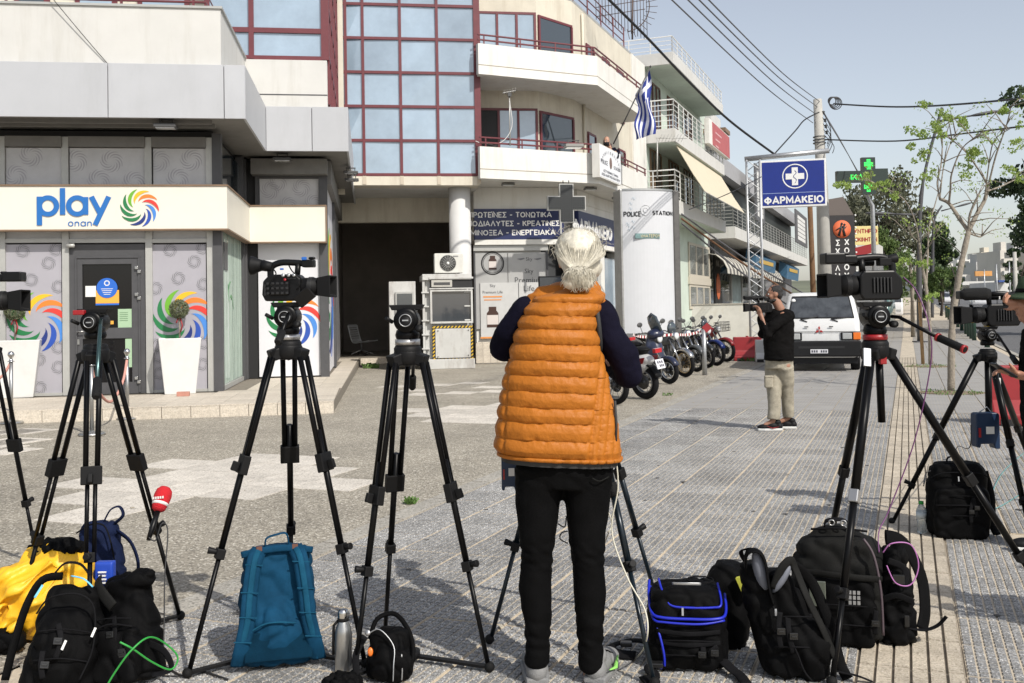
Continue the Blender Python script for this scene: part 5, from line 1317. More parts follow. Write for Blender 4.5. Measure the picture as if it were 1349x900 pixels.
t_o=text('ΙΚΑ',(gq(1128,233.5).x,YG-.088,gq(1128,233.5).z),(1,0,0),(0,0,1),M_led,gc,width=.42,height=.20,off=.01)
q=gq(1154,330);mb=MB();mb.path([(q.x,YG+.2,0),(q.x,YG+.2,gq(1154,270).z),(q.x-.2,YG+.15,gq(1150,257).z),(gq(1143,255).x,YG,gq(1143,250).z)],[.08,.07,.05,.04],10);mb.build('post',M_galv,gc)
# banner of the dance school, yellow car wash board
YS=44.0
def board(name,px0,px1,py0,py1,Y,m,label,cat='sign',th=.15,z_to=None):
 a=at(px0,(py0+py1)/2,Y);b=at(px1,(py0+py1)/2,Y);z1=at((px0+px1)/2,py0,Y).z;z0=at((px0+px1)/2,py1,Y).z
 t=thing(name,label,cat,((a.x+b.x)/2,Y,0));mb=MB();mb.box(a.x,b.x,Y,Y+th,z0,z1);mb.build('panel',m,t,bevel=.01)
 for x in(a.x+.1,b.x-.1):mb=MB();mb.tube((x,Y+th+.06,0),(x,Y+th+.06,z1),.04,n=8);mb.build('post',M_galv,t)
 return t,a.x,b.x,z0,z1
t,a,b,z0,z1=board('dance_banner',1092,1127,284,382,YS,mat('banner_black',(.02,.018,.02),.7,var=.3),'tall black dance school banner with orange disc and white Greek letters')
cx_=(a+b)/2-.02;q=at(1109,302,YS)
mb=MB();mb.lathe([(0,-.02),(.40,-.02),(.40,0)],(q.x,YS,q.z),ax='y',n=30);mb.build('disc_print',mat('disc_orange',(.60,.13,.05),.6),t)
mb=MB()
for pts_,r_ in(([(-.16,-.3),(-.06,-.02),(-.02,.2)],.05),([(.12,-.32),(.06,-.05),(.1,.16)],.05),([(-.02,.12),(.15,.05),(.2,.12)],.03),([(-.04,.1),(-.16,.02),(-.28,-.05)],.03)):
 mb.path([(q.x+u,YS-.03,q.z+v) for u,v in pts_],[r_*1.2,r_,r_*.7],6)
mb.ell((q.x+.0,YS-.03,q.z+.24),(.055,.03,.06));mb.ell((q.x+.12,YS-.03,q.z+.2),(.05,.03,.055));mb.build('dancers_print',M_black,t)
for i,ch_ in enumerate('ΣΧΟΛΗ'):
 q=at(1103.5,320+i*11,YS);text(ch_,(q.x,YS-.004,q.z),(1,0,0),(0,0,1),M_letter,t,height=.27,th=.2)
for i,ch_ in enumerate('ΧΟΡΟΥ'):
 q=at(1115.5,319+i*11,YS);text(ch_,(q.x,YS-.004,q.z),(1,0,0),(0,0,1),M_letter,t,height=.27,th=.2)
mb=MB()
for k in range(13):
 z=lerp(z0,z1,k/12)
 for x in(a-.03,b+.03):mb.ell((x,YS-.02,z),(.045,.03,.045),nu=6,nv=4)
mb.build('bulb_row',M_letter,t)
mb=MB();mb.prism([(a-.1,z1+.02),(b-.4,z1+.02),(b-.0,z1+.02),(b-.45,z1+.85),(a+.1,z1+.75)],YS+.1,YS+1.2,'xz');mb.build('roof_frame',mat('dusk_brown',(.12,.10,.09),.8),t)
t,a,b,z0,z1=board('car_wash_sign',1112,1157,298,323,48,mat('board_yellow',(.66,.56,.24),.6,var=.06),'pale yellow car wash board with dark red Greek capitals on a post')
M_dred=mat('letter_darkred',(.30,.015,.015),.5)
for s,py in(('ΠΛΥΝΤΗΡΙΟ',305),('ΑΥΤΟΚΙΝΗΤΩΝ',316)):
 q0=at(1114,py,48);q1=at(1155.5,py,48);text(s,((q0.x+q1.x)/2,47.994,q0.z),(1,0,0),(0,0,1),M_dred,t,width=q1.x-q0.x,height=.27,th=.24)
q0,q1=at(1125,333,47),at(1149,327,47);mb=MB();mb.bar(q0,q1,.3,.42);o=mb.build('red_awning',mat('awning_red',(.25,.012,.015),.7),base=((q0.x+q1.x)/2,47,0));tag(o,'small dark red canopy under the yellow car wash board','canopy')
q0,q1=at(1128,345,52),at(1163,325,52)
mb=MB();mb.add([(q0.x,52,0),(q1.x,52,0),(q1.x,52,q1.z),(q0.x+.6,52,q1.z+.5),(q0.x,52,q0.z+.9),(q0.x,56,0),(q1.x,56,0),(q1.x,56,q1.z),(q0.x+.6,56,q1.z+.5),(q0.x,56,q0.z+.9)],[(0,1,2,3,4),(5,9,8,7,6),(0,5,6,1),(1,6,7,2),(2,7,8,3),(3,8,9,4),(4,9,5,0)])
kio=mb.build('white_kiosk',M_white2,base=(q0.x,52,0));tag(kio,'small white building with sloping roof under the car wash board','building')
# modern lamp posts
def lamp_post(px,py,Ht,bend,arm,label,z=0,r=.10,dbl=False):
 p=gp(px,py,z);Y=p.y;t=thing('street_lamp',label,'street lamp',(p.x,p.y,z),group='dark lamp posts in the row of young trees')
 mb=MB();top=at(bend[2][0],bend[2][1],Y)
 mb.path(catmull([(p.x,Y,z),at(bend[0][0],bend[0][1],Y),at(bend[1][0],bend[1][1],Y),top],5),[r*1.05]*5+[r*.8]*5+[r*.55]*6,10);mb.build('post',M_dgrey,t)
 mb=MB();mb.box(p.x-.22,p.x+.22,Y-.22,Y+.22,z,z+.05);mb.build('base_plate',M_dgrey,t)
 for(ax,ay,bx,by_) in arm:
  a=at(ax,ay,Y);b=at(bx,by_,Y);mb=MB();mb.tube(a,b,.045,.035,8);ar=mb.build('arm',M_dgrey,t)
  d=(b-a).normalized();mb=MB();c=b+d*.45;mb.ell(c,(.62,.16,.07),M=Matrix.Rotation(-math.atan2(d.z,d.x),4,'Y'));mb.build('lamp_head',M_dgrey,ar)
 return t
lamp_post(1212,451,9,((1211,330),(1216,240),(1241,142)),[(1235,160,1283,152),(1207,283,1175,282)],'tall dark lamp post with long arms behind the second young tree')
lamp_post(1228,424,9,((1229,330),(1231,290),(1241,271)),[(1240,278,1262,272)],'farther dark lamp post with a short arm, left of the leafless tree fork',z=.25,r=.11)
# bollards
bol=None
M_bol=mat('bollard_green',(.015,.045,.03),.4,var=.1);M_gold=mat('bollard_gold',(.40,.28,.03),.4)
BL=[(24.2,'nearest'),(37.5,'second nearest'),(42.2,'third'),(44.4,'fourth'),(46.8,'fifth')]
ks=[23.0,36.6,43.5,45.3,47.2,49.3,53.0,57.0,61.0,65.0,69.0,73.0]
for k,t_ in enumerate(ks):
 x=2.45 if k!=0 else 2.50
 if bol is None:
  bol=thing('bollard','','bollard',(x,t_,0),FB,'dark green bollards along the kerb')
  mb=MB();mb.lathe([(.085,0),(.085,.80),(.08,.84),(0,.85)],(x,t_,0),n=16);mb.build('body',M_bol,bol)
  mb=MB();mb.lathe([(.089,.70),(.089,.75)],(x,t_,0),n=16);mb.build('gold_band',M_gold,bol);c=bol
 else:c=dup(bol);c.matrix_world=FB@Matrix.Translation((x,t_,gz(t_)))
 c['label']=('dark green bollard with a gold ring nearest the camera, left of the kerb road' if k==0 else 'dark green bollard standing alone between the near one and the far row' if k==1 else 'dark green bollard %s in the tight row far along the kerb'%['first','second','third','fourth','fifth','sixth','seventh','eighth','ninth','last'][k-2])
 # steel post between the pavement and motorcycles with red and white tape
o,p=post(928.5,494,.055,at(926,434,22).z,'slim grey steel post at the paving edge carrying red and white tape','barrier_post','post',M_galv)
# wires
def wire(pts,r,label,name='overhead_wire',m=None):
 pts=catmull(pts,8);mb=MB();mb.path(pts,r,5);o=mb.build(name,m or M_black,base=pts[0]);tag(o,label,'wire');return o
def sag(a,b,s):return[a,(a+b)/2-Vector((0,0,s)),b]
M_w=mat('wire_grey',(.10,.10,.11),.5)
for k,(x0,x1,y1) in enumerate(((897,1071,162),(919,1074,150),(934,1077,141),(947,1080,134))):
 a=at(x0-35,-22,14);b=at(x1,y1,33);wire(sag(a,b,.15),.013,['lowest','second lowest','second highest','highest'][k]+' of the four thin wires running to the concrete pole',m=M_w)
wire([at(770,-32,22),at(848,45,24),at(905,105,26),at(960,158,28),at(1020,203,29)],.035,'thick black cable slanting across the mint building to the truss sign')
wire([at(1020,203,29),at(1048,172,31),at(1060,158,32),at(1079,148,32.8)],.022,'black cable looping from the truss beam up to the concrete pole')
wire([at(1098,137,33),at(1180,141,30),at(1270,137,26),at(1400,124,22)],.028,'upper thick cable crossing the sky from the concrete pole to the right')
wire([at(1085,184,33),at(1180,186,30),at(1270,176,26),at(1400,160,22)],.024,'lower thick cable crossing the sky behind the leafy branches')
for k,y in enumerate((0,4,8)):wire([at(1086+k*2,150+y,33),at(1110+k*2,190+y,45),at(1130+k*3,228+y,70)],.02,['left','middle','right'][k]+' thin wire running down the street from the concrete pole insulators',m=M_w)
for k,(y0,y1) in enumerate(((298,432),(292,410),(286,400))):wire([at(898,y0-4,30),at(985,lerp(y0,y1,.50),33),at(1082,y1,36)],.03 if k!=1 else .035,['lowest','middle','top'][k]+' rusty stay cable slanting from the mint balcony down to the van',m=M_w if k!=1 else mat('rust_wire',(.16,.08,.04),.8))
wire([at(908,276,24),at(960,255,26),at(1003,233,28.5)],.012,'thin wire from the totem top to the truss tower')
wire([at(64,-8,16.0),at(140,82,16.2),at(214,160,16.4)],.007,'thin guy wire crossing the white parapet to the canopy floodlight')
# ================================================================== vegetation
def leafmat(name,c0,c1,tr=.25):
 m=mat(name,c0,.55,spec=.3);n=m.node_tree;N=n.nodes;L=n.links;b=N['Principled BSDF']
 gi=N.new('ShaderNodeNewGeometry');r=N.new('ShaderNodeValToRGB');r.color_ramp.elements[0].color=(*c0,1);r.color_ramp.elements[1].color=(*c1,1)
 L.new(gi.outputs['Random Per Island'],r.inputs[0]);L.new(r.outputs[0],b.inputs['Base Color'])
 t=N.new('ShaderNodeBsdfTranslucent');L.new(r.outputs[0],t.inputs[0]);mx=N.new('ShaderNodeMixShader');mx.inputs[0].default_value=tr
 L.new(b.outputs[0],mx.inputs[1]);L.new(t.outputs[0],mx.inputs[2]);L.new(mx.outputs[0],N['Material Output'].inputs[0]);return m
M_lf_spring=leafmat('leaf_spring',(.20,.30,.06),(.34,.44,.12),.35)
M_lf_olive=leafmat('leaf_olive',(.085,.095,.06),(.20,.205,.135),.35)
M_lf_dark=leafmat('leaf_dark',(.028,.048,.024),(.085,.125,.055),.25)
M_lf_mid=leafmat('leaf_mid',(.07,.12,.035),(.16,.22,.07),.3)
M_bark=mat('bark_pale',(.27,.235,.19),.9,var=.3,vs=14,bump=.6,bs=30,dirt=((.10,.08,.06),.6,18,.4))
M_barkd=mat('bark_dark',(.075,.06,.048),.9,var=.3,vs=12,bump=.5,bs=30)
def leaves(mb,c,r,n,s,squash=.8,rnd=random):
 c=Vector(c)
 for _ in range(n):
  while True:
   p=Vector((rnd.uniform(-1,1),rnd.uniform(-1,1),rnd.uniform(-1,1)))
   if p.length<1:break
  p=Vector((p.x*r,p.y*r,p.z*r*squash))+c
  q=Euler((rnd.uniform(0,6.28),rnd.uniform(0,6.28),rnd.uniform(0,6.28))).to_matrix();k=s*rnd.uniform(.6,1.3)
  mb.add([p+q@Vector((-k*.5,0,0)),p+q@Vector((0,-k*.28,k*.06)),p+q@Vector((k*.5,0,0)),p+q@Vector((0,k*.28,k*.06))],[(0,1,2,3)])
def big_tree(px,py_base,Y,py_top,width_px,m,label,n=34,ls=.3,per=60,trunk=.25,z=None,crown_frac=.75,squash=.8,name='street_tree',seed=1,group=None):
 rnd=random.Random(seed);z0=at(px,py_base,Y).z if z is None else z;top=at(px,py_top,Y).z;H=top-z0;W=width_px*Y/FPX
 b=at(px,py_base,Y);t=thing(name,label,'tree',(b.x,Y,z0),group=group)
 mb=MB();mb.path([(b.x,Y,z0),(b.x+.1,Y,z0+H*.3),(b.x-.1,Y,z0+H*.62)],[trunk,trunk*.75,trunk*.35],8)
 cl=[]
 for k in range(n):
  a=rnd.uniform(0,6.28);u=rnd.random()**.6;h=rnd.random();prof=math.sin(math.pi*(.12+.80*h))**.7
  c=Vector((b.x+W/2*u*prof*math.cos(a),Y+W/2*u*prof*math.sin(a),z0+H*(1-crown_frac)+H*crown_frac*(.06+.88*h)));cl.append(c)
 for c in cl[::3]:
  mb.path([(b.x,Y,z0+H*rnd.uniform(.25,.5)),((b.x+c.x)/2,(Y+c.y)/2,(c.z+z0+H*.4)/2+.3),c],[trunk*.35,trunk*.2,.03],5)
 mb.build('trunk',M_barkd,t)
 mb=MB()
 for c in cl:leaves(mb,c,W*rnd.uniform(.10,.20),per,ls,squash,rnd)
 mb.build('crown',m,t,fix=False);return t
 # near young tree: limbs traced in depth round its trunk
def limb_tree(base,Y,limbs,label,clusters,m,rs,zb=0,ls=.055,twig_n=3,seed=3,group='young trees in a row along the pavement'):
 rnd=random.Random(seed);b=gp(*base,zb);t=thing('young_tree',label,'tree',(b.x,b.y,zb),group=group)
 mb=MB();tips=[]
 for(pts,r0,r1,dy) in limbs:
  P=[at(px,py,Y+dy*i/(max(1,len(pts)-1))) for i,(px,py) in enumerate(pts)]
  if pts[0]==base:P[0]=b
  C_=catmull(P,5);n=len(C_);rad=[lerp(r0,r1,(i/(n-1))**.8)*(1+.12*rnd.uniform(-1,1)) for i in range(n)]
  mb.path(C_,rad,8)
  for k in range(twig_n*2 if r0<.04 else 2):
   i=rnd.randrange(n//3,n);d=Vector((rnd.uniform(-1,1),rnd.uniform(-1,1),rnd.uniform(.0,1))).normalized();L_=rnd.uniform(.25,.7)
   e=C_[i]+d*L_;mb.path([C_[i],C_[i]+d*L_*.5+Vector((0,0,.04)),e],[.011,.008,.004],4);tips.append(e)
 mb.build('trunk',M_bark,t)
 mb=MB()
 for(px,py,rpx,n) in clusters:
  for k in range(6):
   c=at(px+rnd.uniform(-.8,.8)*rpx,py+rnd.uniform(-.6,.6)*rpx,Y+rnd.uniform(-1.2,1.2));leaves(mb,c,rpx*Y/FPX*.46,int(n*1.0),ls*1.15,.7,rnd)
 for e in tips:leaves(mb,e,.13,12,ls,.8,rnd)
 mb.build('crown',m,t,fix=False);return t
limb_tree((1253,515),16.9,[([(1253,515),(1253.5,460),(1255,420),(1260,385),(1267,345),(1276,305)],.068,.048,0),([(1276,305),(1262,285),(1250,268),(1238,262)],.04,.025,.3),([(1238,262),(1235,240),(1240,215),(1241,180),(1234,160)],.018,.008,.6),([(1250,268),(1252,250),(1254,228),(1268,195),(1290,178)],.022,.008,-.6),([(1276,305),(1278,282),(1290,255)],.026,.018,-.2),([(1276,305),(1288,280),(1297,264),(1302,245)],.042,.03,.2),([(1302,245),(1290,225),(1272,200),(1250,182),(1232,175)],.02,.008,.5),([(1302,245),(1312,205),(1326,165),(1332,140)],.02,.008,-.5),([(1300,252),(1318,246),(1340,236),(1365,232)],.018,.008,.8),([(1297,264),(1303,215),(1310,185),(1330,170)],.014,.006,-.9),([(1276,307),(1284,310),(1292,312),(1294,308)],.02,.012,.1),([(1238,262),(1243,220),(1252,190),(1262,170)],.014,.006,.4)],'nearest young tree with knobbly pale trunk, forked bare limbs and light green spring leaves',[(1228,170,16,60),(1205,175,12,26),(1200,192,8,18),(1262,165,16,46),(1286,205,16,70),(1245,152,12,26),(1326,150,12,46),(1338,190,14,30),(1330,225,12,24),(1268,225,14,30),(1215,205,13,28),(1300,180,12,16),(1222,232,10,18),(1345,235,10,16),(1218,140,9,16),(1349,165,10,20)],M_lf_spring,1,ls=.045)
limb_tree((1226,480),24.3,[([(1226,480),(1225,430),(1220,380),(1214,345),(1211,320)],.06,.03,0),([(1220,380),(1222,340),(1224,300),(1233,265),(1240,240)],.03,.01,.5),([(1211,320),(1205,290),(1190,262),(1160,245),(1145,238)],.022,.007,-.6),([(1211,320),(1200,310),(1190,302)],.015,.006,.5),([(1214,345),(1226,320),(1235,305)],.015,.006,-.5)],'second young tree with a thin leaning trunk beside a timber stake',[(1140,238,16,40),(1108,248,12,26),(1165,243,12,26),(1180,258,8,14),(1215,352,14,26),(1190,345,12,18),(1228,390,10,20)],M_lf_spring,1,ls=.07)
p=gp(1216,480);mb=MB();q=at(1211,392,p.y);mb.tube(p,q,.045,.04,8);o=mb.build('tree_stake',mat('stake_wood',(.30,.19,.09),.85,var=.2,vs=10),base=p);tag(o,'timber stake beside the second young tree','stake')
limb_tree((1203,445),42,[([(1203,445),(1202,400),(1200,360),(1196,330)],.10,.05,0),([(1202,400),(1206,350),(1210,330)],.05,.02,.4)],'third young tree with pale double trunk before the lamp post',[(1200,345,16,26),(1192,365,14,26),(1206,372,12,22),(1186,385,9,14)],M_lf_mid,1,ls=.16,zb=0)
big_tree(1168,402,92,224,112,M_lf_olive,'large grey green tree behind the green LED cross',n=85,ls=.42,per=95,trunk=.4,seed=5,crown_frac=.86)
big_tree(1130,402,96,262,60,M_lf_olive,'lower grey green tree behind the dance banner',n=26,ls=.42,per=70,trunk=.3,seed=6,crown_frac=.8)
big_tree(1163,404,60,300,56,M_lf_mid,'bright green bushy tree behind the car wash board',n=30,ls=.26,per=80,trunk=.2,seed=8)
big_tree(1240,398,75,293,52,M_lf_dark,'dark green dense tree between the lamp post and the nearest young trunk',n=60,ls=.32,per=110,trunk=.25,seed=9,crown_frac=.85)
for k,(px,Y,tp,wd,m) in enumerate(((1217,52,352,34,M_lf_mid),(1240,62,350,30,M_lf_mid),(1253,84,350,26,M_lf_mid),(1263,110,345,22,M_lf_dark),(1256,98,352,20,M_lf_mid))):
 big_tree(px,420-(Y-50)*.3,Y,tp,wd,m,['low leafy street tree just right of the dark lamp post','low leafy street tree behind the nearest young trunk on the left','leafy street tree showing right of the nearest trunk','darkest and farthest street tree at the end of the row','leafy street tree next to the farthest one'][k],n=22,ls=.2,per=60,trunk=.1,seed=20+k,crown_frac=.7,group='leafy trees farther along the pavement')
 # (their trunks stand on the rising pavement)
for k,(px,pyb,Y,tp,wd) in enumerate(((1356,400,70,262,52),(1336,398,110,325,24),(1408,400,44,70,160))):
 big_tree(px,pyb,Y,tp,wd,M_lf_dark,['dark conifer at the right edge above the green hat','small dark conifer among the far poles on the right','tip of a tall dark conifer cut by the right edge high in the sky'][k],n=30 if k!=2 else 70,ls=.28,per=110 if k!=2 else 200,trunk=.3,seed=40+k,crown_frac=.95 if k<2 else .97,squash=.55,name='conifer')
 # two palm like pale poles on the right
for k,(px,py0,py1,Y,r) in enumerate(((1338,400,332,60,.16),(1331,402,345,75,.07),(1314,400,348,90,.08),(1262,402,352,95,.10),(1298,398,355,130,.09))):
 a=at(px,py0,Y);b=at(px-1.5,py1,Y);mb=MB();mb.tube((a.x,Y,gz(Y)-.2),b,r,r*.7,8);o=mb.build('street_pole',M_pole if k==0 else M_galv,base=(a.x,Y,gz(Y)-.2))
 tag(o,['thick pale pole at the right edge beside the dark conifer','thin pole left of the thick pale one','thin pole before the far white houses','grey pole at the end of the tree row','thin pole by the orange billboard'][k],'pole')
 # ================================================================== the far end of the street
hill=MB();vs=[];NX,NY=30,16
for j in range(NY+1):
 for i in range(NX+1):
  x=lerp(-220,420,i/NX);y=lerp(180,900,j/NY);z=1.5+26*(1-math.exp(-max(0,y-230)/420))+1.5*noise.noise(Vector((x*.01,y*.01,0)))
  vs.append((x,y,z if j else-.2))
hill.add(vs,[(j*(NX+1)+i,j*(NX+1)+i+1,(j+1)*(NX+1)+i+1,(j+1)*(NX+1)+i) for j in range(NY) for i in range(NX)],True)
h=hill.build('hill',mat('hill_scrub',(.13,.14,.09),.95,var=.4,vs=.05),base=(0,0,0),fix=False);h['kind']='structure'
def hz(y):return 1.5+26*(1-math.exp(-max(0,y-230)/420))
wl_cols=[(.62,.60,.56),(.55,.52,.47),(.66,.65,.62),(.50,.49,.47),(.58,.53,.44)]
def far_house(px,w,Y,floors,label,ci,dp=12):
 z0=hz(Y)-3;c=at(px,380,Y);t=thing('apartment_house',label,'building',(c.x,Y,z0),group='pale apartment houses on the far hillside')
 floors=max(2,floors-1);W=w*Y/FPX;H=floors*3.0+3;m=mat('far_wall_%s'%'abcde'[ci],wl_cols[ci],.9,var=.08,vs=.2)
 mb=MB();mb.box(c.x-W/2,c.x+W/2,Y,Y+dp,z0,z0+H);mb.box(c.x-W*.2,c.x+W*.1,Y+2,Y+6,z0+H,z0+H+2.2);mb.build('wall',m,t)
 nb=max(1,int(W/4))
 for f in range(floors):
  zf=z0+3+f*3.0
  mb=MB();mb.box(c.x-W/2+.3,c.x+W/2-.3,Y-1.1,Y+.02,zf,zf+1.0);mb.build('balcony',m if f%2 else M_white2,t)
  for k in range(nb):
   x=c.x-W/2+W*(k+.5)/nb;mb=MB();mb.box(x-1.0,x+.7,Y-.04,Y-.01,zf+.9,zf+2.5);mb.build('window',M_panedark,t)
 return t
fh=[(1268,22,250,3),(1284,16,280,3),(1275,26,330,4),(1297,20,260,4),(1312,18,300,4),(1290,24,380,4),(1330,22,240,5),(1326,16,330,4),(1346,22,280,5),(1305,22,420,5),(1258,24,300,3),(1240,26,330,3),(1220,26,300,3),(1365,24,240,5),(1343,24,400,5)]
LB=['pale low house behind the farthest street tree','small house above the orange billboard left part','grey white house just over the billboard','broad white house right of the billboard','white house with stacked balconies below the tallest block','house on the skyline above the billboard','tallest cream apartment block on the hillside','narrow block left behind the tallest block','apartment block behind the right hand conifer','farthest house on the crest','house half hidden by the tree row end','house seen through the dark tree','house seen beside the lamp post trunk','block at the right edge above the hat','distant block on the crest behind the conifer']
for k,(px,w_,Y,f) in enumerate(fh):far_house(px,w_,Y,f,LB[k],k%5)
def far_box(name,px0,px1,py0,py1,Y,m,label,cat,dp=3,z0=None):
 a=at(px0,py1,Y);b=at(px1,py0,Y);mb=MB();mb.box(a.x,b.x,Y,Y+dp,a.z if z0 is None else z0,b.z);o=mb.build(name,m,base=(a.x,Y,a.z),bevel=.02);return tag(o,label,cat)
far_box('billboard',1285,1307,357,364,170,mat('billboard_orange',(.55,.27,.08),.6,var=.2,vs=.5),'small orange billboard at the far end of the street','sign',dp=.4)
can=thing('petrol_canopy','flat white canopy roof at the far end of the road','canopy',at(1287,393,150))
a=at(1268,371,150);b=at(1310,375,150);mb=MB();mb.box(a.x,b.x,150,158,b.z,a.z);mb.build('roof',M_white2,can)
for px in(1272,1306):q=at(px,375,150);mb=MB();mb.box(q.x-.2,q.x+.2,152,152.4,1.2,q.z);mb.build('post',M_white2,can)
far_box('shop_row',1312,1349,371,392,140,M_white2,'low white shop row at the far right of the road','building',dp=8,z0=1)
far_box('blue_awning',1316,1328,369,372,139,mat('awning_blue',(.03,.07,.25),.6),'small blue awning on the far white shops','awning',dp=1)
far_box('street_banner',1178,1233,365,371,85,mat('banner_green',(.01,.12,.07),.6),'dark green street banner between the trees','banner',dp=.1)
#far_box('opposite_house', 1352, 1420, 290, 400, 60, M_cream, 'cream house beyond the right edge of the road', 'building', dp=15, z0=0)
# ================================================================== vehicles
def rrect(hw,y0,y1,z,r=.12,n=5,front=None):
 P=[]
 for(cx,cy,a0) in((hw-r,y0+r,-90),(hw-r,y1-r,0),(-hw+r,y1-r,90),(-hw+r,y0+r,180)):
  for k in range(n+1):
   a=R(a0+90*k/n);P.append(Vector((cx+r*math.cos(a),cy+r*math.sin(a),z)))
 return P
M_tyre=mat('tyre_rubber',(.008,.008,.009),.8,spec=.2,bump=.2,bs=60);M_rim=mat('rim_grey',(.28,.28,.28),.4,metal=.7)
M_vwhite=mat('van_white',(.62,.625,.62),.35,var=.05,vs=2,coat=.4,dirt=((.35,.32,.27),.45,3,.5));M_bump=mat('bumper_black',(.009,.009,.010),.5,var=.2,spec=.3)
M_wind=mat('windscreen',(.05,.055,.06),.08,coat=1.,var=.5,vs=5)
M_ind=mat('indicator_orange',(.75,.17,.02),.25,coat=.5);M_hl=mat('headlamp_glass',(.50,.52,.52),.12,coat=1,metal=.3)
def wheel(parent,c,r,w,ax='x',name='wheel'):
 c=Vector(c);mb=MB()
 mb.lathe([(r*.62,-w/2),(r*.93,-w/2),(r,-w*.32),(r,w*.32),(r*.93,w/2),(r*.62,w/2)],c,n=28,ax=ax);wh=mb.build(name,M_tyre,parent)
 mb=MB();mb.lathe([(0,-w*.38),(r*.3,-w*.45),(r*.62,-w*.36),(r*.64,w*.36),(r*.3,w*.45),(0,w*.38)],c,n=24,ax=ax);mb.build('rim',M_rim,wh);return wh
p=gp(1083,489.5)
FV=Matrix.Translation((p.x,p.y,0))@Matrix.Rotation(R(-17.5),4,'Z')
van=thing('parked_van','white delivery van with black bumper and dented front parked on the pavement facing the camera','van',(0,0,0),FV)
lv=[(.30,.03,.78,.10),(.34,.0,.82,.12),(.62,-.01,.845,.12),(.93,.01,.845,.12),(1.16,.08,.84,.12),(1.2,.10,.83,.12),(1.45,.26,.785,.13),(1.70,.43,.735,.14),(1.78,.52,.70,.16),(1.81,.66,.62,.2)]
mb=MB();mb.rings([rrect(hw,y0,4.05-(.15 if z>1.6 else 0),z,r) for z,y0,hw,r in lv]);bdy=mb.build('body',M_vwhite,van)
fy=lambda z:next(lerp(a[1],b[1],(z-a[0])/(b[0]-a[0])) for a,b in zip(lv,lv[1:]) if a[0]<=z<=b[0]+1e-6)
fw_=lambda z:next(lerp(a[2],b[2],(z-a[0])/(b[0]-a[0])) for a,b in zip(lv,lv[1:]) if a[0]<=z<=b[0]+1e-6)
def strip(name,zs,m,ins,off,parent=van):
 mb=MB();vs=[]
 for z in zs:y=fy(z)-off;w_=fw_(z)-ins;vs+=[(-w_,y,z),(w_,y,z)]
 mb.add(vs,[(2*i,2*i+1,2*i+3,2*i+2) for i in range(len(zs)-1)]);o=mb.build(name,m,parent,fix=False);q=o.modifiers.new('s','SOLIDIFY');q.thickness=.008;q.offset=0;return o
strip('rubber_seal',[1.205,1.45,1.70,1.725],M_bump,.10,.004);strip('windscreen',[1.23,1.45,1.69],M_wind,.13,.011)
mb=MB();mb.box(-.86,.86,-.13,.10,.34,.70);mb.build('bumper',M_bump,van,bevel=.03);mb=MB();mb.box(-.78,.78,.02,.1,.18,.345);mb.build('valance',M_bump,van)
mb=MB();mb.box(-.5,.5,-.136,-.128,.53,.58);mb.build('bumper_slot',M_dark,van)
for s in(-1,1):
 mb=MB();mb.box(s*.42,s*.84,-.03,.06,.71,.89);f_=mb.build('lamp_surround',M_bump,van,bevel=.01)
 mb=MB();mb.box(s*.46,s*.66,-.045,-.02,.73,.87);mb.build('headlight',M_hl,van,bevel=.012)
 mb=MB();mb.box(s*.69,s*.85,-.045,.08,.72,.88);mb.build('indicator',M_ind,van,bevel=.012)
 for y in(.72,3.2):wheel(van,(s*.74,y,.30),.30,.2)
 mb=MB();mb.box(s*.85,s*1.0,.45,.56,1.25,1.5);mb.build('mirror',M_bump,van,bevel=.03)
 for a,b in((.75,1.75),(1.9,2.9)):mb=MB();mb.add([(s*.836,a,1.22),(s*.836,b,1.22),(s*.752,b,1.64),(s*.752,a+.18,1.64)],[(0,1,2,3)]);o=mb.build('side_window',M_wind,van,fix=False);q=o.modifiers.new('s','SOLIDIFY');q.thickness=.01
for x0,x1 in((-.55,-.05),(.12,.62)):
 mb=MB();mb.tube((x0+.1,fy(1.2)-.03,1.19),(x1,fy(1.26)-.035,1.25 if x0<0 else 1.22),.01,n=5);mb.tube((x0+.1,fy(1.2)-.03,1.19),(x0+.25,fy(1.2)-.035,1.13),.014,n=5);mb.build('wiper',M_black,van)
mb=MB();mb.box(-.24,.14,-.146,-.132,.42,.51);pt=mb.build('number_plate',M_whitefilm,van)
mb=MB()
for k in range(7):
 if k!=3:mb.bc((-.05-.15+.05*k,-.149,.465),(.03,.004,.05))
mb.build('plate_print',M_ink,pt)
mb=MB()
for k in range(3):
 a=R(90+120*k);c=Vector((-.04+.05*math.cos(a),0,.94+.05*math.sin(a)-.0));d=Vector((math.cos(a),0,math.sin(a)))*.05;e=Vector((-d.z,0,d.x))*.5
 mb.add([(c.x+q.x,-.022+dy,c.z+q.z) for dy in(0,.015) for q in(-d,e,d,-e)],[(0,1,2,3),(4,7,6,5),(0,4,5,1),(1,5,6,2),(2,6,7,3),(3,7,4,0)])
mb.build('badge',mat('badge_red',(.35,.02,.02),.4),van)
for x in(-.32,.22):mb=MB();mb.bc((x,.0,1.02),(.09,.02,.02));mb.build('vent_slot',M_bump,van)
mb=MB();mb.path([(-.84,.0,.90),(-.4,-.012,.905),(.4,-.012,.905),(.84,.0,.90)],.006,4);mb.build('panel_seam',M_bump,van)
sk_=MB();sk_.lathe([(0,-.004),(.05,-.004),(.05,0)],(-.60,fy(1.62)-.02,1.62),ax='y',n=14);sk_.build('windscreen_sticker',M_letter,van)
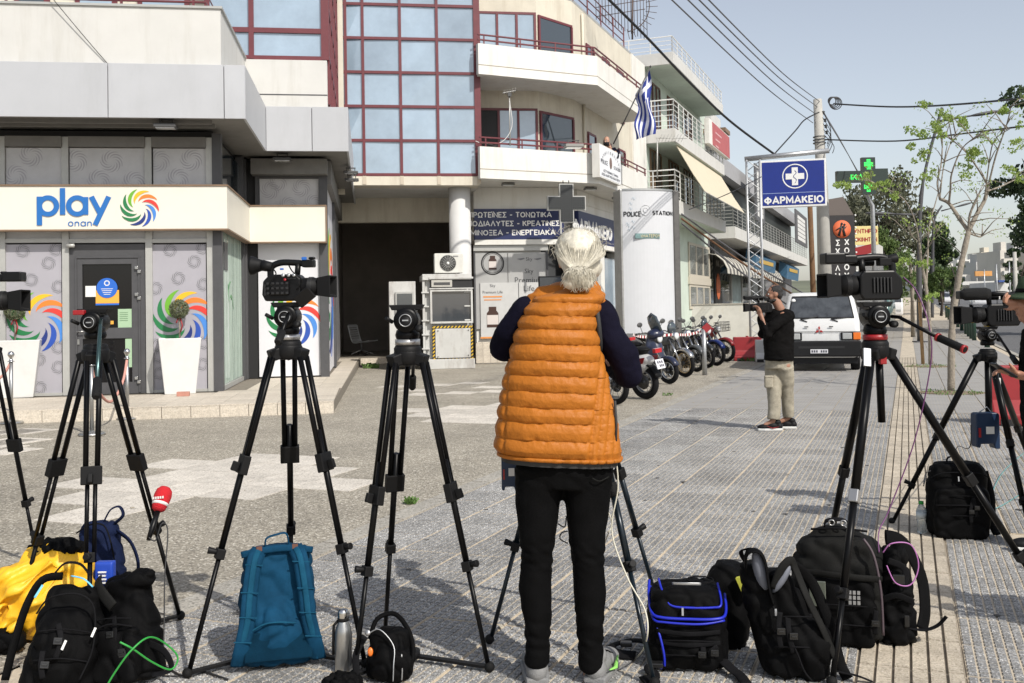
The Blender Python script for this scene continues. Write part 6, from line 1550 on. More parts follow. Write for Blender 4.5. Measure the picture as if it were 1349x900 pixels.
def car(x,t_,heading,col,label,L_=4.2,H=1.45,F=FB,name='parked_car',cat='car',van_=False):
 z=gz(t_)-.12;Fc=F@Matrix.Translation((x,t_,z))@Matrix.Rotation(heading,4,'Z')
 t=thing(name,label,cat,(0,0,0),Fc)
 if van_:lv_=[(.25,.05,.85),(.4,0,.92),(1.0,.02,.93),(1.2,.15,.92),(1.95,.7,.85),(H-.05,.9,.8),(H,1.1,.7)];ye=[L_]*5+[L_-.05,L_-.2]
 else:lv_=[(.22,.1,.75),(.35,0,.84),(.65,.02,.86),(.85,.35,.85),(.92,.8,.82),(1.1,1.2,.76),(H-.1,1.65,.62),(H,1.95,.52)];ye=[L_-.05,L_,L_,L_-.1,L_-.25,L_-.55,L_-.95,L_-1.2]
 m=mat('car_paint_%s'%label.split()[0],col,.3,coat=.8)
 mb=MB();mb.rings([rrect(hw,y0,y1,zz,.14,3) for(zz,y0,hw),y1 in zip(lv_,ye)]);mb.build('body',m,t)
 z0_,z1_=((1.22,H-.12) if van_ else(.96,H-.12))
 yy=lambda q:next(lerp(a[1],b[1],(q-a[0])/(b[0]-a[0])) for a,b in zip(lv_,lv_[1:]) if a[0]<=q<=b[0]+1e-6);ww=lambda q:next(lerp(a[2],b[2],(q-a[0])/(b[0]-a[0])) for a,b in zip(lv_,lv_[1:]) if a[0]<=q<=b[0]+1e-6)
 mb=MB();mb.add([(-ww(z0_)+.08,yy(z0_)-.02,z0_),(ww(z0_)-.08,yy(z0_)-.02,z0_),(ww(z1_)-.06,yy(z1_)-.02,z1_),(-ww(z1_)+.06,yy(z1_)-.02,z1_)],[(0,1,2,3)]);o=mb.build('windscreen',M_wind,t,fix=False);q=o.modifiers.new('s','SOLIDIFY');q.thickness=.02
 for s in(-1,1):
  mb=MB();mb.box(s*.5,s*.78,-.01,.06,.55,.7);mb.build('headlight',M_hl,t)
  for y in(.8,L_-.8):wheel(t,(s*.74,y,.31),.31,.2)
 return t
 # traffic and parked cars further along
p=FB.inverted()@gp(1180,412);car(p.x,62,R(-4),(.05,.12,.11),'dark green van parked behind the big left camera',L_=4.8,H=2.1,van_=True,name='parked_van',cat='van')
car(-1.2,74,R(0),(.60,.60,.60),'white van parked farther up behind the dark green one',L_=4.8,H=2.3,van_=True,name='parked_van',cat='van')
car(4.2,120,0,(.6,.6,.6),'white car coming down the far road beside the bollards');car(6.6,105,0,(.55,.56,.58),'silver car in the far lane behind the fluffy microphone')
car(9.5,88,0,(.03,.03,.035),'black car behind the camera with the fluffy microphone');car(11.4,70,0,(.05,.07,.12),'navy car near the right edge of the road')
car(12.2,100,0,(.35,.02,.02),'red car parked across the far road')
car(-2.4,84,0,(.02,.02,.022),'charcoal car in the shade of the trees behind the white van')
# plastic road barriers
def barrier(F,c,w,h,d,m,label,ang=0):
 Fm=F@Matrix.Translation(c)@Matrix.Rotation(ang,4,'Z');t=thing('plastic_barrier',label,'barrier',(0,0,0),Fm)
 mb=MB();mb.prism([(-d*.5,0),(d*.5,0),(d*.5,h*.18),(d*.22,h*.42),(d*.16,h),(-d*.16,h),(-d*.22,h*.42),(-d*.5,h*.18)],-w/2,w/2,'yz');mb.build('shell',m,t,bevel=.02)
 for s in(-.28,.28):mb=MB();mb.box(s*w-.09,s*w+.09,-d*.505,d*.505,.0,.08);mb.build('slot',M_dark,t)
 mb=MB();mb.lathe([(.04,0),(.04,.03),(0,.03)],(0,0,h),n=12);mb.build('filler_cap',m,t);return t
M_bred=mat('barrier_red',(.27,.016,.020),.45,var=.1);M_bwh=mat('barrier_white',(.6,.6,.59),.5)
p=gp(985,475);barrier(FW,(p.x,p.y,0),.78,.66,.5,M_bred,'red plastic barrier at the foot of the truss tower',R(-8))
p=gp(1009,477);barrier(FW,(p.x,p.y+.1,0),.5,.6,.4,M_bwh,'white plastic barrier touching the red one behind the standing cameraman',R(-8))
p=gp(1340,562);barrier(FW,(p.x+.2,p.y+.25,0),.75,.72,.5,M_bred,'red plastic barrier on the right behind the second tripod',R(-15))
# ================================================================== motorcycles
M_chrome=mat('chrome',(.55,.55,.55),.18,metal=1.);M_seat=mat('saddle_black',(.006,.006,.0065),.6,spec=.2);M_eng=mat('engine_metal',(.07,.07,.07),.45,metal=.7,var=.4,vs=20)
M_gold=MATS['bollard_gold']
def spoked(parent,c,r,w,rimm,spokes=10):
 c=Vector(c);mb=MB();mb.torus(c,r-w*.45,w*.45,n=32,k=9,sx=1.);wh=mb.build('wheel',M_tyre,parent)
 mb=MB();mb.torus(c,r-w*.95,w*.14,n=30,k=6,sx=2.2);mb.build('rim',rimm,wh)
 mb=MB();mb.lathe([(0,-.05),(.05,-.05),(.05,.05),(0,.05)],c,ax='y',n=12);mb.lathe([(.04,.03),(.12,.03),(.12,.036),(.04,.036)],c,ax='y',n=18);mb.build('hub',M_eng,wh)
 mb=MB()
 for k in range(spokes):
  a=2*math.pi*k/spokes;d=Vector((math.cos(a),0,math.sin(a)));mb.tube(c+d*.04+Vector((0,.02*(-1)**k,0)),c+d*(r-w*.95),.006 if spokes>9 else .016,n=4)
 mb.build('spokes',rimm,wh);return wh
def bike(F,label,body,acc,rimm=None,scooter=False,mud=None,screen=False,r=.30,box=False,basket=False,spokes=10,bodycol2=None):
 rimm=rimm or M_rim;t=thing('motor_scooter' if scooter else 'motorcycle',label,'scooter' if scooter else 'motorcycle',(0,0,0),F,'motorcycles parked in a row in front of the totem')
 wb=.66;w=.11 if not scooter else .12
 wf=spoked(t,(wb,0,r),r,w*.9,rimm,spokes);wr=spoked(t,(-wb,0,r),r,w,rimm,spokes)
 hd=Vector((wb-.34,0,.92));ax=Vector((wb,0,r))
 mb=MB()
 for s in(-.09,.09):mb.tube(ax+Vector((0,s,0)),hd+Vector((.05,s,-.08)),.022,.026,8)
 mb.build('fork',M_chrome if not scooter else M_spot,t)
 mb=MB();mb.path(catmull([hd+Vector((-.12,-.36,.10)),hd+Vector((-.03,-.16,.12)),hd+Vector((0,0,.06)),hd+Vector((-.03,.16,.12)),hd+Vector((-.12,.36,.10))],4),.013,6);hb=mb.build('handlebar',M_spot,t)
 for s in(-1,1):
  mb=MB();mb.tube(hd+Vector((-.12,s*.36,.10)),hd+Vector((-.1,s*.25,.115)),.02,n=8);mb.build('grip',M_seat,hb)
  mb=MB();mb.tube(hd+Vector((-.05,s*.22,.12)),hd+Vector((.0,s*.32,.27)),.007,n=5);mb.ell(hd+Vector((.0,s*.33,.30)),(.02,.075,.05));mb.build('mirror',M_spot,hb)
 mb=MB();mb.ell(hd+Vector((.12,0,-.02)),(.09,.10,.09));mb.build('headlight',M_spot if scooter else M_chrome,t);mb=MB();mb.lathe([(0,0),(.08,.0),(.06,.015),(0,.02)],hd+Vector((.195,0,-.02)),ax='x',n=16);mb.build('lamp_glass',M_lampglass,t)
 # front mudguard
 mm=mud or body;rs=[]
 for k in range(11):
  a=R(25+k*13.5);c=Vector((wb,0,r));q=c+Vector((math.cos(a),0,math.sin(a)))*(r+.025);q2=c+Vector((math.cos(a),0,math.sin(a)))*(r-.03)
  rs.append([q2+Vector((0,-.075,0)),q+Vector((0,-.05,.0)),q+Vector((0,.05,0)),q2+Vector((0,.075,0)),q2+Vector((0,.06,0)),q+Vector((0,.0,-.02)),q2+Vector((0,-.06,0))])
 mb=MB();mb.rings(rs,cap=True);mb.build('front_mudguard',mm,t)
 rs=[]
 for k in range(9):
  a=R(60+k*13);c=Vector((-wb,0,r));q=c+Vector((math.cos(a),0,math.sin(a)))*(r+.05);q2=c+Vector((math.cos(a),0,math.sin(a)))*(r+.02)
  rs.append([q2+Vector((0,-.08,0)),q+Vector((0,-.06,.0)),q+Vector((0,.06,0)),q2+Vector((0,.08,0))])
 mb=MB();mb.rings(rs,cap=True);mb.build('rear_mudguard',M_seat,t)
 if scooter:
  mb=MB();mb.path([(wb-.22,0,.45),(wb-.30,0,.7),(wb-.36,0,.98)],[.12,.17,.12],12,flat=1.0);mb.ell((wb-.34,0,.72),(.10,.22,.32));mb.ell((.0,0,.30),(.42,.16,.07));mb.ell((-.42,0,.58),(.42,.17,.17));mb.ell((-.62,0,.66),(.28,.13,.11));mb.ell((wb-.25,0,1.0),(.16,.20,.11));clay('bodywork',mb,body,t,.022,3)
  mb=MB();mb.ell((-.38,0,.78),(.40,.15,.07));mb.ell((-.62,0,.83),(.2,.13,.05));clay('seat',mb,M_seat,t,.02,3)
  for s in(-1,1):mb=MB();mb.prism([(-.85,.72),(-.35,.66),(-.15,.52),(-.4,.50),(-.8,.62)],s*.168,s*.178,'xz');mb.build('side_panel',acc,t,bevel=.004)
  mb=MB();mb.ell((-.35,0,.32),(.28,.12,.12));mb.build('engine',M_eng,t)
  if screen:mb=MB();mb.path([(wb-.18,0,1.02),(wb-.30,0,1.28),(wb-.38,0,1.38)],[.14,.15,.08],10,flat=.12);mb.build('windscreen',M_panedark,t)
 else:
  mb=MB();mb.ell((.12,0,.80),(.30,.15,.14));mb.ell((.22,0,.86),(.18,.13,.10));clay('tank',mb,body,t,.02,2)
  mb=MB();mb.path([(.0,0,.80),(-.3,0,.78),(-.62,0,.84),(-.78,0,.87)],[.1,.12,.11,.07],10,flat=.5);clay('seat',mb,M_seat,t,.02,3)
  mb=MB();mb.bc((.05,0,.42),(.32,.26,.26));mb.lathe([(.0,-.14),(.11,-.13),(.11,.13),(0,.14)],(-.12,0,.36),ax='y',n=16);mb.tube((.12,0,.5),(.2,0,.72),.075,.07,12);clay('engine',mb,M_eng,t,.022,1)
  for s in(-1,1):mb=MB();mb.prism([(-.15,.70),(-.5,.74),(-.55,.60),(-.2,.52)],s*.10,s*.12,'xz');mb.build('side_panel',acc,t,bevel=.005)
  mb=MB()
  for s in(-.07,.07):mb.path([hd+Vector((-.05,s,-.05)),(.28,s,.45),(.18,s,.24),(-.25,s,.22),(-.35,s,.5),(-.75,s,.78)],.016,6);mb.path([(-.35,s,.35),(-wb,s*1.4,r)],.02,6)
  mb.build('frame',M_spot,t)
  if screen:mb=MB();mb.ell(hd+Vector((.06,0,.14)),(.06,.13,.15));mb.build('windscreen',M_panedark,t)
 mb=MB();mb.path([(.2,-.13,.42),(.1,-.15,.2),(-.3,-.16,.22),(-.5,-.17,.30),(-.85,-.18,.38)],[.02,.022,.03,.05,.05],8);mb.build('exhaust',M_chrome if not scooter else M_spot,t)
 mb=MB();mb.bc((-.98,0,.82),(.06,.16,.07));mb.build('tail_light',mat('tail_red',(.45,.015,.02),.25,coat=.6),t)
 mb=MB();pm=Matrix.Translation((-1.02,0,.60))@Matrix.Rotation(R(18),4,'Y');mb.bc((0,0,0),(.012,.2,.16),M=pm);pt=mb.build('number_plate',M_whitefilm,t)
 mb=MB()
 for k in range(3):mb.bc((-.008,-.05+.05*k,.03),(.004,.03,.04),M=pm);mb.bc((-.008,-.06+.04*k,-.03),(.004,.025,.04),M=pm)
 mb.build('plate_print',M_ink,pt)
 mb=MB();mb.tube((-.05,.1,.25),(-.1,.3,.02),.012,n=6);mb.build('side_stand',M_spot,t)
 if box:mb=MB();mb.ell((-.85,0,1.02),(.2,.2,.16));clay('top_box',mb,M_seat,t,.02,2)
 if basket:
  mb=MB()
  for k in range(7):
   a=-.16+.053*k
   for(u0,v0,u1,v1) in((a,-.14,a,-.14),(a,.14,a,.14)):mb.tube((.62+u0,v0,.86),(.62+u1,v1,1.1),.005,n=4)
   mb.tube((.46,a*.85,.86),(.46,a*.85,1.1),.005,n=4);mb.tube((.78,a*.85,.86),(.78,a*.85,1.1),.005,n=4)
  for z in(.86,.94,1.02,1.1):mb.path([(.46,-.14,z),(.78,-.14,z),(.78,.14,z),(.46,.14,z),(.46,-.14,z)],.006,4)
  mb.build('basket',M_spot,t)
 return t
def bikeF(px,py,rear,ang,wb=.66,lean=6):
 p=gp(px,py);c,s=math.cos(R(ang)),math.sin(R(ang));d=Vector((c,s,0));q=p+d*wb*(1 if rear else-1)
 return Matrix.Translation((q.x,q.y,0))@Matrix.Rotation(R(ang),4,'Z')@Matrix.Rotation(R(lean),4,'X')
mw=mat('bike_white',(.45,.45,.45),.3,coat=.6);mr_=mat('bike_red',(.20,.010,.013),.3,coat=.4);mnv=mat('bike_navy',(.010,.014,.04),.3,coat=.6);mbl=mat('bike_blue',(.008,.02,.12),.3,coat=.4);mbk=mat('bike_black',(.007,.007,.008),.3,coat=.6);mgy=mat('bike_grey',(.06,.065,.07),.35,coat=.5)
mgold=mat('gold_rim',(.48,.36,.20),.35,metal=.6)
AH=-52
bike(bikeF(812,533,False,AH),'black motorcycle nearest the woman with its front wheel by her elbow',mbk,mbk,r=.31)
bike(bikeF(851,526,True,180+AH+4,lean=-5),'white and red scooter with number plate showing its rear wheel',mw,mr_,scooter=True,r=.29)
bike(bikeF(882,506,False,AH),'navy scooter with dark windscreen and silver front rim',mnv,mnv,scooter=True,mud=mnv,screen=True,r=.27,rimm=M_chrome,spokes=6)
bike(bikeF(903,497,False,AH-4),'chrome and dark motorcycle with cream spoked front rim',mgy,mbk,rimm=mgold,mud=M_chrome,screen=True,r=.31,spokes=18)
bike(bikeF(918,490,False,AH-6),'grey motorcycle standing just left of the steel post',mgy,mgy,r=.31,spokes=14)
bike(bikeF(932,485,False,AH-6),'black motorcycle half hidden by the steel post',mbk,mbl,r=.30,spokes=14)
bike(bikeF(944,482,False,AH-2),'motorcycle with bright blue front mudguard',mbl,mbl,mud=mbl,r=.33,spokes=18,screen=True)
bike(bikeF(957,477,False,AH+2),'last motorcycle of the row with red and white mudguard and wire basket',mr_,mw,mud=mr_,r=.33,spokes=20,basket=True)
# red and white tape from the post across the row
tp=[at(834,441,20.5),at(850,444,20.8),at(885,441,21.5),at(905,441,22.0),at(926,436,22.2)]
P=catmull(tp,6);tpo=thing('barrier_tape','red and white plastic tape strung from the steel post past the totem','tape',P[0])
for k in range(0,len(P)-1,1):
 a,b=P[k],P[k+1];n=2
 for j in range(n):
  c,d=a.lerp(b,j/n),a.lerp(b,(j+1)/n);mb=MB();mb.bar(c,d,.004,.055);mb.build('tape_piece',M_bred if(k*n+j)%2 else M_letter,tpo)
mb=MB();q=at(877+50,432,22.1);mb.bar(q+Vector((0,-.06,-.05)),q+Vector((.12,-.06,.06)),.02,.16);mb.build('tape_knot',M_bred,tpo)
# ================================================================== planters and rope stanchions before the shop
M_plant=mat('planter_plastic',(.60,.60,.585),.45,var=.04,dirt=((.42,.44,.42),.35,3,.7))
M_rope=mat('rope_pink',(.55,.27,.22),.8,bump=.3,bs=200)
def planter(px,py,top_w,H,ang,label,old=False):
 p=loc(FA,px,py,z=ZF);F=FA@Matrix.Translation(p)@Matrix.Rotation(R(ang),4,'Z');t=thing('planter',label,'planter',(0,0,0),F,'tall white planters beside the shop door')
 mb=MB();b=top_w*.36;a=top_w/2
 mb.add([(-b,-b,0),(b,-b,0),(b,b,0),(-b,b,0),(-a,-a,H),(a,-a,H),(a,a,H),(-a,a,H),(-a+.04,-a+.04,H),(a-.04,-a+.04,H),(a-.04,a-.04,H),(-a+.04,a-.04,H),(-a+.06,-a+.06,H-.07),(a-.06,-a+.06,H-.07),(a-.06,a-.06,H-.07),(-a+.06,a-.06,H-.07)],[(0,3,2,1),(0,1,5,4),(1,2,6,5),(2,3,7,6),(3,0,4,7),(4,5,9,8),(5,6,10,9),(6,7,11,10),(7,4,8,11),(8,9,13,12),(9,10,14,13),(10,11,15,14),(11,8,12,15)])
 mb.build('pot',M_plant,t,bevel=.012)
 mb=MB();mb.box(-a+.055,a-.055,-a+.055,a-.055,H-.11,H-.07);mb.build('soil',M_dirt,t)
 mb=MB();mb.path([(0,0,H-.08),(.01,0,H+.15),(-.005,0,H+.42)],.016,7);mb.build('stem',M_bark,t)
 mb=MB();rnd=random.Random(px)
 for k in range(2600):
  d=Vector((rnd.gauss(0,1),rnd.gauss(0,1),rnd.gauss(0,1))).normalized();q=Vector((0,0,H+.50))+d*.155*rnd.uniform(.75,1.12)
  s=.012;e=Euler((rnd.uniform(0,6),rnd.uniform(0,6),rnd.uniform(0,6))).to_matrix();mb.add([q+e@Vector((-s*1.6,0,0)),q+e@Vector((0,-s*.5,0)),q+e@Vector((s*1.6,0,0)),q+e@Vector((0,s*.5,0))],[(0,1,2,3)])
 mb.build('foliage',M_lf_mid2,t,fix=False)
 mb=MB();mb.torus((0,0,H+.34),.03,.012,n=12,k=5,ax='z')
 mb.path([(.02,-.03,H+.34),(.05,-.05,H+.22),(.02,-.05,H+.10)],.012,5,flat=.3);mb.path([(-.02,-.03,H+.34),(-.05,-.05,H+.26)],.012,5,flat=.3)
 for k in range(5):mb.ell((-.1+.05*k,-.1,H-.05),(.03,.025,.02),nu=6,nv=4)
 mb.build('ribbon',M_bred,t);return t
M_lf_mid2=leafmat('leaf_topiary',(.07,.09,.045),(.22,.24,.14),.2)
planter(237,518,.70,.96,12,'tall white planter with a small round olive bush right of the shop door')
planter(20,523,.86,.98,12,'tall greyish white planter with round olive bush at the left edge')
p=loc(FA,230,522,z=ZF);mb=MB();mb.box(p.x+.05,p.x+.25,p.y-.1,p.y,ZF,ZF+.075);o=mb.build('loose_brick',mat('brick_pink',(.42,.20,.15),.85,var=.15,vs=12),F=FA,base=(p.x,p.y,ZF),bevel=.004);tag(o,'pinkish loose brick at the foot of the right planter','brick')
st=None;SP=[]
for k,(px,py,lb) in enumerate(((15,558,'leftmost steel rope stanchion by the left planter'),(121,573,'steel rope stanchion standing nearest, behind the empty tripod'),(168,552,'steel rope stanchion by the step in front of the glass door'))):
 p=gp(px,py);SP.append(p)
 if st is None:
  st=thing('rope_stanchion',lb,'stanchion',p,group='steel rope stanchions before the shop')
  mb=MB();mb.lathe([(0,0),(.17,0),(.17,.02),(.15,.035),(.03,.05),(.026,.06),(0,.06)],p,n=28);mb.build('base',M_steel,st)
  mb=MB();mb.tube(p+Vector((0,0,.05)),p+Vector((0,0,.90)),.026,n=14);mb.build('tube',M_steel,st)
  mb=MB();mb.lathe([(0,.89),(.045,.895),(.045,.905),(.026,.91),(.018,.95),(.03,.96),(.045,.99),(.045,1.01),(.03,1.04),(0,1.05)],p,n=18);mb.build('ball_top',M_chrome,st)
 else:c=dup(st);c.matrix_world=Matrix.Translation(p);c['label']=lb
def rope(a,b,s,label):
 m=(a+b)/2;P=catmull([a,a.lerp(b,.15)-Vector((0,0,s*.6)),m-Vector((0,0,s)),a.lerp(b,.85)-Vector((0,0,s*.6)),b],5);mb=MB();mb.path(P,.019,8);o=mb.build('rope',M_rope,base=a);tag(o,label,'rope')
H9=Vector((0,0,.89))
rope(SP[1]+H9,SP[2]+H9,.55,'pink barrier rope sagging between the two stanchions behind the tripod')
rope(SP[0]+H9,SP[0]+H9+Vector((-1.1,-.2,0)),.4,'pink barrier rope running from the leftmost stanchion out of frame')
# ================================================================== tripods
M_tb=mat('tripod_black',(.003,.003,.0034),.35,spec=.15);M_tb2=mat('tripod_matt',(.006,.006,.0065),.55,spec=.2);M_tteal=mat('tripod_teal',(.006,.012,.018),.3,metal=.3);M_silver=mat('silver_ring',(.42,.42,.42),.38,metal=.8)
M_tred=mat('tripod_red',(.28,.010,.014),.4);M_rub=mat('rubber_black',(.007,.007,.007),.7,bump=.3,bs=250,spec=.2)
def leg(t,top,foot,style,f1=.42,f2=.70,m=None,r=.0125):
 m=m or M_tb;top=Vector(top);foot=Vector(foot);d=foot-top;L_=d.length;u=d/L_;tn=Vector((-(foot-top).y,(foot-top).x,0));tn=tn.normalized() if tn.length>.02 else Vector((1,0,0));nn=u.cross(tn)
 lg=MB();P=lambda f:top+d*f
 if style=='twin' or style=='twin2':
  s=.026
  for k in(-s,s):lg.tube(P(0)+tn*k,P(f1+.02)+tn*k*.9,r*.95,n=9)
  lgo=lg.build('leg',m,t)
  cl=MB();cl.bar(P(f1-.025)-tn*0,P(f1+.035),.085,.034,up=nn);cl.bar(P(f1+.0)+nn*.03,P(f1+.03)+nn*.035,.02,.03,up=nn);cl.build('clamp',M_tb2,lgo,bevel=.004)
  lo=MB()
  if style=='twin2':
   for k in(-.016,.016):lo.tube(P(f1)+tn*k,P(f2+.02)+tn*k,r*.8,n=8)
  else:lo.tube(P(f1-.1),P(f2+.01),r*1.1,n=10)
  lo.build('middle_tube',m,lgo)
 elif style=='round':
  lg.tube(P(0),P(f1),r*1.45,n=12);lgo=lg.build('leg',m,t)
  cl=MB();cl.lathe([(r*1.5,-.028),(r*1.9,-.024),(r*1.9,.03),(r*1.3,.034)],(0,0,0),n=16,M=Matrix.Translation(P(f1))@u.to_track_quat('Z','Y').to_matrix().to_4x4());cl.build('collar',M_rub,lgo)
  lo=MB();lo.tube(P(f1),P(f2),r*1.2,n=12);lo.build('middle_tube',m,lgo)
 else:
  lg.tube(P(0),P(f1),r*1.35,n=10);lgo=lg.build('leg',m,t);lo=MB();lo.tube(P(f1),P(f2),r*1.1,n=10);lo.build('middle_tube',m,lgo)
  cl=MB();cl.bar(P(f1-.015),P(f1+.025),.042,.042,up=nn);cl.build('clamp',M_silver if style=='clip' else M_tb2,lgo,bevel=.005)
 cl=MB();cl.bar(P(f2-.012),P(f2+.02),.042,.038,up=nn);cl.tube(P(f2)+nn*.01,P(f2)+nn*.052-tn*.01,.011,.016,10);cl.build('knob',M_tb2,lgo,bevel=.004)
 lo=MB();lo.tube(P(f2),P(.985),r*.82,n=10);lo.build('lower_tube',m,lgo)
 ft=MB();ft.ell(foot+Vector((0,0,.02)),(.022,.022,.022));ft.build('foot',M_rub,lgo)
 return lgo
def head(t,A,kind='fluid',s=1.,ring=None,plate=.13,face=0.):
 "fluid head standing on the bowl at A"
 M=Matrix.Translation(A)@Matrix.Rotation(face,4,'Z')@Matrix.Scale(s,4)
 def add(name,fn,m,bevel=0,par=None):
  mb=MB();fn(mb);T(mb,M);return mb.build(name,m,par or t,bevel=bevel)
 add('bowl',lambda b:b.lathe([(0,-.07),(.03,-.06),(.05,-.03),(.052,.0),(.045,.012),(0,.012)],n=24),M_tb2)
 if ring:add('levelling_ring',lambda b:b.lathe([(.0,.013),(.047,.013),(.047,.034),(.0,.034)],n=30),ring)
 h=add('fluid_head',lambda b:(b.lathe([(0,.035),(.042,.035),(.046,.05),(.040,.07),(0,.07)],n=26),b.lathe([(0,-.055),(.036,-.055),(.046,-.05),(.046,.05),(.036,.055),(0,.055)],(0,0,.105),n=26,ax='y'),b.bc((0,0,.11),(.07,.085,.07))),M_tb,.003)
 add('drag_dial',lambda b:(b.lathe([(0,-.068),(.03,-.066),(.032,-.055),(0,-.054)],(0,0,.105),n=26,ax='y')),M_tb2,par=h)
 add('dial_mark',lambda b:(b.torus((0,-.069,.105),.022,.0018,n=24,k=5),b.bc((0,-.070,.105),(.022,.002,.005))),M_galv,par=h)
 add('camera_plate',lambda b:b.prism([(-plate*.9,.163),(plate*.9,.163),(plate*.75,.143),(-plate*.75,.143)],-.035,.035,'xz'),M_tb2,.003)
 add('plate_lever',lambda b:(b.tube((-.05,-.05,.1),(-.07,-.075,.115),.008,n=8),b.lathe([(0,-.03),(.014,-.03),(.014,0),(0,0)],(.05,-.05,.075),n=14,ax='y')),M_tb2,par=h)
 return h
def pan_bar(t,a,b,grip=.13,m=None,mg=None,band=None):
 a=Vector(a);b=Vector(b);u=(b-a).normalized();mb=MB();e=b-u*grip;k=a.lerp(e,.18)+Vector((0,0,.012));mb.path([a,k,e],.0085,10);bar_=mb.build('pan_bar',m or M_tb,t)
 mb=MB();mb.path([e,e+u*.01,b-u*.012,b],[.011,.0165,.0175,.012],14);mb.build('grip',mg or M_rub,bar_)
 if band:
  for q in(e+u*.002,b-u*.014):mb=MB();mb.path([q,q+u*.012],.0188,14);mb.build('grip_band',band,bar_)
def tripod(label,cpx,cpy,Y,feet,style,f=(.42,.70),ring=None,hs=1.,spread=True,m=None,legr=.0125,face=0.,has_head=True,top_r=.055,plate=.07,styles=None):
 A=at(cpx,cpy,Y);base=sum((Vector(q) for q in feet),Vector())/3
 t=thing('tripod',label,'tripod',(base.x,base.y,0),group='camera tripods of the waiting crews')
 mb=MB();mb.lathe([(0,-.075),(.052,-.07),(.060,-.05),(.060,-.012),(.05,-.006),(0,-.006)],A,n=26);
 for q in feet:
  d=Vector((q[0]-A.x,q[1]-A.y,0)).normalized();mb.bar(A+Vector((0,0,-.035))+d*.02,A+Vector((0,0,-.055))+d*.085,.066,.05)
 mb.build('spider',M_tb2,t,bevel=.006)
 for i,q in enumerate(feet):
  d=Vector((q[0]-A.x,q[1]-A.y,0)).normalized();leg(t,A+Vector((0,0,-.06))+d*.075,q,(styles or[style]*3)[i],f[0],f[1],m,legr)
 if spread:
  g=MB();c=Vector((base.x,base.y,.03))
  for q in feet:g.bar(c,Vector(q)+Vector((0,0,.02)),.028,.012)
  g.lathe([(0,0),(.05,0),(.05,.03),(0,.03)],c-Vector((0,0,.01)),n=14);g.build('spreader',M_tb2,t)
 if has_head:head(t,A,s=hs,ring=ring,face=face,plate=plate)
 return t,A
G=gp
def foot_at(px,py):return gp(px,py)
# T0: at the left edge
t0,A0=tripod('tripod cut by the left edge carrying the half seen camera',-17,452,5.7,[foot_at(50,742),gp(-95,790),gp(-60,715)],'twin',spread=False)
# T1: empty tripod left
t1,A1=tripod('empty twin tube tripod with a hanging pan handle in front of the glass shop door',126,457,4.45,[foot_at(238,816),foot_at(16,842),gp(116,893)],'twin2',f=(.37,.63),ring=None,hs=1.05,plate=.075)
pan_bar(t1,A1+Vector((.045,-.05,.12)),at(126.5,524,3.95),.13,m=mat('pan_bar_teal',(.05,.09,.09),.25,metal=.7))
mb=MB();mb.bc(A1+Vector((-.05,-.05,.155)),(.05,.03,.022));mb.build('red_catch',M_tred,t1,bevel=.004)
# T2: with the big camera
t2,A2=tripod('tall black tripod carrying the camcorder in front of the white swirl window',380,452,4.35,[foot_at(247,893),foot_at(482,880),Vector((-1.09,4.80,0))],'twin',f=(.34,.62),ring=M_silver,hs=1.1,plate=.07)
pan_bar(t2,A2+Vector((.02,-.06,.13)),at(366,452,4.05),.1)
# T3: empty, middle
t3,A3=tripod('empty tripod with a round logo head standing left of the woman',537,459,4.25,[foot_at(466,896),foot_at(645,885),Vector((-.62,4.62,0))],'twin',f=(.42,.66),ring=M_silver,hs=1.15,plate=.072)
pan_bar(t3,A3+Vector((.03,.05,.10)),at(543,512,4.65),.1)
# T4: the woman's tripod
t4,A4=tripod('tripod hidden behind the woman, its legs showing either side of her',762,470,4.45,[foot_at(645,848),foot_at(863,906),Vector((.70,4.85,0))],'round',f=(.40,.64),spread=False,m=M_tteal,styles=['simple','round','simple'])
# T5: big right tripod
t5,A5=tripod('sturdy tripod with red rings under the big camera right of the white van',1153,452,4.5,[gp(1096,905),Vector((1.56,5.15,0)),Vector((2.53,4.62,0))],'simple',f=(.45,.74),ring=M_tred,hs=1.15,spread=False,legr=.0145,styles=['clip','simple','simple'])
pan_bar(t5,A5+Vector((.07,-.02,.12)),at(1272,461,4.15),.15,band=M_tred)
mb=MB();mb.tube(A5+Vector((.015,.0,-.04)),A5+Vector((.02,0,-.36)),.017,n=12);mb.build('centre_column',M_tb,t5)
mb=MB();mb.bc(A5+Vector((.02,-.03,-.075)),(.03,.03,.04));mb.build('red_catch',M_tred,t5,bevel=.004)
mb=MB();mb.bar(A5+Vector((-.065,-.075,-.02)),A5+Vector((-.075,-.10,-.10)),.035,.01,up=(0,1,0));mb.build('leg_plate',M_galv,t5,bevel=.003)
# T6: far right
t6,A6=tripod('tripod at the right edge with a blue recorder hanging from it',1301,462,6.7,[foot_at(1175,690),foot_at(1362,725),Vector((4.0,7.5,0))],'simple',f=(.46,.76),hs=1.0,spread=False,legr=.016)
pan_bar(t6,A6+Vector((.04,-.03,.12)),at(1339,478,6.0),.14)
mb=MB();mb.tube(A6+Vector((-.0,0,-.04)),A6+Vector((-.005,0,-.55)),.022,n=12);mb.build('centre_column',M_tb,t6)
mb=MB();mb.bc(at(1314,503,6.55),(.035,.02,.05));mb.build('paper_tag',M_letter,t6)
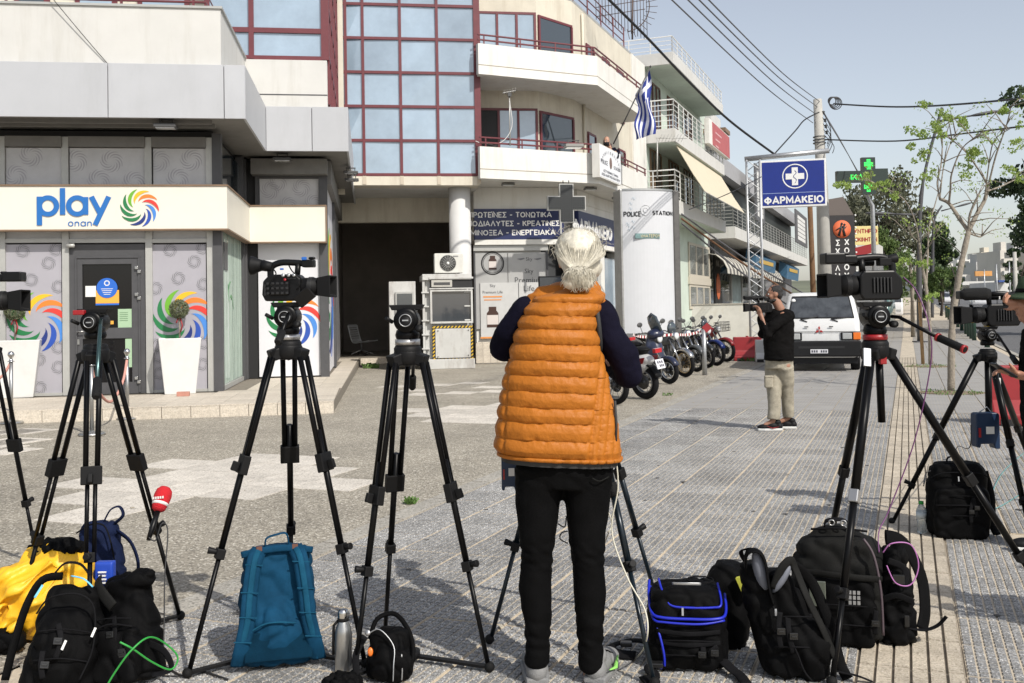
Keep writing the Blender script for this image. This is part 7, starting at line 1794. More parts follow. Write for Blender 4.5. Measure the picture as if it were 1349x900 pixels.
# ================================================================== cameras
M_cam=mat('camera_black',(.004,.004,.0045),.4,spec=.25);M_cam2=mat('camera_matt',(.006,.006,.0065),.6,spec=.2);M_lens=mat('lens_glass',(.01,.012,.02),.04,coat=1.);M_cblue=mat('cap_blue',(.02,.12,.45),.4);M_camgrey=mat('camera_grey',(.022,.022,.023),.45,spec=.3)
def camcorder(F,label,s=1.,kind='a',extra=()):
 t=thing('video_camera',label,'video camera',(0,0,0),F@Matrix.Scale(s,4))
 def add(name,fn,m,bevel=.003,par=None):
  mb=MB();fn(mb);return mb.build(name,m,par or t,bevel=bevel)
 b=add('body',lambda q:(q.prism([(-.09,0),(.06,0),(.075,.02),(.075,.10),(.055,.12),(-.07,.12),(-.10,.09),(-.105,.03)],-.05,.045,'xz'),q.bc((-.02,-.055,.055),(.09,.015,.06))),M_cam,.008)
 add('control_panel',lambda q:[q.bc((-.07+.022*i,-.064,.035+.022*j),(.012,.006,.010)) for i in range(5) for j in range(3)] and None,M_camgrey,.001,b)
 add('badge_plate',lambda q:(q.bc((-.088,-.052,.05),(.008,.006,.05)),q.bc((.035,-.053,.1),(.04,.004,.008))),M_camgrey,.001,b)
 add('record_button',lambda q:q.lathe([(0,-.006),(.006,-.006),(.006,0)],(.01,-.0635,.095),n=12,ax='y'),M_tred,0,b)
 l=add('lens_barrel',lambda q:q.lathe([(0,.07),(.038,.07),(.042,.08),(.042,.10),(.044,.102),(.044,.125),(.041,.127),(.041,.15),(0,.15)],(0,-.005,.062),n=28,ax='x'),M_cam2,0)
 add('focus_ring',lambda q:[q.lathe([(.0445,.103+.004*i),(.0455,.1045+.004*i),(.0445,.106+.004*i)],(0,-.005,.062),n=28,ax='x') for i in range(5)] and None,M_camgrey,0,l)
 add('lens_hood',lambda q:q.add([(.15,-.05,.022),(.15,.04,.022),(.15,.04,.102),(.15,-.05,.102),(.215,-.062,.012),(.215,.052,.012),(.215,.052,.112),(.215,-.062,.112),(.215,-.055,.019),(.215,.045,.019),(.215,.045,.105),(.215,-.055,.105),(.16,-.043,.03),(.16,.033,.03),(.16,.033,.094),(.16,-.043,.094)],[(0,1,2,3),(0,4,5,1),(1,5,6,2),(2,6,7,3),(3,7,4,0),(4,8,9,5),(5,9,10,6),(6,10,11,7),(7,11,8,4),(8,12,13,9),(9,13,14,10),(10,14,15,11),(11,15,12,8)]),M_cam2,.006,l)
 add('front_glass',lambda q:q.lathe([(0,.158),(.032,.156),(.034,.152)],(0,-.005,.062),n=24,ax='x'),M_lens,0,l)
 h=add('top_handle',lambda q:(q.path(catmull([(-.08,0,.11),(-.075,0,.155),(-.03,0,.175),(.05,0,.172),(.10,0,.165)],5),.015,10,flat=.8),q.tube((.045,0,.11),(.05,0,.168),.013,n=10)),M_cam,0)
 add('handle_head',lambda q:(q.bc((.10,0,.168),(.055,.045,.035)),q.bc((.115,0,.192),(.03,.025,.012))),M_cam,.006,h)
 if kind=='a':
  add('viewfinder',lambda q:(q.path([(-.07,0,.155),(-.12,0,.165)],[.022,.026],14),q.lathe([(.024,0),(.03,-.02),(.042,-.045),(.044,-.055),(.034,-.05),(.02,-.02),(0,-.015)],(-.115,0,.165),n=24,ax='x')),M_cam2,0,h)
  add('eyecup_glass',lambda q:q.lathe([(0,-.145),(.022,-.144)],(0,0,.165),n=18,ax='x'),mat('eyecup_rubber',(.05,.03,.03),.5),0,h)
  add('blue_cap',lambda q:(q.bc((.085,-.022,.19),(.022,.012,.014)),q.bc((-.02,-.02,.145),(.016,.01,.008))),M_cblue,.002,h)
  add('screen',lambda q:T(q.bc((0,0,0),(.085,.012,.062)),Matrix.Translation((.10,-.07,.015))@Matrix.Rotation(R(-38),4,'Y')@Matrix.Rotation(R(15),4,'X')),M_cam,.004)
  add('cable_loop',lambda q:(q.path(catmull([(-.06,-.03,.15),(-.03,-.07,.12),(-.06,-.07,.08),(-.02,-.06,.05)],5),.003,5),q.path(catmull([(.02,-.04,.16),(.05,-.08,.13),(.09,-.07,.09),(.06,-.06,.05)],5),.003,5)),M_rub,0)
  add('audio_knob',lambda q:[q.lathe([(0,-.01),(.008,-.01),(.008,0)],(.0+.025*i,-.055,.115),n=12,ax='y') for i in range(3)] and None,M_galv,0,b)
 else:
  add('screen',lambda q:q.bc((.165,-.01,.172),(.085,.07,.045)),M_cam,.006,h)
  add('viewfinder',lambda q:(q.path([(-.06,0,.165),(-.10,0,.17)],[.016,.02],12),q.bc((-.045,0,.155),(.05,.04,.03))),M_cam2,.003,h)
  add('side_grille',lambda q:[q.bc((-.05+.014*i,.05,.06),(.006,.006,.06)) for i in range(6)] and None,M_camgrey,.001,b)
  add('microphone_cup',lambda q:q.lathe([(0,-.04),(.014,-.04),(.014,.05),(.010,.06),(0,.06)],(.02,-.045,.155),n=14,ax='x'),M_cam2,0,h)
 return t
def camF(A,dz,heading,dx=0,dy=0):return Matrix.Translation(A+Vector((dx,dy,dz)))@Matrix.Rotation(R(heading),4,'Z')
camcorder(camF(A2,.185,-6,.0),'black camcorder with round eyecup and blue caps facing right on the tall tripod',.97,'a')
c5=camcorder(camF(A5,.195,184,-.0),'large black camera facing left on the red ringed tripod before the white van',1.12,'b')
c6=camcorder(camF(A6,.165,176,.08),'black camera with fluffy microphone at the right edge',1.25,'b')
mb=MB();q0,q1=at(1265,388,6.7),at(1305,387,6.65);mb.path([q0,q0.lerp(q1,.15),q0.lerp(q1,.85),q1],[.02,.042,.042,.03],14)
fm=MB();fm.path([q0,q0.lerp(q1,.15),q0.lerp(q1,.85),q1],[.022,.042,.042,.03],14)
fz=thing('fluffy_microphone','long black fluffy microphone above the right edge camera','microphone',q0);fm.build('fur_cover',mat('fur_black',(.014,.014,.014),.95,bump=1.,bs=300),fz)
mb=MB();mb.tube(q1,q1+Vector((.22,0,-.02)),.012,n=8);mb.bc(q1+Vector((.1,0,-.05)),(.03,.03,.06));mb.build('mount',M_cam2,fz)
c0=camcorder(camF(A0,.165,5,-.05),'half seen black camera at the left edge',1.25,'b')
# woman's small camera: the flip out screen shows left of her head
c4=camcorder(camF(A4,.17,95,.03),'camera in front of the woman with its dark flip out screen beside her head',.95,'b')
a=at(709,364,4.3);b=at(735,376,4.3)
fs_=MB();fs_.box(a.x,b.x+.03,4.3,4.315,b.z-.012,a.z);o=fs_.build('camera_screen',M_cam,base=(a.x,4.3,b.z),bevel=.003);tag(o,'small dark flip out screen left of the woman\'s head','screen')
fs_=MB();fs_.box(a.x+.006,b.x+.024,4.297,4.2995,b.z-.006,a.z-.006);q_=fs_.build('display',mat('screen_blue',(.02,.028,.04),.15,coat=1.),o)
# red reporter microphone tied to the left tripod
M_foam=mat('foam_red',(.50,.012,.02),.95,bump=.5,bs=220)
pm=at(213,658,4.72);dn=(at(196,706,4.62)-at(216,645,4.74)).normalized()
mic=thing('reporter_microphone','red foam microphone tied to the leg of the left tripod','microphone',pm)
Mm=Matrix.Translation(pm)@dn.to_track_quat('Z','Y').to_matrix().to_4x4()
mb=MB();mb.lathe([(0,-.062),(.022,-.06),(.036,-.045),(.041,-.02),(.038,.02),(.030,.05),(.016,.06),(0,.06)],n=24,M=Mm);mb.build('foam_cover',M_foam,mic)
mb=MB();mb.lathe([(.0385,.018),(.039,.021),(.0355,.031),(.034,.031)],n=24,M=Mm);mb.build('white_band',M_letter,mic)
mb=MB();mb.path([Mm@Vector((0,0,.055)),Mm@Vector((0,0,.13)),Mm@Vector((0,0,.20))],[.012,.014,.010],12);mb.build('handle',M_cam,mic)
mb=MB()
for k in range(5):mb.bc(pm+Vector((-.024+.011*k,-.0405,.014+.001*k)),(.007,.003,.011))
mb.build('print',M_letter,mic)
def cable(pts,r,m,label,name='cable'):
 P=catmull(pts,8);mb=MB();mb.path(P,r,6);o=mb.build(name,m,base=P[0]);tag(o,label,'cable');return o
M_cb=mat('cable_black',(.016,.016,.017),.5);M_cg=mat('cable_green',(.02,.28,.04),.5);M_cp=mat('cable_purple',(.13,.035,.13),.5);M_cw=mat('cable_white',(.55,.53,.44),.5)
def g(px,py,dz=.006):p=gp(px,py);return p+Vector((0,0,dz))
cable([at(196,708,4.6),at(205,712,4.6),at(213,690,4.62),at(221,700,4.62),at(217,760,4.5),at(216,830,4.35),g(213,878),g(195,890),g(235,893)],.003,M_cb,'thin black cable falling from the red microphone to the ground')
cable([at(140,905,3.6),at(152,885,3.6),at(172,858,3.6),at(195,840,3.66),at(215,846,3.75),at(234,865,3.8),at(225,882,3.78),at(200,872,3.7),at(175,855,3.62),at(158,846,3.6)],.0035,M_cg,'green cable looped across the black bags at the lower left')
cable([g(150,903),g(190,888),g(215,880),g(240,892),g(262,886),g(300,897)],.005,M_cb,'black cable lying between the left bags and the tripod foot')
cable([at(1190,365,4.5),at(1208,385,4.5),at(1224,430,4.45),at(1226,480,4.45),at(1205,580,4.5),at(1172,670,4.5),at(1158,700,4.45),at(1158,728,4.4)],.003,M_cp,'thin purple cable hanging from the big right camera to the bag')
cable([at(1163,728,4.35),at(1175,716,4.33),at(1200,718,4.33),at(1210,745,4.33),at(1200,770,4.33),at(1180,768,4.33),at(1168,745,4.34)],.003,mat('cable_pink',(.38,.14,.36),.5),'pink cable loop standing out from the big grey bag')
cable([at(812,608,4.1),at(814,645,4.1),at(806,700,4.1),at(826,760,4.05),at(850,805,4.0),at(852,842,3.98),g(838,868),g(806,873),g(785,860)],.0035,M_cw,'white cable winding down the tripod leg right of the woman')
cable([at(800,672,4.3),at(806,690,4.3),at(798,712,4.35),g(780,770)],.003,M_cw,'short white cable between the woman\'s knees and the tripod')
cable([at(1279,560,6.5),at(1277,590,6.5),g(1262,618,.2),g(1255,625,.1)],.004,M_cb,'black cable from the hanging blue recorder down to the square backpack')
cable([g(1349,598,.01),g(1318,628,.01),g(1305,672,.01),g(1349,650,.01)],.003,mat('cable_teal',(.1,.3,.3),.5),'thin teal cable lying on the paving at the right edge')
cable([at(735,690,4.5),at(744,694,4.5),at(746,680,4.5)],.003,M_cb,'small black cable end showing between the woman\'s thighs')
cable([at(748,716,4.5),at(738,710,4.5),at(740,702,4.5),at(748,700,4.5)],.003,M_cb,'small black cable loop between the woman\'s knees')
# blue hand lamps / recorders hung on tripods
M_rblue=mat('case_blue',(.004,.022,.065),.45)
def blue_box(c,w_,h_,label,strap_to,red=True):
 t=thing('hanging_recorder',label,'recorder',c);mb=MB();x,y,z=c
 mb.prism([(x-w_/2,z+h_*.46),(x-w_*.4,z+h_/2),(x+w_*.4,z+h_/2),(x+w_/2,z+h_*.46),(x+w_/2,z-h_*.5),(x+w_*.3,z-h_*.5),(x+w_*.22,z-h_*.36),(x-w_*.3,z-h_*.36),(x-w_*.34,z-h_*.47),(x-w_/2,z-h_*.44)],y-.04,y+.04,'xz');mb.build('case',M_rblue,t,bevel=.006)
 mb=MB();mb.bc((x+w_*.08,y-.042,z+h_*.02),(w_*.34,.004,h_*.2));mb.build('label_patch',M_paper,t)
 if red:mb=MB();mb.bc((x-w_*.36,y-.042,z-h_*.04),(w_*.1,.005,h_*.26));mb.build('red_patch',M_tred,t)
 mb=MB();mb.path([(x-w_*.3,y,z+h_*.48),strap_to,(x+w_*.3,y,z+h_*.48)],.004,5);mb.build('hook',M_galv,t);return t
c=at(1298,567,6.5);blue_box(c,.155,.235,'blue recorder case hanging by a hook from the right edge tripod',at(1300,536,6.55))
c=at(672,621,4.35);blue_box(c,.075,.17,'dark blue case hanging beside the woman\'s left hip',at(690,590,4.4))
# ================================================================== bags on the ground
def fabric(name,col,rough=.75,bs=420,b=.25):return mat(name,col,rough,bump=b,bs=bs,var=.3,vs=9,spec=.07)
M_fblk=fabric('nylon_black',(.003,.003,.0033),.65);M_fblk2=fabric('nylon_charcoal',(.012,.012,.0115),.65);M_fteal=fabric('canvas_teal',(.006,.045,.095));M_fteal2=fabric('webbing_teal',(.009,.068,.125));M_fnavy=fabric('canvas_navy',(.009,.015,.045));M_fyel=mat('jacket_yellow',(.78,.43,.015),.5,var=.1,vs=6,bump=.1,bs=100)
M_zblue=mat('zip_blue',(.008,.018,.40),.45);M_web=fabric('webbing_black',(.008,.008,.009));M_buckle=mat('buckle_black',(.012,.012,.012),.3)
def rbox(mb,w_,d,h_,r=.05,M=None,taper=1.,lean=0.,n=5):
 "rounded soft box standing on z=0"
 rs=[];K=[(0,.72),(.02,.9),(.06,.98),(.15,1),(.5,1.03),(.8,.99),(.92,.93),(.98,.80),(1.,.55)]
 for f,s in K:
  k=lerp(1,taper,f);q=rrect(w_/2*s*k,-d/2*s*k+lean*f,d/2*s*k+lean*f,h_*f,min(r*1.2,d*.45*s*k),n);rs.append([M@p if M else p for p in q])
 return mb.rings(rs)
def folds(amp,sc,sx=1,sz=1):return lambda c,n:amp*noise.noise(Vector((c.x*sc*sx,c.y*sc,c.z*sc*sz)))+amp*.5*noise.noise(c*sc*2.7)-amp*1.6*max(0,.22-abs(noise.noise(Vector((c.x*sc*.9+c.z*sc*.7,c.y*sc,c.z*sc*.8-c.x*sc*.5)))))/.22
def bagF(px,py,ang=0,lean=0,side=0,dz=0):p=gp(px,py);return Matrix.Translation((p.x,p.y,dz))@Matrix.Rotation(R(ang),4,'Z')@Matrix.Rotation(R(lean),4,'X')@Matrix.Rotation(R(side),4,'Y')
def strap(t,pts,w_,m,name='strap',th=.13,up=(0,-1,0)):mb=MB();mb.path(catmull(pts,5),w_/2,10,flat=th,up=up);return mb.build(name,m,t)
def zipper(t,pts,m,r=.005,name='zip',pull=None):
 mb=MB();mb.path(catmull(pts,5),r,6);z=mb.build(name,m,t)
 if pull is not None:mb=MB();mb.bar(pull,Vector(pull)+Vector((0,-.006,-.03)),.008,.004,up=(0,1,0));mb.build('zip_pull',M_silver,z)
 return z
 # 1 teal backpack, straps towards us
F=bagF(367,874,14,-9);b1=thing('backpack','teal blue backpack standing upright with its padded straps facing the camera','backpack',(0,0,0),F)
mb=MB();rbox(mb,.335,.20,.50,.09,taper=.90);mb.ell((0,.0,.40),(.14,.09,.10));mb.ell((0,-.02,.16),(.17,.12,.16));clay('body',mb,M_fteal,b1,.009,3,folds(.007,9))
for s in(-1,1):
 strap(b1,[(s*.075,-.085,.485),(s*.095,-.135,.44),(s*.115,-.145,.30),(s*.125,-.14,.20),(s*.15,-.12,.09),(s*.165,-.08,.02)],.07,M_fteal,'shoulder_strap',.28)
 strap(b1,[(s*.075,-.098,.488),(s*.095,-.148,.44),(s*.115,-.158,.30),(s*.125,-.152,.20),(s*.15,-.13,.10)],.026,M_fteal2,'strap_webbing',.25)
 mb=MB();mb.bar((s*.075-.012,-.10,.492),(s*.075+.012,-.10,.492),.02,.008,up=(0,1,0));mb.build('leather_tab',mat('leather_brown',(.10,.035,.02),.6),b1)
for s in(-1,1):
 for(x,y,z) in((.097,-.138,.43),(.115,-.150,.32),(.122,-.147,.22),(.145,-.128,.12)):
  mb=MB();mb.bar((s*x-.036,y-.012,z+.004),(s*x+.036,y-.012,z-.004),.004,.004,up=(0,1,0));mb.build('strap_seam',M_fteal2,b1)
 mb=MB();mb.bar((s*.165,-.08,.02),(s*.175,-.10,.075),.03,.02);mb.build('strap_end',M_fteal,b1,bevel=.004)
mb=MB();mb.box(-.14,.14,-.118,-.105,.03,.15);mb.build('mesh_panel',fabric('mesh_teal',(.004,.03,.06),.9,600,.6),b1,bevel=.01)
strap(b1,[(-.05,-.05,.49),(-.045,-.06,.53),(.0,-.06,.545),(.04,-.06,.545),(.05,-.05,.49)],.026,M_fteal,'top_handle',.3,up=(1,0,0))
zipper(b1,[(-.11,-.13,.16),(-.06,-.142,.185),(0,-.15,.19),(.07,-.142,.18)],M_fteal2,.004,'seam')
strap(b1,[(-.15,-.08,.47),(-.05,-.10,.485),(.05,-.10,.487),(.15,-.08,.47)],.03,M_fteal,'back_seam',.3)
# 2 steel bottle
p=gp(453,884);bt=thing('steel_bottle','brushed steel drinking bottle between the teal backpack and the small black bag','bottle',p)
mb=MB();mb.lathe([(0,0),(.034,0),(.036,.008),(.036,.155),(.032,.18),(.021,.205),(.019,.215),(0,.215)],p,n=30);mb.build('flask',M_steel,bt)
mb=MB();mb.lathe([(.0215,.215),(.022,.217),(.022,.245),(.018,.258),(0,.262)],p,n=24);mb.build('cap',M_chrome,bt)
mb=MB();mb.lathe([(.022,.209),(.0245,.211),(.0245,.222),(.022,.224)],p,n=24);mb.path([p+Vector((-.022,0,.21)),p+Vector((-.040,0,.19)),p+Vector((-.043,0,.12)),p+Vector((-.043,0,.07))],.006,8);mb.build('carry_strap',M_rub,bt)
# 3 small open black bag
F=bagF(514,893,-12,-4);b3=thing('shoulder_bag','small open black camera bag at the foot of the middle tripod','bag',(0,0,0),F)
mb=MB();rbox(mb,.20,.13,.20,.05,taper=.85);mb.ell((.02,-.05,.07),(.10,.05,.08));clay('body',mb,M_fblk,b3,.008,3,folds(.006,14))
mb=MB();mb.path(catmull([(-.09,0,.15),(-.07,.03,.225),(0,.05,.245),(.07,.02,.19),(.105,-.02,.12),(.10,-.05,.04)],5),.010,8,flat=.7);mb.build('open_flap',M_fblk,b3)
zipper(b3,[(-.07,-.07,.19),(-.02,-.075,.21),(.04,-.078,.15),(.05,-.105,.08),(.05,-.11,.02)],M_galv,.0025,'zip');zipper(b3,[(.075,-.08,.12),(.08,-.085,.06),(.078,-.085,.02)],M_silver,.003,'zip')
mb=MB();mb.lathe([(0,0),(.012,.0),(.012,.004)],(-.072,-.078,.195),n=10,ax='y');mb.build('press_stud',M_silver,b3)
mb=MB();mb.ell((-.06,-.075,.12),(.012,.008,.018));mb.build('orange_tag',M_ind,b3)
strap(b3,[(-.10,-.03,.17),(-.13,-.05,.10),(-.12,-.08,.02),(-.16,-.10,.01)],.03,M_web,'strap')
p=gp(455,897);mb=MB();mb.ell(p+Vector((0,-.05,.01)),(.09,.05,.045));o=clay('camera_strap',mb,M_fblk,None,.008,2,folds(.012,25),base=p);tag(o,'crumpled black strap pouch in front of the steel bottle','pouch')
# 4 blue trimmed camera bag
F=bagF(906,872,-8,0);b4=thing('camera_backpack','black camera backpack edged with bright blue zips','backpack',(0,0,0),F)
mb=MB();rbox(mb,.34,.27,.335,.06,taper=.93);mb.ell((0,-.02,.08),(.17,.14,.09));mb.ell((0,-.01,.18),(.17,.13,.10));clay('body',mb,M_fblk,b4,.009,3,folds(.006,11))
zipper(b4,[(-.155,.06,.325),(-.158,-.02,.28),(-.145,-.11,.235),(-.10,-.135,.225),(0,-.14,.223),(.11,-.138,.225),(.155,-.10,.235),(.16,.0,.29)],M_zblue,.0065,'trim');zipper(b4,[(-.15,.06,.30),(-.155,-.02,.262),(-.14,-.12,.215),(-.09,-.142,.208),(.05,-.145,.205),(.15,-.12,.215)],M_zblue,.005,'trim')
zipper(b4,[(-.115,.0,.348),(-.105,-.06,.325),(-.085,-.105,.288),(-.06,-.122,.27),(0,-.128,.266),(.10,-.126,.268),(.138,-.115,.28),(.13,-.02,.34)],M_zblue,.005,'trim',pull=(-.02,-.138,.268))
zipper(b4,[(-.135,-.105,.20),(-.115,-.135,.15),(-.10,-.145,.08),(-.098,-.145,.03)],M_zblue,.005,'trim');zipper(b4,[(-.165,-.02,.18),(-.165,-.06,.10),(-.14,-.10,.04),(-.11,-.13,.015)],M_zblue,.005,'trim')
strap(b4,[(-.06,-.06,.345),(0,-.075,.349),(.06,-.06,.345)],.012,M_galv,'badge_strip')
mb=MB();mb.torus((.06,.0,.347),.055,.003,n=24,k=5,ax='z');mb.build('round_seam',M_web,b4)
for z in(.17,.125):strap(b4,[(-.13,-.13,z),(0,-.155,z-.004),(.13,-.13,z)],.02,M_web,'side_band',.2)
for s,pts in((-1,[(-.12,-.10,.03),(-.16,-.17,.03),(-.14,-.22,.015),(-.19,-.26,.012)]),(1,[(.13,-.08,.05),(.17,-.15,.03),(.20,-.19,.02),(.22,-.26,.01)]),(-1,[(-.15,.08,.05),(-.24,.10,.05),(-.33,.07,.03),(-.30,.02,.02),(-.22,.0,.02)])):strap(b4,pts,.05,M_web,'hanging_strap',.25,up=(0,0,1))
mb=MB();mb.bc((-.26,.07,.045),(.05,.035,.02));mb.bc((-.13,-.17,.045),(.05,.04,.02));mb.build('buckle',M_buckle,b4,bevel=.004)
# 6 wedge behind with yellow lining
F=bagF(948,845,-22,0,10);b6=thing('camera_pouch','black bag behind the blue trimmed one with a yellow cloth peeping out','bag',(0,0,0),F)
mb=MB();rbox(mb,.26,.22,.36,.06,taper=.72);clay('body',mb,M_fblk,b6,.010,3,folds(.008,9))
mb=MB();mb.prism([(.04,.33),(.07,.345),(.115,.27),(.09,.255)],-.115,-.085,'xz');mb.build('yellow_cloth',mat('cloth_lime',(.5,.5,.06),.8),b6)
# 5 open black backpack leaning
F=bagF(1040,884,-6,0,0);b5=thing('backpack','open black backpack with grey lining leaning between the two bags','backpack',(0,0,0),F)
sh=Matrix(((1,0,-.32,0),(0,1,.05,0),(0,0,1,0),(0,0,0,1)))
mb=MB();rbox(mb,.22,.26,.44,.06,taper=.62);T(mb,sh);mb2=MB();rbox(mb2,.16,.2,.42,.05,M=Matrix.Translation((.09,-.04,0))@sh,taper=.7);mb.add(mb2.v,mb2.f,True);mb.ell((.06,-.08,.12),(.11,.08,.13));clay('body',mb,M_fblk,b5,.010,3,folds(.008,9))
M_lin=mat('lining_grey',(.13,.14,.17),.6,var=.2,vs=8)
mb=MB();mb.ell((-.115,-.055,.425),(.028,.03,.085),M=Matrix.Rotation(R(-14),4,'Y'));mb.ell((-.035,-.075,.40),(.02,.03,.07),M=Matrix.Rotation(R(32),4,'Y'));mb.build('lining',M_lin,b5)
strap(b5,[(-.175,-.06,.44),(-.17,-.08,.50),(-.13,-.08,.51),(-.10,-.08,.47),(-.085,-.09,.36),(-.07,-.10,.30)],.045,M_fblk,'flap_edge',.25,up=(1,0,0))
strap(b5,[(-.07,-.09,.36),(-.04,-.10,.44),(.0,-.09,.475),(.02,-.08,.44),(.06,-.12,.33),(.11,-.13,.22),(.16,-.12,.10)],.035,M_fblk2,'pocket_edge',.3)
zipper(b5,[(-.08,-.10,.30),(-.05,-.135,.25),(.0,-.16,.14),(.03,-.165,.06),(.06,-.16,.02)],M_web,.004,'zip',pull=(-.068,-.125,.29))
strap(b5,[(.02,-.02,.44),(.10,.0,.36),(.16,-.03,.20),(.19,-.06,.06),(.21,-.10,.01)],.045,M_fblk,'shoulder_strap',.3);strap(b5,[(.16,-.10,.04),(.24,-.12,.03),(.30,-.13,.01)],.022,M_web,'hanging_strap',.2,up=(0,0,1));strap(b5,[(-.17,0,.45),(-.19,-.05,.50),(-.15,-.06,.515)],.02,M_web,'top_handle')
# 7 the large charcoal bag
F=bagF(1108,838,-16,0);b7=thing('large_backpack','big charcoal camera backpack with a clear window pocket behind the front tripod leg','backpack',(0,0,0),F)
mb=MB();rbox(mb,.47,.25,.46,.12,taper=.80);mb.ell((-.01,0,.33),(.20,.11,.175));clay('body',mb,M_fblk2,b7,.011,3,folds(.008,8))
mb=MB();rbox(mb,.33,.08,.30,.03,M=Matrix.Translation((-.02,-.13,.0)),taper=.97);clay('front_pocket',mb,M_fblk,b7,.010,3,folds(.006,8))
strap(b7,[(-.18,-.13,.315),(-.05,-.175,.32),(.08,-.17,.31),(.17,-.13,.30)],.03,M_fblk2,'pocket_flap',.5)
mb=MB();mb.bc((-.10,-.181,.235),(.07,.006,.11));mb.build('window_pocket',mat('clear_film',(.10,.11,.09),.15,coat=1.),b7,bevel=.003)
mb=MB()
for k in range(3):
 for j in range(3):mb.bc((.035+.018*k,-.182,.205+.022*j),(.012,.003,.016))
mb.build('woven_logo',M_galv,b7)
zipper(b7,[(.10,-.12,.47),(.14,-.13,.40),(.165,-.14,.25),(.17,-.14,.06)],mat('zip_mauve',(.07,.05,.06),.5),.006);zipper(b7,[(-.12,-.06,.49),(0,-.09,.505),(.12,-.06,.49)],M_web,.005)
strap(b7,[(-.06,-.03,.50),(-.05,-.05,.53),(.02,-.05,.535),(.05,-.03,.50)],.025,M_web,'top_handle',.3,up=(1,0,0))
for x in(-.03,.02):mb=MB();mb.torus((x,-.07,.525),.012,.003,n=12,k=5);mb.build('strap_ring',M_silver,b7)
mb=MB();rbox(mb,.20,.24,.42,.07,M=Matrix.Translation((.23,.0,.0)),taper=.62);clay('side_pouch',mb,M_fblk,b7,.010,3,folds(.010,12))
strap(b7,[(.20,-.02,.46),(.28,.04,.42),(.35,.05,.28),(.36,.02,.14),(.34,-.02,.06)],.07,M_fblk,'shoulder_strap',.2,up=(1,0,0));strap(b7,[(.26,-.06,.08),(.34,-.06,.07),(.40,-.05,.09),(.44,-.04,.13)],.035,M_web,'hanging_strap',.2,up=(0,0,1));strap(b7,[(.20,-.12,.38),(.27,-.10,.34),(.26,-.12,.26)],.03,M_web,'side_strap')
mb=MB();mb.bc((.24,-.115,.30),(.05,.02,.04));mb.bc((.27,-.115,.12),(.02,.006,.05));mb.build('buckle',M_buckle,b7,bevel=.004);strap(b7,[(.17,-.10,.2),(.23,-.12,.23),(.30,-.10,.2)],.03,M_web,'side_strap')
# 8 square black backpack on the right
F=bagF(1262,704,-10,2);b8=thing('backpack','square black laptop backpack standing on the paving at the right beside a water bottle','backpack',(0,0,0),F)
mb=MB();rbox(mb,.39,.20,.475,.07,taper=.93);rbox(mb,.34,.08,.33,.04,M=Matrix.Translation((0,-.11,0)));clay('body',mb,M_fblk,b8,.011,3,folds(.006,8))
strap(b8,[(-.06,0,.46),(-.05,0,.50),(.02,0,.505),(.05,0,.46)],.03,M_web,'top_handle',.3,up=(1,0,0));strap(b8,[(.18,.05,.40),(.215,.04,.25),(.21,-.0,.08),(.22,-.06,.02)],.05,M_fblk,'shoulder_strap',.4);zipper(b8,[(-.18,-.08,.38),(-.1,-.11,.42),(.1,-.11,.42),(.18,-.08,.38)],M_web,.004,pull=(-.02,-.12,.40));zipper(b8,[(-.17,-.145,.22),(0,-.16,.225),(.17,-.145,.22)],M_web,.004)
cable([g(1224,645,.2),at(1217,640,6.2),at(1219,625,6.2),at(1226,620,6.2)],.003,M_cb,'thin cord loop on the left side of the square backpack')
# 9 water bottle
p=gp(1214.5,702);wb_=thing('water_bottle','clear plastic water bottle with green cap beside the square black backpack','bottle',p)
M_pet=mat('pet_plastic',(.62,.68,.70),.12,trans=.75,coat=.5,alpha=.75)
mb=MB();mb.lathe([(0,0),(.030,.0),(.033,.01),(.030,.03),(.033,.05),(.030,.07),(.033,.09),(.033,.13),(.031,.15),(.018,.18),(.013,.19),(0,.19)],p,n=24);mb.build('bottle_body',M_pet,wb_)
mb=MB();mb.lathe([(.0,.188),(.016,.188),(.016,.206),(0,.208)],p,n=18);mb.build('cap',M_cg,wb_)
mb=MB();mb.lathe([(.0338,.095),(.0338,.14)],p,n=24);mb.build('label_band',mat('label_pale',(.45,.5,.52),.5),wb_)
# 10 left pile
F=bagF(128,800,10,-12);bn=thing('backpack','navy backpack with a looped handle behind the yellow jacket','backpack',(0,0,0),F)
mb=MB();rbox(mb,.30,.20,.44,.07,taper=.66);clay('body',mb,M_fnavy,bn,.010,3,folds(.008,9))
strap(bn,[(.02,-.02,.43),(.055,-.04,.49),(.10,-.04,.505),(.12,-.04,.46),(.08,-.04,.42)],.035,M_fnavy,'top_handle',.25,up=(1,0,0));strap(bn,[(.10,-.06,.38),(.17,-.08,.32),(.21,-.08,.22),(.21,-.08,.12)],.06,M_fnavy,'shoulder_strap',.28,up=(1,0,0))
zipper(bn,[(-.10,-.08,.38),(-.02,-.11,.42),(.05,-.11,.40),(.10,-.13,.25),(.12,-.13,.1)],M_web,.004)
F=bagF(52,838,0,0);yj=thing('yellow_jacket','bright yellow jacket with black collar thrown over the bags at the lower left','jacket',(0,0,0),F)
mb=MB();mb.ell((0,0,.18),(.28,.22,.20));mb.ell((.06,.02,.30),(.19,.16,.14));mb.ell((-.22,-.04,.11),(.18,.16,.13),M=Matrix.Rotation(R(-15),4,'Y'));mb.ell((.13,-.08,.10),(.10,.1,.14));mb.path([(-.35,-.12,.10),(-.2,-.18,.08),(-.05,-.2,.06)],[.06,.08,.06],12)
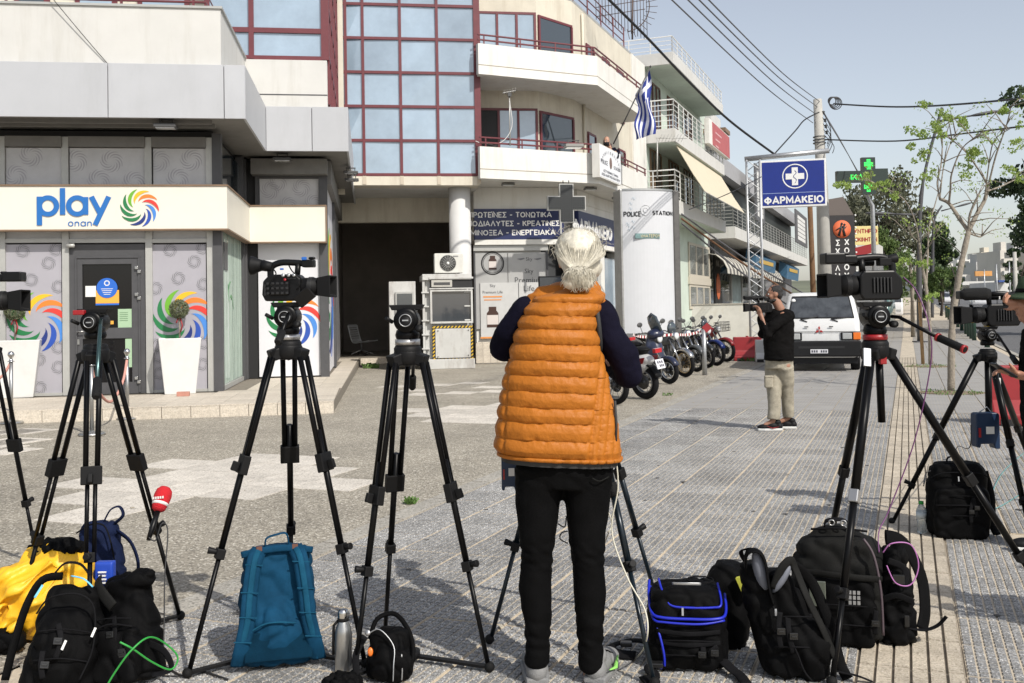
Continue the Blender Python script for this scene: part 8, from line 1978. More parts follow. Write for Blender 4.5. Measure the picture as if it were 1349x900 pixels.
for pts_ in([(.12,-.12,.38),(.0,-.2,.28),(-.16,-.24,.16),(-.3,-.22,.06)],[(.16,-.1,.34),(.08,-.2,.22),(-.02,-.25,.10)],[(.0,-.08,.38),(-.12,-.16,.30),(-.27,-.15,.22),(-.4,-.1,.12)],[(.2,-.08,.26),(.17,-.17,.14),(.12,-.2,.02)],[(-.05,-.25,.2),(-.2,-.25,.12),(-.32,-.2,.02)]):mb.path(catmull(pts_,4),.024,8)
clay('shell',mb,M_fyel,yj,.010,3,lambda c,n:.030*noise.noise(Vector((c.x*6+c.z*9,c.y*5,c.z*3)))-.030*abs(noise.noise(Vector((c.x*13-c.z*11,c.y*8,c.z*8)))))
mb=MB();mb.ell((.09,.02,.40),(.11,.09,.06));mb.ell((.0,.06,.41),(.08,.06,.04));clay('collar',mb,M_fblk,yj,.009,3,folds(.014,14))
mb=MB();mb.ell((-.06,-.22,.05),(.11,.08,.06));clay('lining_edge',mb,M_fblk,yj,.010,3,folds(.012,12))
F=bagF(78,914,18,-16,8);bk=thing('backpack','black sports backpack with pale zip pulls lying in front of the yellow jacket','backpack',(0,0,0),F)
mb=MB();rbox(mb,.32,.18,.42,.07,taper=.70);mb.ell((0,-.08,.17),(.13,.07,.16));clay('body',mb,M_fblk,bk,.010,3,folds(.008,9))
strap(bk,[(-.06,-.02,.45),(-.13,-.05,.43),(-.17,-.06,.33),(-.19,-.06,.18),(-.2,-.05,.05)],.034,M_fblk,'shoulder_strap',.4,up=(1,0,0));strap(bk,[(-.10,-.0,.45),(-.06,-.02,.50),(.0,-.02,.50),(.04,-.0,.46)],.025,M_web,'top_handle',.3,up=(1,0,0))
zipper(bk,[(-.12,-.12,.30),(-.08,-.14,.36),(.02,-.15,.38),(.09,-.14,.33),(.11,-.14,.18),(.08,-.15,.06)],M_web,.004)
for q in((.0,-.165,.17),(.10,-.155,.22)):mb=MB();mb.bar(q,Vector(q)+Vector((.01,-.004,.035)),.009,.005,up=(0,1,0));mb.build('zip_pull',M_letter,bk)
mb=MB();mb.path(catmull([(-.02,-.07,.45),(.03,-.09,.44),(.07,-.1,.41)],4),.008,6,flat=.4);mb.build('pale_blue_piping',mat('piping_sky',(.15,.50,.70),.5),bk)
mb=MB();mb.path(catmull([(-.12,-.09,.41),(-.14,-.10,.36)],4),.005,6,flat=.4);mb.build('pale_blue_piping',MATS['piping_sky'],bk)
F=bagF(172,897,-14,-12,-10);bl=thing('backpack','black photo backpack slumped under the green cable','backpack',(0,0,0),F)
mb=MB();rbox(mb,.30,.20,.43,.06,taper=.66);rbox(mb,.22,.08,.22,.04,M=Matrix.Translation((.02,-.12,0)));mb.ell((.06,-.02,.40),(.09,.06,.05));clay('body',mb,M_fblk,bl,.010,3,folds(.010,9))
strap(bl,[(-.09,-.07,.42),(-.05,-.12,.38),(.02,-.13,.30)],.05,M_fblk2,'shoulder_strap',.3);zipper(bl,[(-.09,-.16,.20),(.02,-.17,.235),(.12,-.15,.215)],M_web,.004)
strap(bl,[(.12,-.05,.14),(.20,-.06,.10),(.24,-.08,.03),(.18,-.12,.02)],.03,M_web,'hanging_strap');mb=MB();mb.bc((-.10,-.165,.17),(.015,.008,.05));mb.build('blue_tab',M_zblue,bl)
c=at(139,758,4.25);tl_=thing('logo_case','small royal blue case with white printed lines between the tripod tubes','case',c)
mb=MB();mb.bc(c,(.078,.045,.12));mb.bc(c+Vector((0,0,-.06)),(.06,.04,.06));clay('case',mb,mat('case_royal',(.01,.05,.36),.5),tl_,.006,3)
mb=MB()
for k in range(4):mb.bc(c+Vector((0,-.034,.022-.015*k)),(.034-.004*(k%2),.006,.006))
mb.build('print',M_letter,tl_)
def dress(t,w_,h_,y,n,seed):
 "stitched seams, webbing with ladder buckles and pull tabs on the face of a bag"
 rnd=random.Random(seed)
 for k in range(n):
  x=rnd.uniform(-.38,.38)*w_;z0=h_*rnd.uniform(.15,.4);z1=z0+h_*rnd.uniform(.2,.4)
  strap(t,[(x,y-.006,z0),(x+rnd.uniform(-.02,.02),y-.014,(z0+z1)/2),(x+rnd.uniform(-.02,.02),y-.004,z1)],.022,M_web,'webbing',.18)
  mb=MB();mb.bc((x,y-.018,(z0+z1)/2),(.032,.012,.026));mb.bc((x,y-.026,(z0+z1)/2),(.02,.004,.008));mb.build('buckle',M_buckle,t,bevel=.003)
 for k in range(2):
  z=h_*(.35+.3*k);zipper(t,[(-.4*w_,y+.02,z),(0,y-.012,z+.012),(.4*w_,y+.02,z)],M_web,.003,'seam')
dress(b5,.2,.40,-.15,2,1);dress(b4,.3,.2,-.15,2,2);dress(b7,.36,.28,-.178,3,3);dress(bk,.26,.36,-.15,2,4);dress(bl,.24,.38,-.14,3,5);dress(b8,.34,.42,-.15,2,6)
# ================================================================== people
def soft(amp,sc):return lambda c,n:amp*noise.noise(c*sc)+amp*.5*noise.noise(Vector((c.x*sc*2,c.y*sc*2,c.z*sc*3.2)))
M_skin=mat('skin',(.42,.235,.16),.55,var=.08,vs=30,bump=.1,bs=200);M_skin2=mat('skin_tanned',(.30,.15,.095),.55,var=.1,vs=30)
M_hairw=mat('hair_white',(.60,.565,.47),.5,var=.25,vs=60);M_hairw2=mat('hair_grey',(.42,.39,.31),.5,var=.2,vs=60);M_hairb=mat('hair_black',(.012,.010,.009),.5,bump=.5,bs=300)
M_vest=mat('vest_orange',(.375,.124,.014),.5,var=.10,vs=5,bump=.28,bs=45,spec=.2)
M_vin=mat('vest_lining',(.02,.02,.02),.7);M_slv=fabric('sleeve_navy',(.006,.0055,.014),.8,300,.3);M_jean=fabric('jeans_black',(.0028,.0028,.0031),.75,350,.35)
M_shoe=mat('shoe_grey',(.20,.20,.20),.7,var=.15,vs=20,bump=.3,bs=200);M_sole=mat('sole_white',(.62,.62,.6),.5);M_shoeb=mat('shoe_black',(.007,.007,.008),.6,spec=.2)
M_tee=fabric('shirt_black',(.006,.0055,.0055),.85,300,.3);M_cargo=fabric('cargo_khaki',(.34,.31,.245),.85,260,.4)
def capsule(mb,pts,rr,n=14,flat=1.):
 mb.path(pts,rr,n,flat=flat)
 for p,r in zip(pts,rr if isinstance(rr,(list,tuple)) else[rr]*len(pts)):mb.ell(p,(r,r,r*.98),nu=12,nv=8)
def hand(mb,w_,fwd,up,s=1.,curl=.9,thumb=1,spread=.0):
 "palm, four unequal bent fingers and a thumb from the side of the palm; w_ wrist, fwd along the hand, up = back of hand"
 w_=Vector(w_);f=Vector(fwd).normalized();u=Vector(up);u=(u-f*u.dot(f)).normalized();sd_=f.cross(u)*thumb
 mb.path([w_,w_+f*.04*s,w_+f*.085*s],[.026*s,.038*s,.036*s],12,flat=.45,up=u);mb.ell(w_+f*.05*s,(.032*s,.032*s,.018*s))
 for k,(o_,L_) in enumerate(((.027,.072),(.009,.080),(-.009,.075),(-.026,.060))):
  p=w_+f*.083*s+sd_*o_*s;d=f.copy();a=0;r=.0088*s;pts=[p-f*.02*s]
  for q,lk in enumerate((.45,.32,.23)):
   ang_=curl*(.5,.75,.6)[q];ax_=sd_*1.0;d=(Matrix.Rotation(-ang_*thumb,3,sd_*thumb)@d).normalized() if False else(d*math.cos(ang_)-(d.cross(sd_).normalized()*thumb if True else d)*math.sin(ang_)).normalized();p=p+d*L_*lk*s;pts.append(p)
  mb.path(pts,[r*1.05,r,r*.95,r*.8],8);mb.ell(pts[-1],(r*.8,)*3,nu=8,nv=6)
 p=w_+f*.025*s+sd_*.026*s;d=(f*.7+sd_*.7-u*.35).normalized();q=p+d*.035*s;d2=(f*.95+sd_*.15-u*.5).normalized();e=q+d2*.032*s;mb.path([p,q,e,e+d2*.012*s],[.014*s,.011*s,.009*s,.007*s],8)
def face(mb,c,f,up,s=1.):
 "skull with brow, nose, lips, chin and ears; f = where it looks"
 c=Vector(c);f=Vector(f).normalized();up=Vector(up).normalized();r=f.cross(up).normalized();Mx=Matrix((r,f,up)).transposed()
 E=lambda off,rr:mb.ell(c+Mx@(Vector(off)*s),tuple(q*s for q in rr),M=Mx.to_4x4())
 E((0,-.01,.03),(.075,.092,.092));E((0,.025,-.03),(.058,.062,.075));E((0,.05,-.085),(.033,.032,.028));E((0,.098,-.012),(.012,.018,.026));E((0,.088,.012),(.008,.012,.03))
 E((0,.082,-.052),(.026,.014,.008));E((0,.08,-.063),(.022,.013,.008));E((.032,.074,.028),(.026,.014,.009));E((-.032,.074,.028),(.026,.014,.009));E((.045,.05,-.02),(.022,.028,.025));E((-.045,.05,-.02),(.022,.028,.025))
 for s_ in(-1,1):E((s_*.077,-.005,-.005),(.008,.018,.03))
 return Mx
def eyes(t,c,f,up,s=1.):
 c=Vector(c);f=Vector(f).normalized();up=Vector(up).normalized();r=f.cross(up).normalized();Mx=Matrix((r,f,up)).transposed()
 mb=MB();[mb.ell(c+Mx@(Vector((q*.03,.074,.008))*s),(.011*s,)*3,nu=10,nv=8) for q in(-1,1)];mb.build('eyes',M_letter,t)
 mb=MB();[mb.ell(c+Mx@(Vector((q*.03,.083,.008))*s),(.005*s,)*3,nu=8,nv=6) for q in(-1,1)];mb.build('pupils',M_black,t)
 mb=MB();[mb.bar(c+Mx@(Vector((q*.048,.082,.034))*s),c+Mx@(Vector((q*.014,.088,.036))*s),.006*s,.005*s) for q in(-1,1)];mb.build('eyebrows',M_hairb,t)
 mb=MB();mb.bar(c+Mx@(Vector((-.02,.093,-.058))*s),c+Mx@(Vector((.02,.093,-.058))*s),.004*s,.003*s);mb.build('mouth',mat('lips',(.22,.08,.07),.5),t)
 # ------------------------------------------------------------------ the woman in the orange quilted vest
YWm=4.02
wom=thing('person','person seen from behind with white hair bun, orange quilted vest and black jeans','person',(.24,YWm,0))
def wp(px,py,dy=0.):return at(px,py,YWm+dy)
hc=wp(763,343,.02)
J=dict(neck=wp(757,384,.02),chest=wp(742,440,.03),waist=wp(734,540,.02),pelvis=wp(745,602,.0),shL=wp(700,409,.03),shR=wp(789,408,.03),elL=wp(664,452,.12),elR=wp(826,487,.06),wrL=wp(700,462,.33),wrR=wp(790,470,.36),hipL=wp(716,612,0),hipR=wp(774,612,0),knL=wp(707,735,-.02),knR=wp(775,742,.01),anL=wp(706,868,.02),anR=wp(779,874,.03))
mb=MB();face(mb,hc,(0.0,1,0.05),(0,0,1),1.02);capsule(mb,[J['neck']-Vector((0,0,.05)),hc-Vector((0,.0,.06))],[.055,.052])
mb.path([J['chest']+Vector((0,0,.07)),J['chest'],J['waist'],J['pelvis']],[.12,.15,.135,.15],18,flat=.68,up=(0,1,0))
for s in 'LR':
 capsule(mb,[J['sh'+s],J['el'+s],J['wr'+s]],[.048,.038,.024]);capsule(mb,[J['hip'+s],J['kn'+s],J['an'+s],],[.078,.048,.034])
 mb.path([J['an'+s],J['an'+s]+Vector((0,.03,-.05)),J['an'+s]+Vector((0,.14,-.06))],[.034,.035,.022],10)
hand(mb,J['wrL'],(.55,.8,.1),(0,-.2,1),.95,.9,1);hand(mb,J['wrR'],(-.55,.8,.1),(0,-.2,1),.95,.9,-1)
clay('body',mb,M_skin,wom,.0085,2)
eyes(wom,hc,(0,1,.05),(0,0,1),1.02)
# trousers: one surface, creased behind the knees and at the ankles
mb=MB()
mb.path([wp(746,590),wp(746,615),wp(745,640)],[.182,.190,.17],22,flat=.66,up=(0,1,0))
for(s,pts) in(('L',[(712,618,.105),(708,660,.092),(708,705,.075),(707,738,.064),(705,775,.068),(708,815,.058),(708,850,.050),(707,872,.052)]),('R',[(775,618,.105),(774,662,.092),(773,705,.076),(775,742,.064),(777,780,.067),(777,820,.057),(778,855,.050),(779,878,.052)])):
 P=[wp(a,b,-.012 if 4>i>1 else .0) for i,(a,b,r) in enumerate(pts)];mb.path(P,[r for*_,r in pts],18)
 for p,(_,_,r) in zip(P,pts):mb.ell(p,(r*.98,r*.98,r*.6),nu=14,nv=8)
def wr(c,n):
 z=c.z;k=.0025*noise.noise(c*16)
 for zc,w_,a in((wp(0,742).z,.06,.006),(wp(0,850).z,.10,.006),(wp(0,640).z,.05,.004)):
  g_=math.exp(-((z-zc)/w_)**2);k+=g_*a*noise.noise(Vector((c.x*17,c.y*17,z*38+c.x*14)))*1.7
 return k
clay('trousers',mb,M_jean,wom,.009,3,wr)
mb=MB();mb.path(catmull([wp(780,630,-.118),wp(790,634,-.112),wp(802,628,-.085)],4),.003,5);mb.build('pocket_seam',M_fblk2,wom)
# vest: quilted in channels; rows of outline from the photograph, rounded in depth
rowsV=[(379,739,788,.075),(386,718,793,.105),(394,704,793,.125),(404,695,788,.138),(420,687,784,.15),(440,680,786,.158),(465,674,792,.16),(500,665,800,.158),(540,659,808,.158),(575,655,814,.16),(596,653,817,.162),(603,656,816,.155)]
def vrow(py):
 for a,b in zip(rowsV,rowsV[1:]):
  if a[0]<=py<=b[0]:f=(py-a[0])/(b[0]-a[0]);return[lerp(a[i],b[i],f) for i in(1,2,3)]
 return list((rowsV[0] if py<379 else rowsV[-1])[1:])
seams=[381,398,415,433,453,475,495,516,537,557,580,603]
NV_,NA=300,190
vs=[];rows_=[]
for i in range(NV_+1):
 py=lerp(379,603.5,i/NV_);a,b,dp_=vrow(py);L0=wp(a,py+(b-a)*-.02+2);R0_=wp(b,py+(b-a)*.03);L0.z=at(a,py+(b-a)*-.02+2,YWm-.14).z;R0_.z=at(b,py+(b-a)*.03,YWm-.14).z;c=(L0+R0_)/2;hw=(R0_-L0).length/2;ring=[]
 for j in range(NA):
  th=2*math.pi*j/NA;cx_=math.cos(th);sy=math.sin(th);e=.82
  x=math.copysign(abs(cx_)**e,cx_);y=math.copysign(abs(sy)**e,sy)
  P_=Vector((c.x+x*hw,c.y+.0-y*dp_*(1.0 if y>0 else 1.0),c.z+x*(R0_.z-L0.z)/2));nrm_=Vector((cx_/max(hw,.01),-sy/dp_,0)).normalized()
  pw=py+1.0*noise.noise(Vector((P_.x*7,py*.02,P_.y*7)))+.45*noise.noise(Vector((P_.x*30,py*.05,0)))
  k=0
  while k<len(seams)-2 and pw>=seams[k+1]:k+=1
  f=min(1,max(0,(pw-seams[k])/(seams[k+1]-seams[k])));puff=(math.sin(math.pi*f**.9))**.5;crease=1-puff;pf=puff*(1+.22*noise.noise(Vector((P_.x*9,k*5.1,P_.y*9))))
  if py>455 and sy>-.2:
   xs_=P_.x;seam_x=wp(lerp(790,772,(py-455)/150),py).x
   d=xs_-seam_x
   if d>0:q=(d/.032)%1;f2=(py/34.0)%1;pf=.75*(math.sin(math.pi*q))**.5*(.55+.45*(math.sin(math.pi*f2))**.5)
   pf*=min(1,abs(d)/.012)**.5
   ls_=wp(lerp(672,664,(py-455)/150),py).x
   pf*=min(1,abs(xs_-ls_)/.010)**.5
  wv=.0105*noise.noise(Vector((P_.x*46+P_.y*46,py*.09,k*7.7)))*(.06+crease*1.25)*(.5+.9*abs(noise.noise(Vector((P_.x*8,k*3.3,0)))))+.003*noise.noise(Vector((P_.x*14,P_.z*10,k*3.1)))
  P_=P_+nrm_*(.0150*pf*(.45 if py<384 else 1)+wv-.004);P_.z-=.004*math.sin(2*math.pi*f)*pf
  ring.append(P_)
 rows_.append(ring)
mb=MB();mb.rings(rows_,cap=False);vest=mb.build('vest',M_vest,wom,fix=True)
# rim and armhole bindings, collar
mb=MB();rg=rows_[-1];mb.path([p+Vector((0,0,-.006)) for p in rg]+[rg[0]+Vector((0,0,-.006))],.009,8,cap=False);mb.build('hem',M_vest,vest)
mb=MB();ring2=[(p-Vector((0,0,.014))).lerp(Vector((J['waist'].x,YWm,p.z-.014)),.05) for p in rg];ring3=[p-Vector((0,0,.02)) for p in ring2];mb.rings([rg,ring2,ring3],cap=False);mb.build('lining_hem',M_vin,vest)
mb=MB()
for i,(py,r) in enumerate(((384,.082),(379,.083),(373,.079),(369,.077))):pass
cn=wp(763,378,.03);rs=[]
for k in range(9):
 f=k/8;rr=lerp(.088,.074,f)+.006*math.sin(math.pi*f);rs.append([cn+Vector((rr*math.cos(2*math.pi*j/40),rr*.95*math.sin(2*math.pi*j/40),lerp(-.035,.022,f))) for j in range(40)])
mb.rings(rs,cap=False);cl_=mb.build('collar',M_vest,vest);q=cl_.modifiers.new('s','SOLIDIFY');q.thickness=.012
for s,sh,dx in(('L',J['shL'],-1),('R',J['shR'],1)):
 mb=MB();P=[]
 for k in range(22):
  a=2*math.pi*k/21;P.append(sh+Vector((dx*-.012+dx*.018*math.cos(a*1)*0,.098*math.cos(a),-.055+.115*math.sin(a)))+Vector((-dx*.010*math.sin(a),0,0)))
 mb.path(P,.011,8);mb.build('armhole_binding',M_vin,vest)
 # yoke: the shoulders of the vest
mb=MB()
capsule(mb,[wp(716,397,.03),wp(700,408,.03)],[.062,.052]);capsule(mb,[wp(780,396,.03),wp(787,406,.03)],[.060,.050]);capsule(mb,[wp(735,392,.03),wp(775,392,.03)],[.068,.068])
clay('yoke',mb,M_vest,vest,.009,4,lambda c,n:.004*math.sin(c.z*190))
# zip of the side pocket
mb=MB();mb.path([wp(810,528,-.075),wp(812,560,-.07),wp(811,585,-.08)],.006,6);mb.build('pocket_zip',M_vin,vest)
# sleeves
mb=MB();capsule(mb,[wp(693,411,.03),wp(672,438,.06),wp(662,458,.12)],[.066,.060,.058]);capsule(mb,[wp(662,458,.12),wp(690,464,.25),wp(702,462,.33)],[.058,.046,.036]);clay('sleeve',mb,M_slv,wom,.008,3,soft(.004,16))
mb=MB();capsule(mb,[wp(789,413,.03),wp(802,440,.03),wp(821,470,.04),wp(829,494,.06)],[.070,.063,.064,.058]);capsule(mb,[wp(829,494,.06),wp(812,486,.2),wp(792,472,.35)],[.058,.046,.036]);clay('sleeve',mb,M_slv,wom,.008,3,soft(.005,14))
# hair: swept back mass, bun, and separate strands over both
mb=MB();mb.ell(hc+Vector((-.002,-.012,.032)),(.094,.108,.10));mb.ell(hc+Vector((.004,-.06,-.02)),(.080,.055,.075));mb.ell(hc+Vector((.02,-.02,-.03)),(.075,.07,.06))
bun=wp(762,367,-.105);mb.ell(bun,(.058,.04,.038));mb.ell(bun+Vector((-.03,.0,-.012)),(.036,.034,.032));mb.ell(bun+Vector((.032,.0,-.008)),(.036,.034,.034))
hair=clay('hair',mb,M_hairw,wom,.0065,3,lambda c,n:.0022*noise.noise(Vector((c.x*90,c.y*22,c.z*18))))
rnd=random.Random(4);tie=wp(762,357,-.10)
for grp_ in range(3):
 mb=MB()
 for k in range(380):
  a=rnd.uniform(-1.9,1.9);el_=rnd.uniform(.1,1.35);r=Vector((math.sin(a)*.099*math.cos(el_*.6),-.112*math.cos(a)*.45+.03*math.cos(el_),.032+.105*math.sin(el_)*math.cos(a*.55)))
  s0=hc+r;mid=hc+Vector((r.x*.95,-.085-.03*rnd.random(),r.z*.35+.0));mid2=hc.lerp(tie,.8)+Vector((r.x*.35,-.04,(r.z-.03)*.12));w1=rnd.uniform(-.003,.003)
  mb.path(catmull([s0,mid+Vector((w1,0,0)),mid2,tie+Vector((rnd.uniform(-.012,.012),-.012,rnd.uniform(-.006,.006)))],4),[.0012]*12+[.0008],3)
 mb.build('hair_lock',(M_hairw,M_hairw2,M_hairw)[grp_],hair)
mb=MB()
for k in range(300):
 a=rnd.uniform(0,6.28);rr=rnd.uniform(.3,1);e=bun+Vector((math.cos(a)*.070*rr,-.045*(1.15-rr*.7),math.sin(a)*.045*rr));m_=tie.lerp(e,.5)+Vector((rnd.uniform(-.02,.02),-.03,.014));f_=e+Vector((rnd.uniform(-.015,.015),.015,-.015))
 mb.path(catmull([tie+Vector((0,-.015,0)),m_,e,f_],4),.0012,3)
mb.build('hair_lock',M_hairw,hair)
mb=MB()
for k in range(60):
 a=rnd.uniform(-2,2);s0=hc+Vector((math.sin(a)*.1,-.02-.06*rnd.random(),.02+.1*rnd.random()));mb.path(catmull([s0,s0+Vector((rnd.uniform(-.02,.02),-.01,rnd.uniform(-.01,.03))),s0+Vector((rnd.uniform(-.04,.04),-.02,rnd.uniform(-.03,.03)))],3),.0008,3)
mb.build('loose_strands',M_hairw2,hair)
# shoes
def shoe(t,an,d,m,ms,s=1.,accent=None):
 an=Vector(an);d=Vector(d).normalized();r=Vector((d.y,-d.x,0));o=Vector((an.x,an.y,0));Mx=Matrix((r,d,Vector((0,0,1)))).transposed().to_4x4();Mx.translation=o
 mb=MB();[mb.ell(Mx@(Vector(c)*s),tuple(q*s for q in e),M=Mx) for c,e in(((0,-.035,.045),(.040,.045,.045)),((0,.03,.05),(.042,.07,.045)),((0,.12,.038),(.048,.075,.032)),((0,-.02,.09),(.038,.045,.03)))]
 u=clay('shoe',mb,m,t,.007,3)
 mb=MB();P=[(-.04,-.07),(.04,-.07),(.048,0),(.052,.12),(.03,.19),(-.03,.19),(-.052,.12),(-.048,0)];mb.prism([(a*s,b*s) for a,b in P],.002,.026*s,M=Mx);mb.build('sole',ms,u,bevel=.006)
 mb=MB()
 for k in range(4):mb.tube(Mx@(Vector((-.03,.03+.022*k,.092-.010*k))*s),Mx@(Vector((.03,.035+.022*k,.092-.010*k))*s),.003*s,n=5)
 mb.build('laces',M_fblk,u)
 if accent:
  mb=MB();[mb.path([Mx@(Vector((q*.050,-.03,.045))*s),Mx@(Vector((q*.054,.04,.03))*s),Mx@(Vector((q*.05,.10,.055))*s)],[.003*s,.010*s,.003*s],6,flat=.5,up=(0,0,1)) for q in(-1,1)];mb.build('flash',accent,u)
 return u
shoe(wom,J['anL']+Vector((0,.02,0)),(-.05,1,0),M_shoe,M_shoe,1.1);shoe(wom,J['anR']+Vector((.03,.01,0)),(.35,1,0),M_shoe,M_shoe,1.1,accent=mat('flash_green',(.25,.6,.12),.5))
# ------------------------------------------------------------------ cameraman in black shirt and khaki trousers
YM=12.0
def man(wp,label,grp=None,parent_base=None):
 t=thing('person',label,'person',parent_base or wp(1024,566))
 hc=wp(1020,388);fdir=(-1,.1,-.05)
 J=dict(neck=wp(1024,405),shL=wp(1012,416,.12),shR=wp(1032,416,-.12),elL=wp(1004,440,.12),elR=wp(1012,441,-.20),wrL=wp(1001,417,.05),wrR=wp(1002,414,-.12),hipL=wp(1018,482,.08),hipR=wp(1034,482,-.02),knL=wp(1020,520,.02),knR=wp(1037,520,.10),anL=wp(1019,555,-.02),anR=wp(1038,551,.14))
 mb=MB();face(mb,hc,fdir,(0,0,1),.98);capsule(mb,[wp(1028,408),wp(1022,396)],[.058,.055]);mb.path([wp(1026,418),wp(1026,445),wp(1026,480)],[.13,.12,.12],16,flat=.75,up=(0,1,0))
 for s in 'LR':
  capsule(mb,[J['sh'+s],J['el'+s],J['wr'+s]],[.05,.04,.027]);capsule(mb,[J['hip'+s],J['kn'+s],J['an'+s]],[.08,.05,.036]);mb.path([J['an'+s],J['an'+s]+Vector((-.12,0,-.05))],[.035,.025],10)
 hand(mb,J['wrL'],(-.3,0,.95),(-1,0,0),1.,1.0,1);hand(mb,J['wrR'],(-.35,0,.95),(-.8,-.3,0),1.,1.0,-1)
 clay('body',mb,M_skin2,t,.012,2);eyes(t,hc,fdir,(0,0,1),.98)
 mb=MB();mb.ell(hc+Vector((.018,0,.045)),(.088,.080,.074));mb.ell(hc+Vector((.05,0,.0)),(.052,.074,.07));clay('hair',mb,M_hairb,t,.009,2,lambda c,n:.006*noise.noise(c*55))
 mb=MB();mb.ell(hc+Vector((-.05,0,-.08)),(.045,.052,.035));mb.ell(hc+Vector((-.02,0,-.07)),(.05,.066,.03));clay('beard',mb,M_hairb,t,.008,2,lambda c,n:.004*noise.noise(c*80))
 mb=MB();mb.path([wp(1030,413),wp(1027,424),wp(1026,445),wp(1026,466),wp(1026,475)],[.135,.185,.180,.182,.18],20,flat=.82,up=(0,1,0))
 capsule(mb,[wp(1016,416,.1),J['elL'],J['wrL']-Vector((0,0,.02))],[.075,.058,.036]);capsule(mb,[wp(1036,417,-.1),wp(1018,430,-.19),J['elR'],wp(1005,425,-.14)],[.078,.068,.056,.038]);capsule(mb,[wp(1018,415,.04),wp(1038,416,-.04)],[.08,.085])
 clay('shirt',mb,M_tee,t,.011,4,soft(.010,10))
 mb=MB();mb.path([wp(1026,469,.02),wp(1027,485,.02)],[.172,.17],18,flat=.75,up=(0,1,0))
 for s,pts in(('L',[(1018,482,.10,.105),(1019,500,.06,.098),(1020,520,.02,.085),(1020,538,.0,.078),(1019,553,-.02,.075)]),('R',[(1034,482,-.02,.105),(1036,500,.04,.092),(1037,520,.10,.078),(1038,536,.12,.072),(1039,549,.14,.072)])):
  P=[wp(a,b,c) for a,b,c,r in pts];mb.path(P,[q[3] for q in pts],16)
 clay('trousers',mb,M_cargo,t,.011,2,lambda c,n:.007*noise.noise(Vector((c.x*7,c.y*7,c.z*13)))+.003*noise.noise(c*20))
 mb=MB();c_=wp(1012,503,-.07);mb.bc(c_+Vector((.01,.02,0)),(.10,.05,.15));mb.bc(c_+Vector((.01,.012,.06)),(.105,.05,.03));mb.build('cargo_pocket',M_cargo,t,bevel=.02)
 mb=MB();mb.path([wp(1010,471,-.12),wp(1026,473,-.17),wp(1042,471,-.10)],.018,8,flat=.4);mb.build('belt',M_fblk,t)
 shoe(t,J['anL']+Vector((.02,0,0)),(-1,.05,0),M_shoeb,M_sole,1.12,accent=M_tred);shoe(t,J['anR']+Vector((.02,0,0)),(-1,.2,0),M_shoeb,M_sole,1.1)
 return t
mn=man(lambda px,py,dy=0:at(px,py,YM+dy),'cameraman in black shirt and khaki cargo trousers filming beside the white van')
camcorder(Matrix.Translation(at(1005,412,YM-.02))@Matrix.Rotation(R(178),4,'Z'),'shoulder camera held by the man in khaki trousers, pointing left',1.05,'b')
q=at(990,392,YM);mb=MB();mb.path([q+Vector((-.10,0,0)),q+Vector((.12,0,0))],[.022,.022],12);mb.bc(q+Vector((.08,0,-.03)),(.03,.02,.05));o=mb.build('gun_microphone',M_cam2,base=q);tag(o,'short black microphone over the lens of the man in khaki trousers','microphone')
# another photographer stands just outside the frame: his shadow falls on the paving at the lower right
for q,a,lb in(((3.25,3.75,0),35,'photographer outside the right edge whose shadow falls on the lowest right paving'),((4.1,4.35,0),-20,'second photographer outside the right edge casting the upper paving shadow')):
 mo=dup(mn);mo.matrix_world=Matrix.Translation(q)@Matrix.Rotation(R(a),4,'Z');mo['label']=lb
 # ------------------------------------------------------------------ person with the green hat at the right edge
YH=6.0
def hp(px,py,dy=0):return at(px,py,YH+dy)
ht=thing('person','person in a green brimmed hat at the right edge holding a phone','person',hp(1385,730))
hc=hp(1360,399);fd=(-1,.25,-.1)
mb=MB();face(mb,hc,fd,(0,0,1),1.);capsule(mb,[hp(1378,425),hp(1370,405)],[.06,.056]);mb.path([hp(1384,440),hp(1384,500),hp(1384,560)],[.16,.15,.15],16,flat=.7,up=(0,1,0))
wA,wB=hp(1341,494,-.15),hp(1345,402,-.02)
capsule(mb,[hp(1376,440,-.15),hp(1372,500,-.25),wA],[.05,.042,.029]);capsule(mb,[hp(1380,438,.12),hp(1378,470,.05),wB],[.05,.042,.028])
for x in(1378,1395):capsule(mb,[hp(x,575),hp(x,650),hp(x,720)],[.08,.052,.038])
hand(mb,wA,(-1,.1,.35),(0,-.25,-1),1.05,.75,1);hand(mb,wB,(-.8,.1,.35),(0,-1,.2),.95,.9,-1)
clay('body',mb,mat('skin_warm',(.40,.20,.13),.5,var=.08,vs=30),ht,.009,2);eyes(ht,hc,fd,(0,0,1))
mb=MB();mb.path([hp(1384,433),hp(1384,470),hp(1384,560)],[.16,.18,.17],18,flat=.75,up=(0,1,0));capsule(mb,[hp(1376,440,-.14),hp(1374,478,-.22)],[.075,.065]);capsule(mb,[hp(1382,438,.12),hp(1380,460,.08)],[.075,.065]);mb.path([hp(1384,560),hp(1384,590)],[.17,.16],16,flat=.7,up=(0,1,0));clay('shirt',mb,M_tee,ht,.012,4,soft(.010,10))
mb=MB()
for x in(1378,1395):mb.path([hp(x,575),hp(x,650),hp(x,715)],[.10,.08,.07],16)
clay('trousers',mb,M_jean,ht,.014,3)
shoe(ht,hp(1378,720),(-1,0,0),M_shoeb,M_sole,1.1);shoe(ht,hp(1395,720),(-1,0,0),M_shoeb,M_sole,1.1)
M_hat=fabric('hat_green',(.05,.075,.045),.85,300,.3)
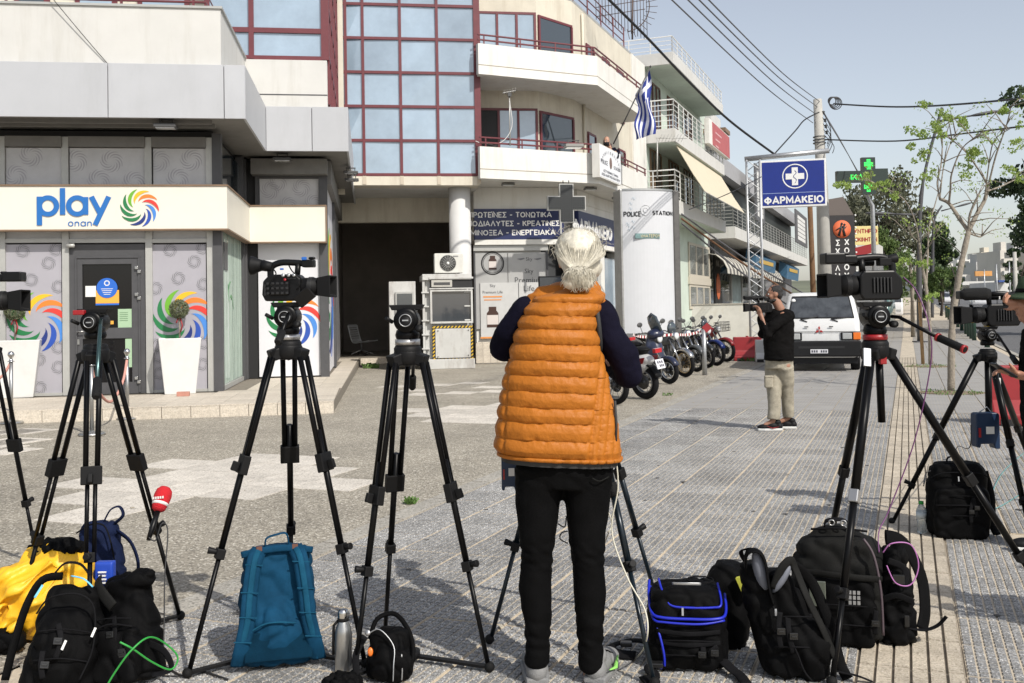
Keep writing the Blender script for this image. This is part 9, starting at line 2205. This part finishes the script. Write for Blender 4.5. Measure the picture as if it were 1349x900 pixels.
mb=MB();Mh=Matrix.Translation(hc+Vector((.01,0,.055)))@Matrix.Rotation(R(6),4,'Y');mb.lathe([(.0,.115),(.05,.112),(.085,.09),(.098,.03),(.102,-.005),(.15,-.028),(.165,-.045),(.160,-.047),(.10,-.012),(0,-.012)],n=34,M=Mh);hh=mb.build('hat',M_hat,ht)
mb=MB();mb.lathe([(.1025,.0),(.1035,.004),(.1,.024),(.098,.024)],n=34,M=Mh);mb.build('hat_band',M_fblk,hh)
ph_=thing('phone','black phone held at the right edge by the hand in front of the second tripod','phone',hp(1322,489,-.15))
mb=MB();Mp=Matrix.Translation(hp(1322,488,-.16))@Matrix.Rotation(R(32),4,'Y');mb.bc((0,0,0),(.155,.075,.010),M=Mp);mb.build('case',M_cam,ph_,bevel=.003);mb=MB();mb.bc((0,0,.0065),(.145,.067,.002),M=Mp);mb.build('screen',M_lens,ph_)
# ------------------------------------------------------------------ man with a camera on the police balcony
YB=29.6
bp=thing('person','bald photographer in a dark top looking over the first floor balcony by the flag pole','person',at(803,204,YB))
def q_(px,py,dy=0):return at(px,py,YB+dy)
mb=MB();face(mb,q_(799,186),(-.5,-1,-.25),(0,0,1),1.15);capsule(mb,[q_(803,195),q_(800,189)],[.07,.07]);mb.path([q_(805,200),q_(807,225)],[.19,.17],14,flat=.7,up=(0,1,0));capsule(mb,[q_(799,200),q_(795,206,-.25),q_(797,195,-.38)],[.055,.045,.032]);capsule(mb,[q_(812,200),q_(812,208,-.2),q_(804,196,-.38)],[.055,.045,.032])
hand(mb,q_(797,195,-.38),(.3,-.2,1),(0,-1,0),1.1,1.,1);hand(mb,q_(804,196,-.38),(-.3,-.2,1),(0,-1,0),1.1,1.,-1)
clay('body',mb,M_skin,bp,.014,2);eyes(bp,q_(799,186),(-.5,-1,-.25),(0,0,1),1.15)
mb=MB();mb.path([q_(804,196),q_(806,206),q_(807,228)],[.16,.23,.21],14,flat=.7,up=(0,1,0));capsule(mb,[q_(797,200),q_(795,206,-.25)],[.08,.065]);capsule(mb,[q_(813,200),q_(812,208,-.2)],[.08,.065]);clay('jacket',mb,M_slv,bp,.016,3,folds(.012,8))
mb=MB();c=q_(799,190,-.42);mb.bc(c,(.16,.09,.11));mb.lathe([(0,-.14),(.05,-.14),(.045,-.04),(0,-.04)],c,ax='y',n=16);o=mb.build('photo_camera',M_cam,base=c,bevel=.006);tag(o,'black photo camera raised by the bald man on the balcony','camera')
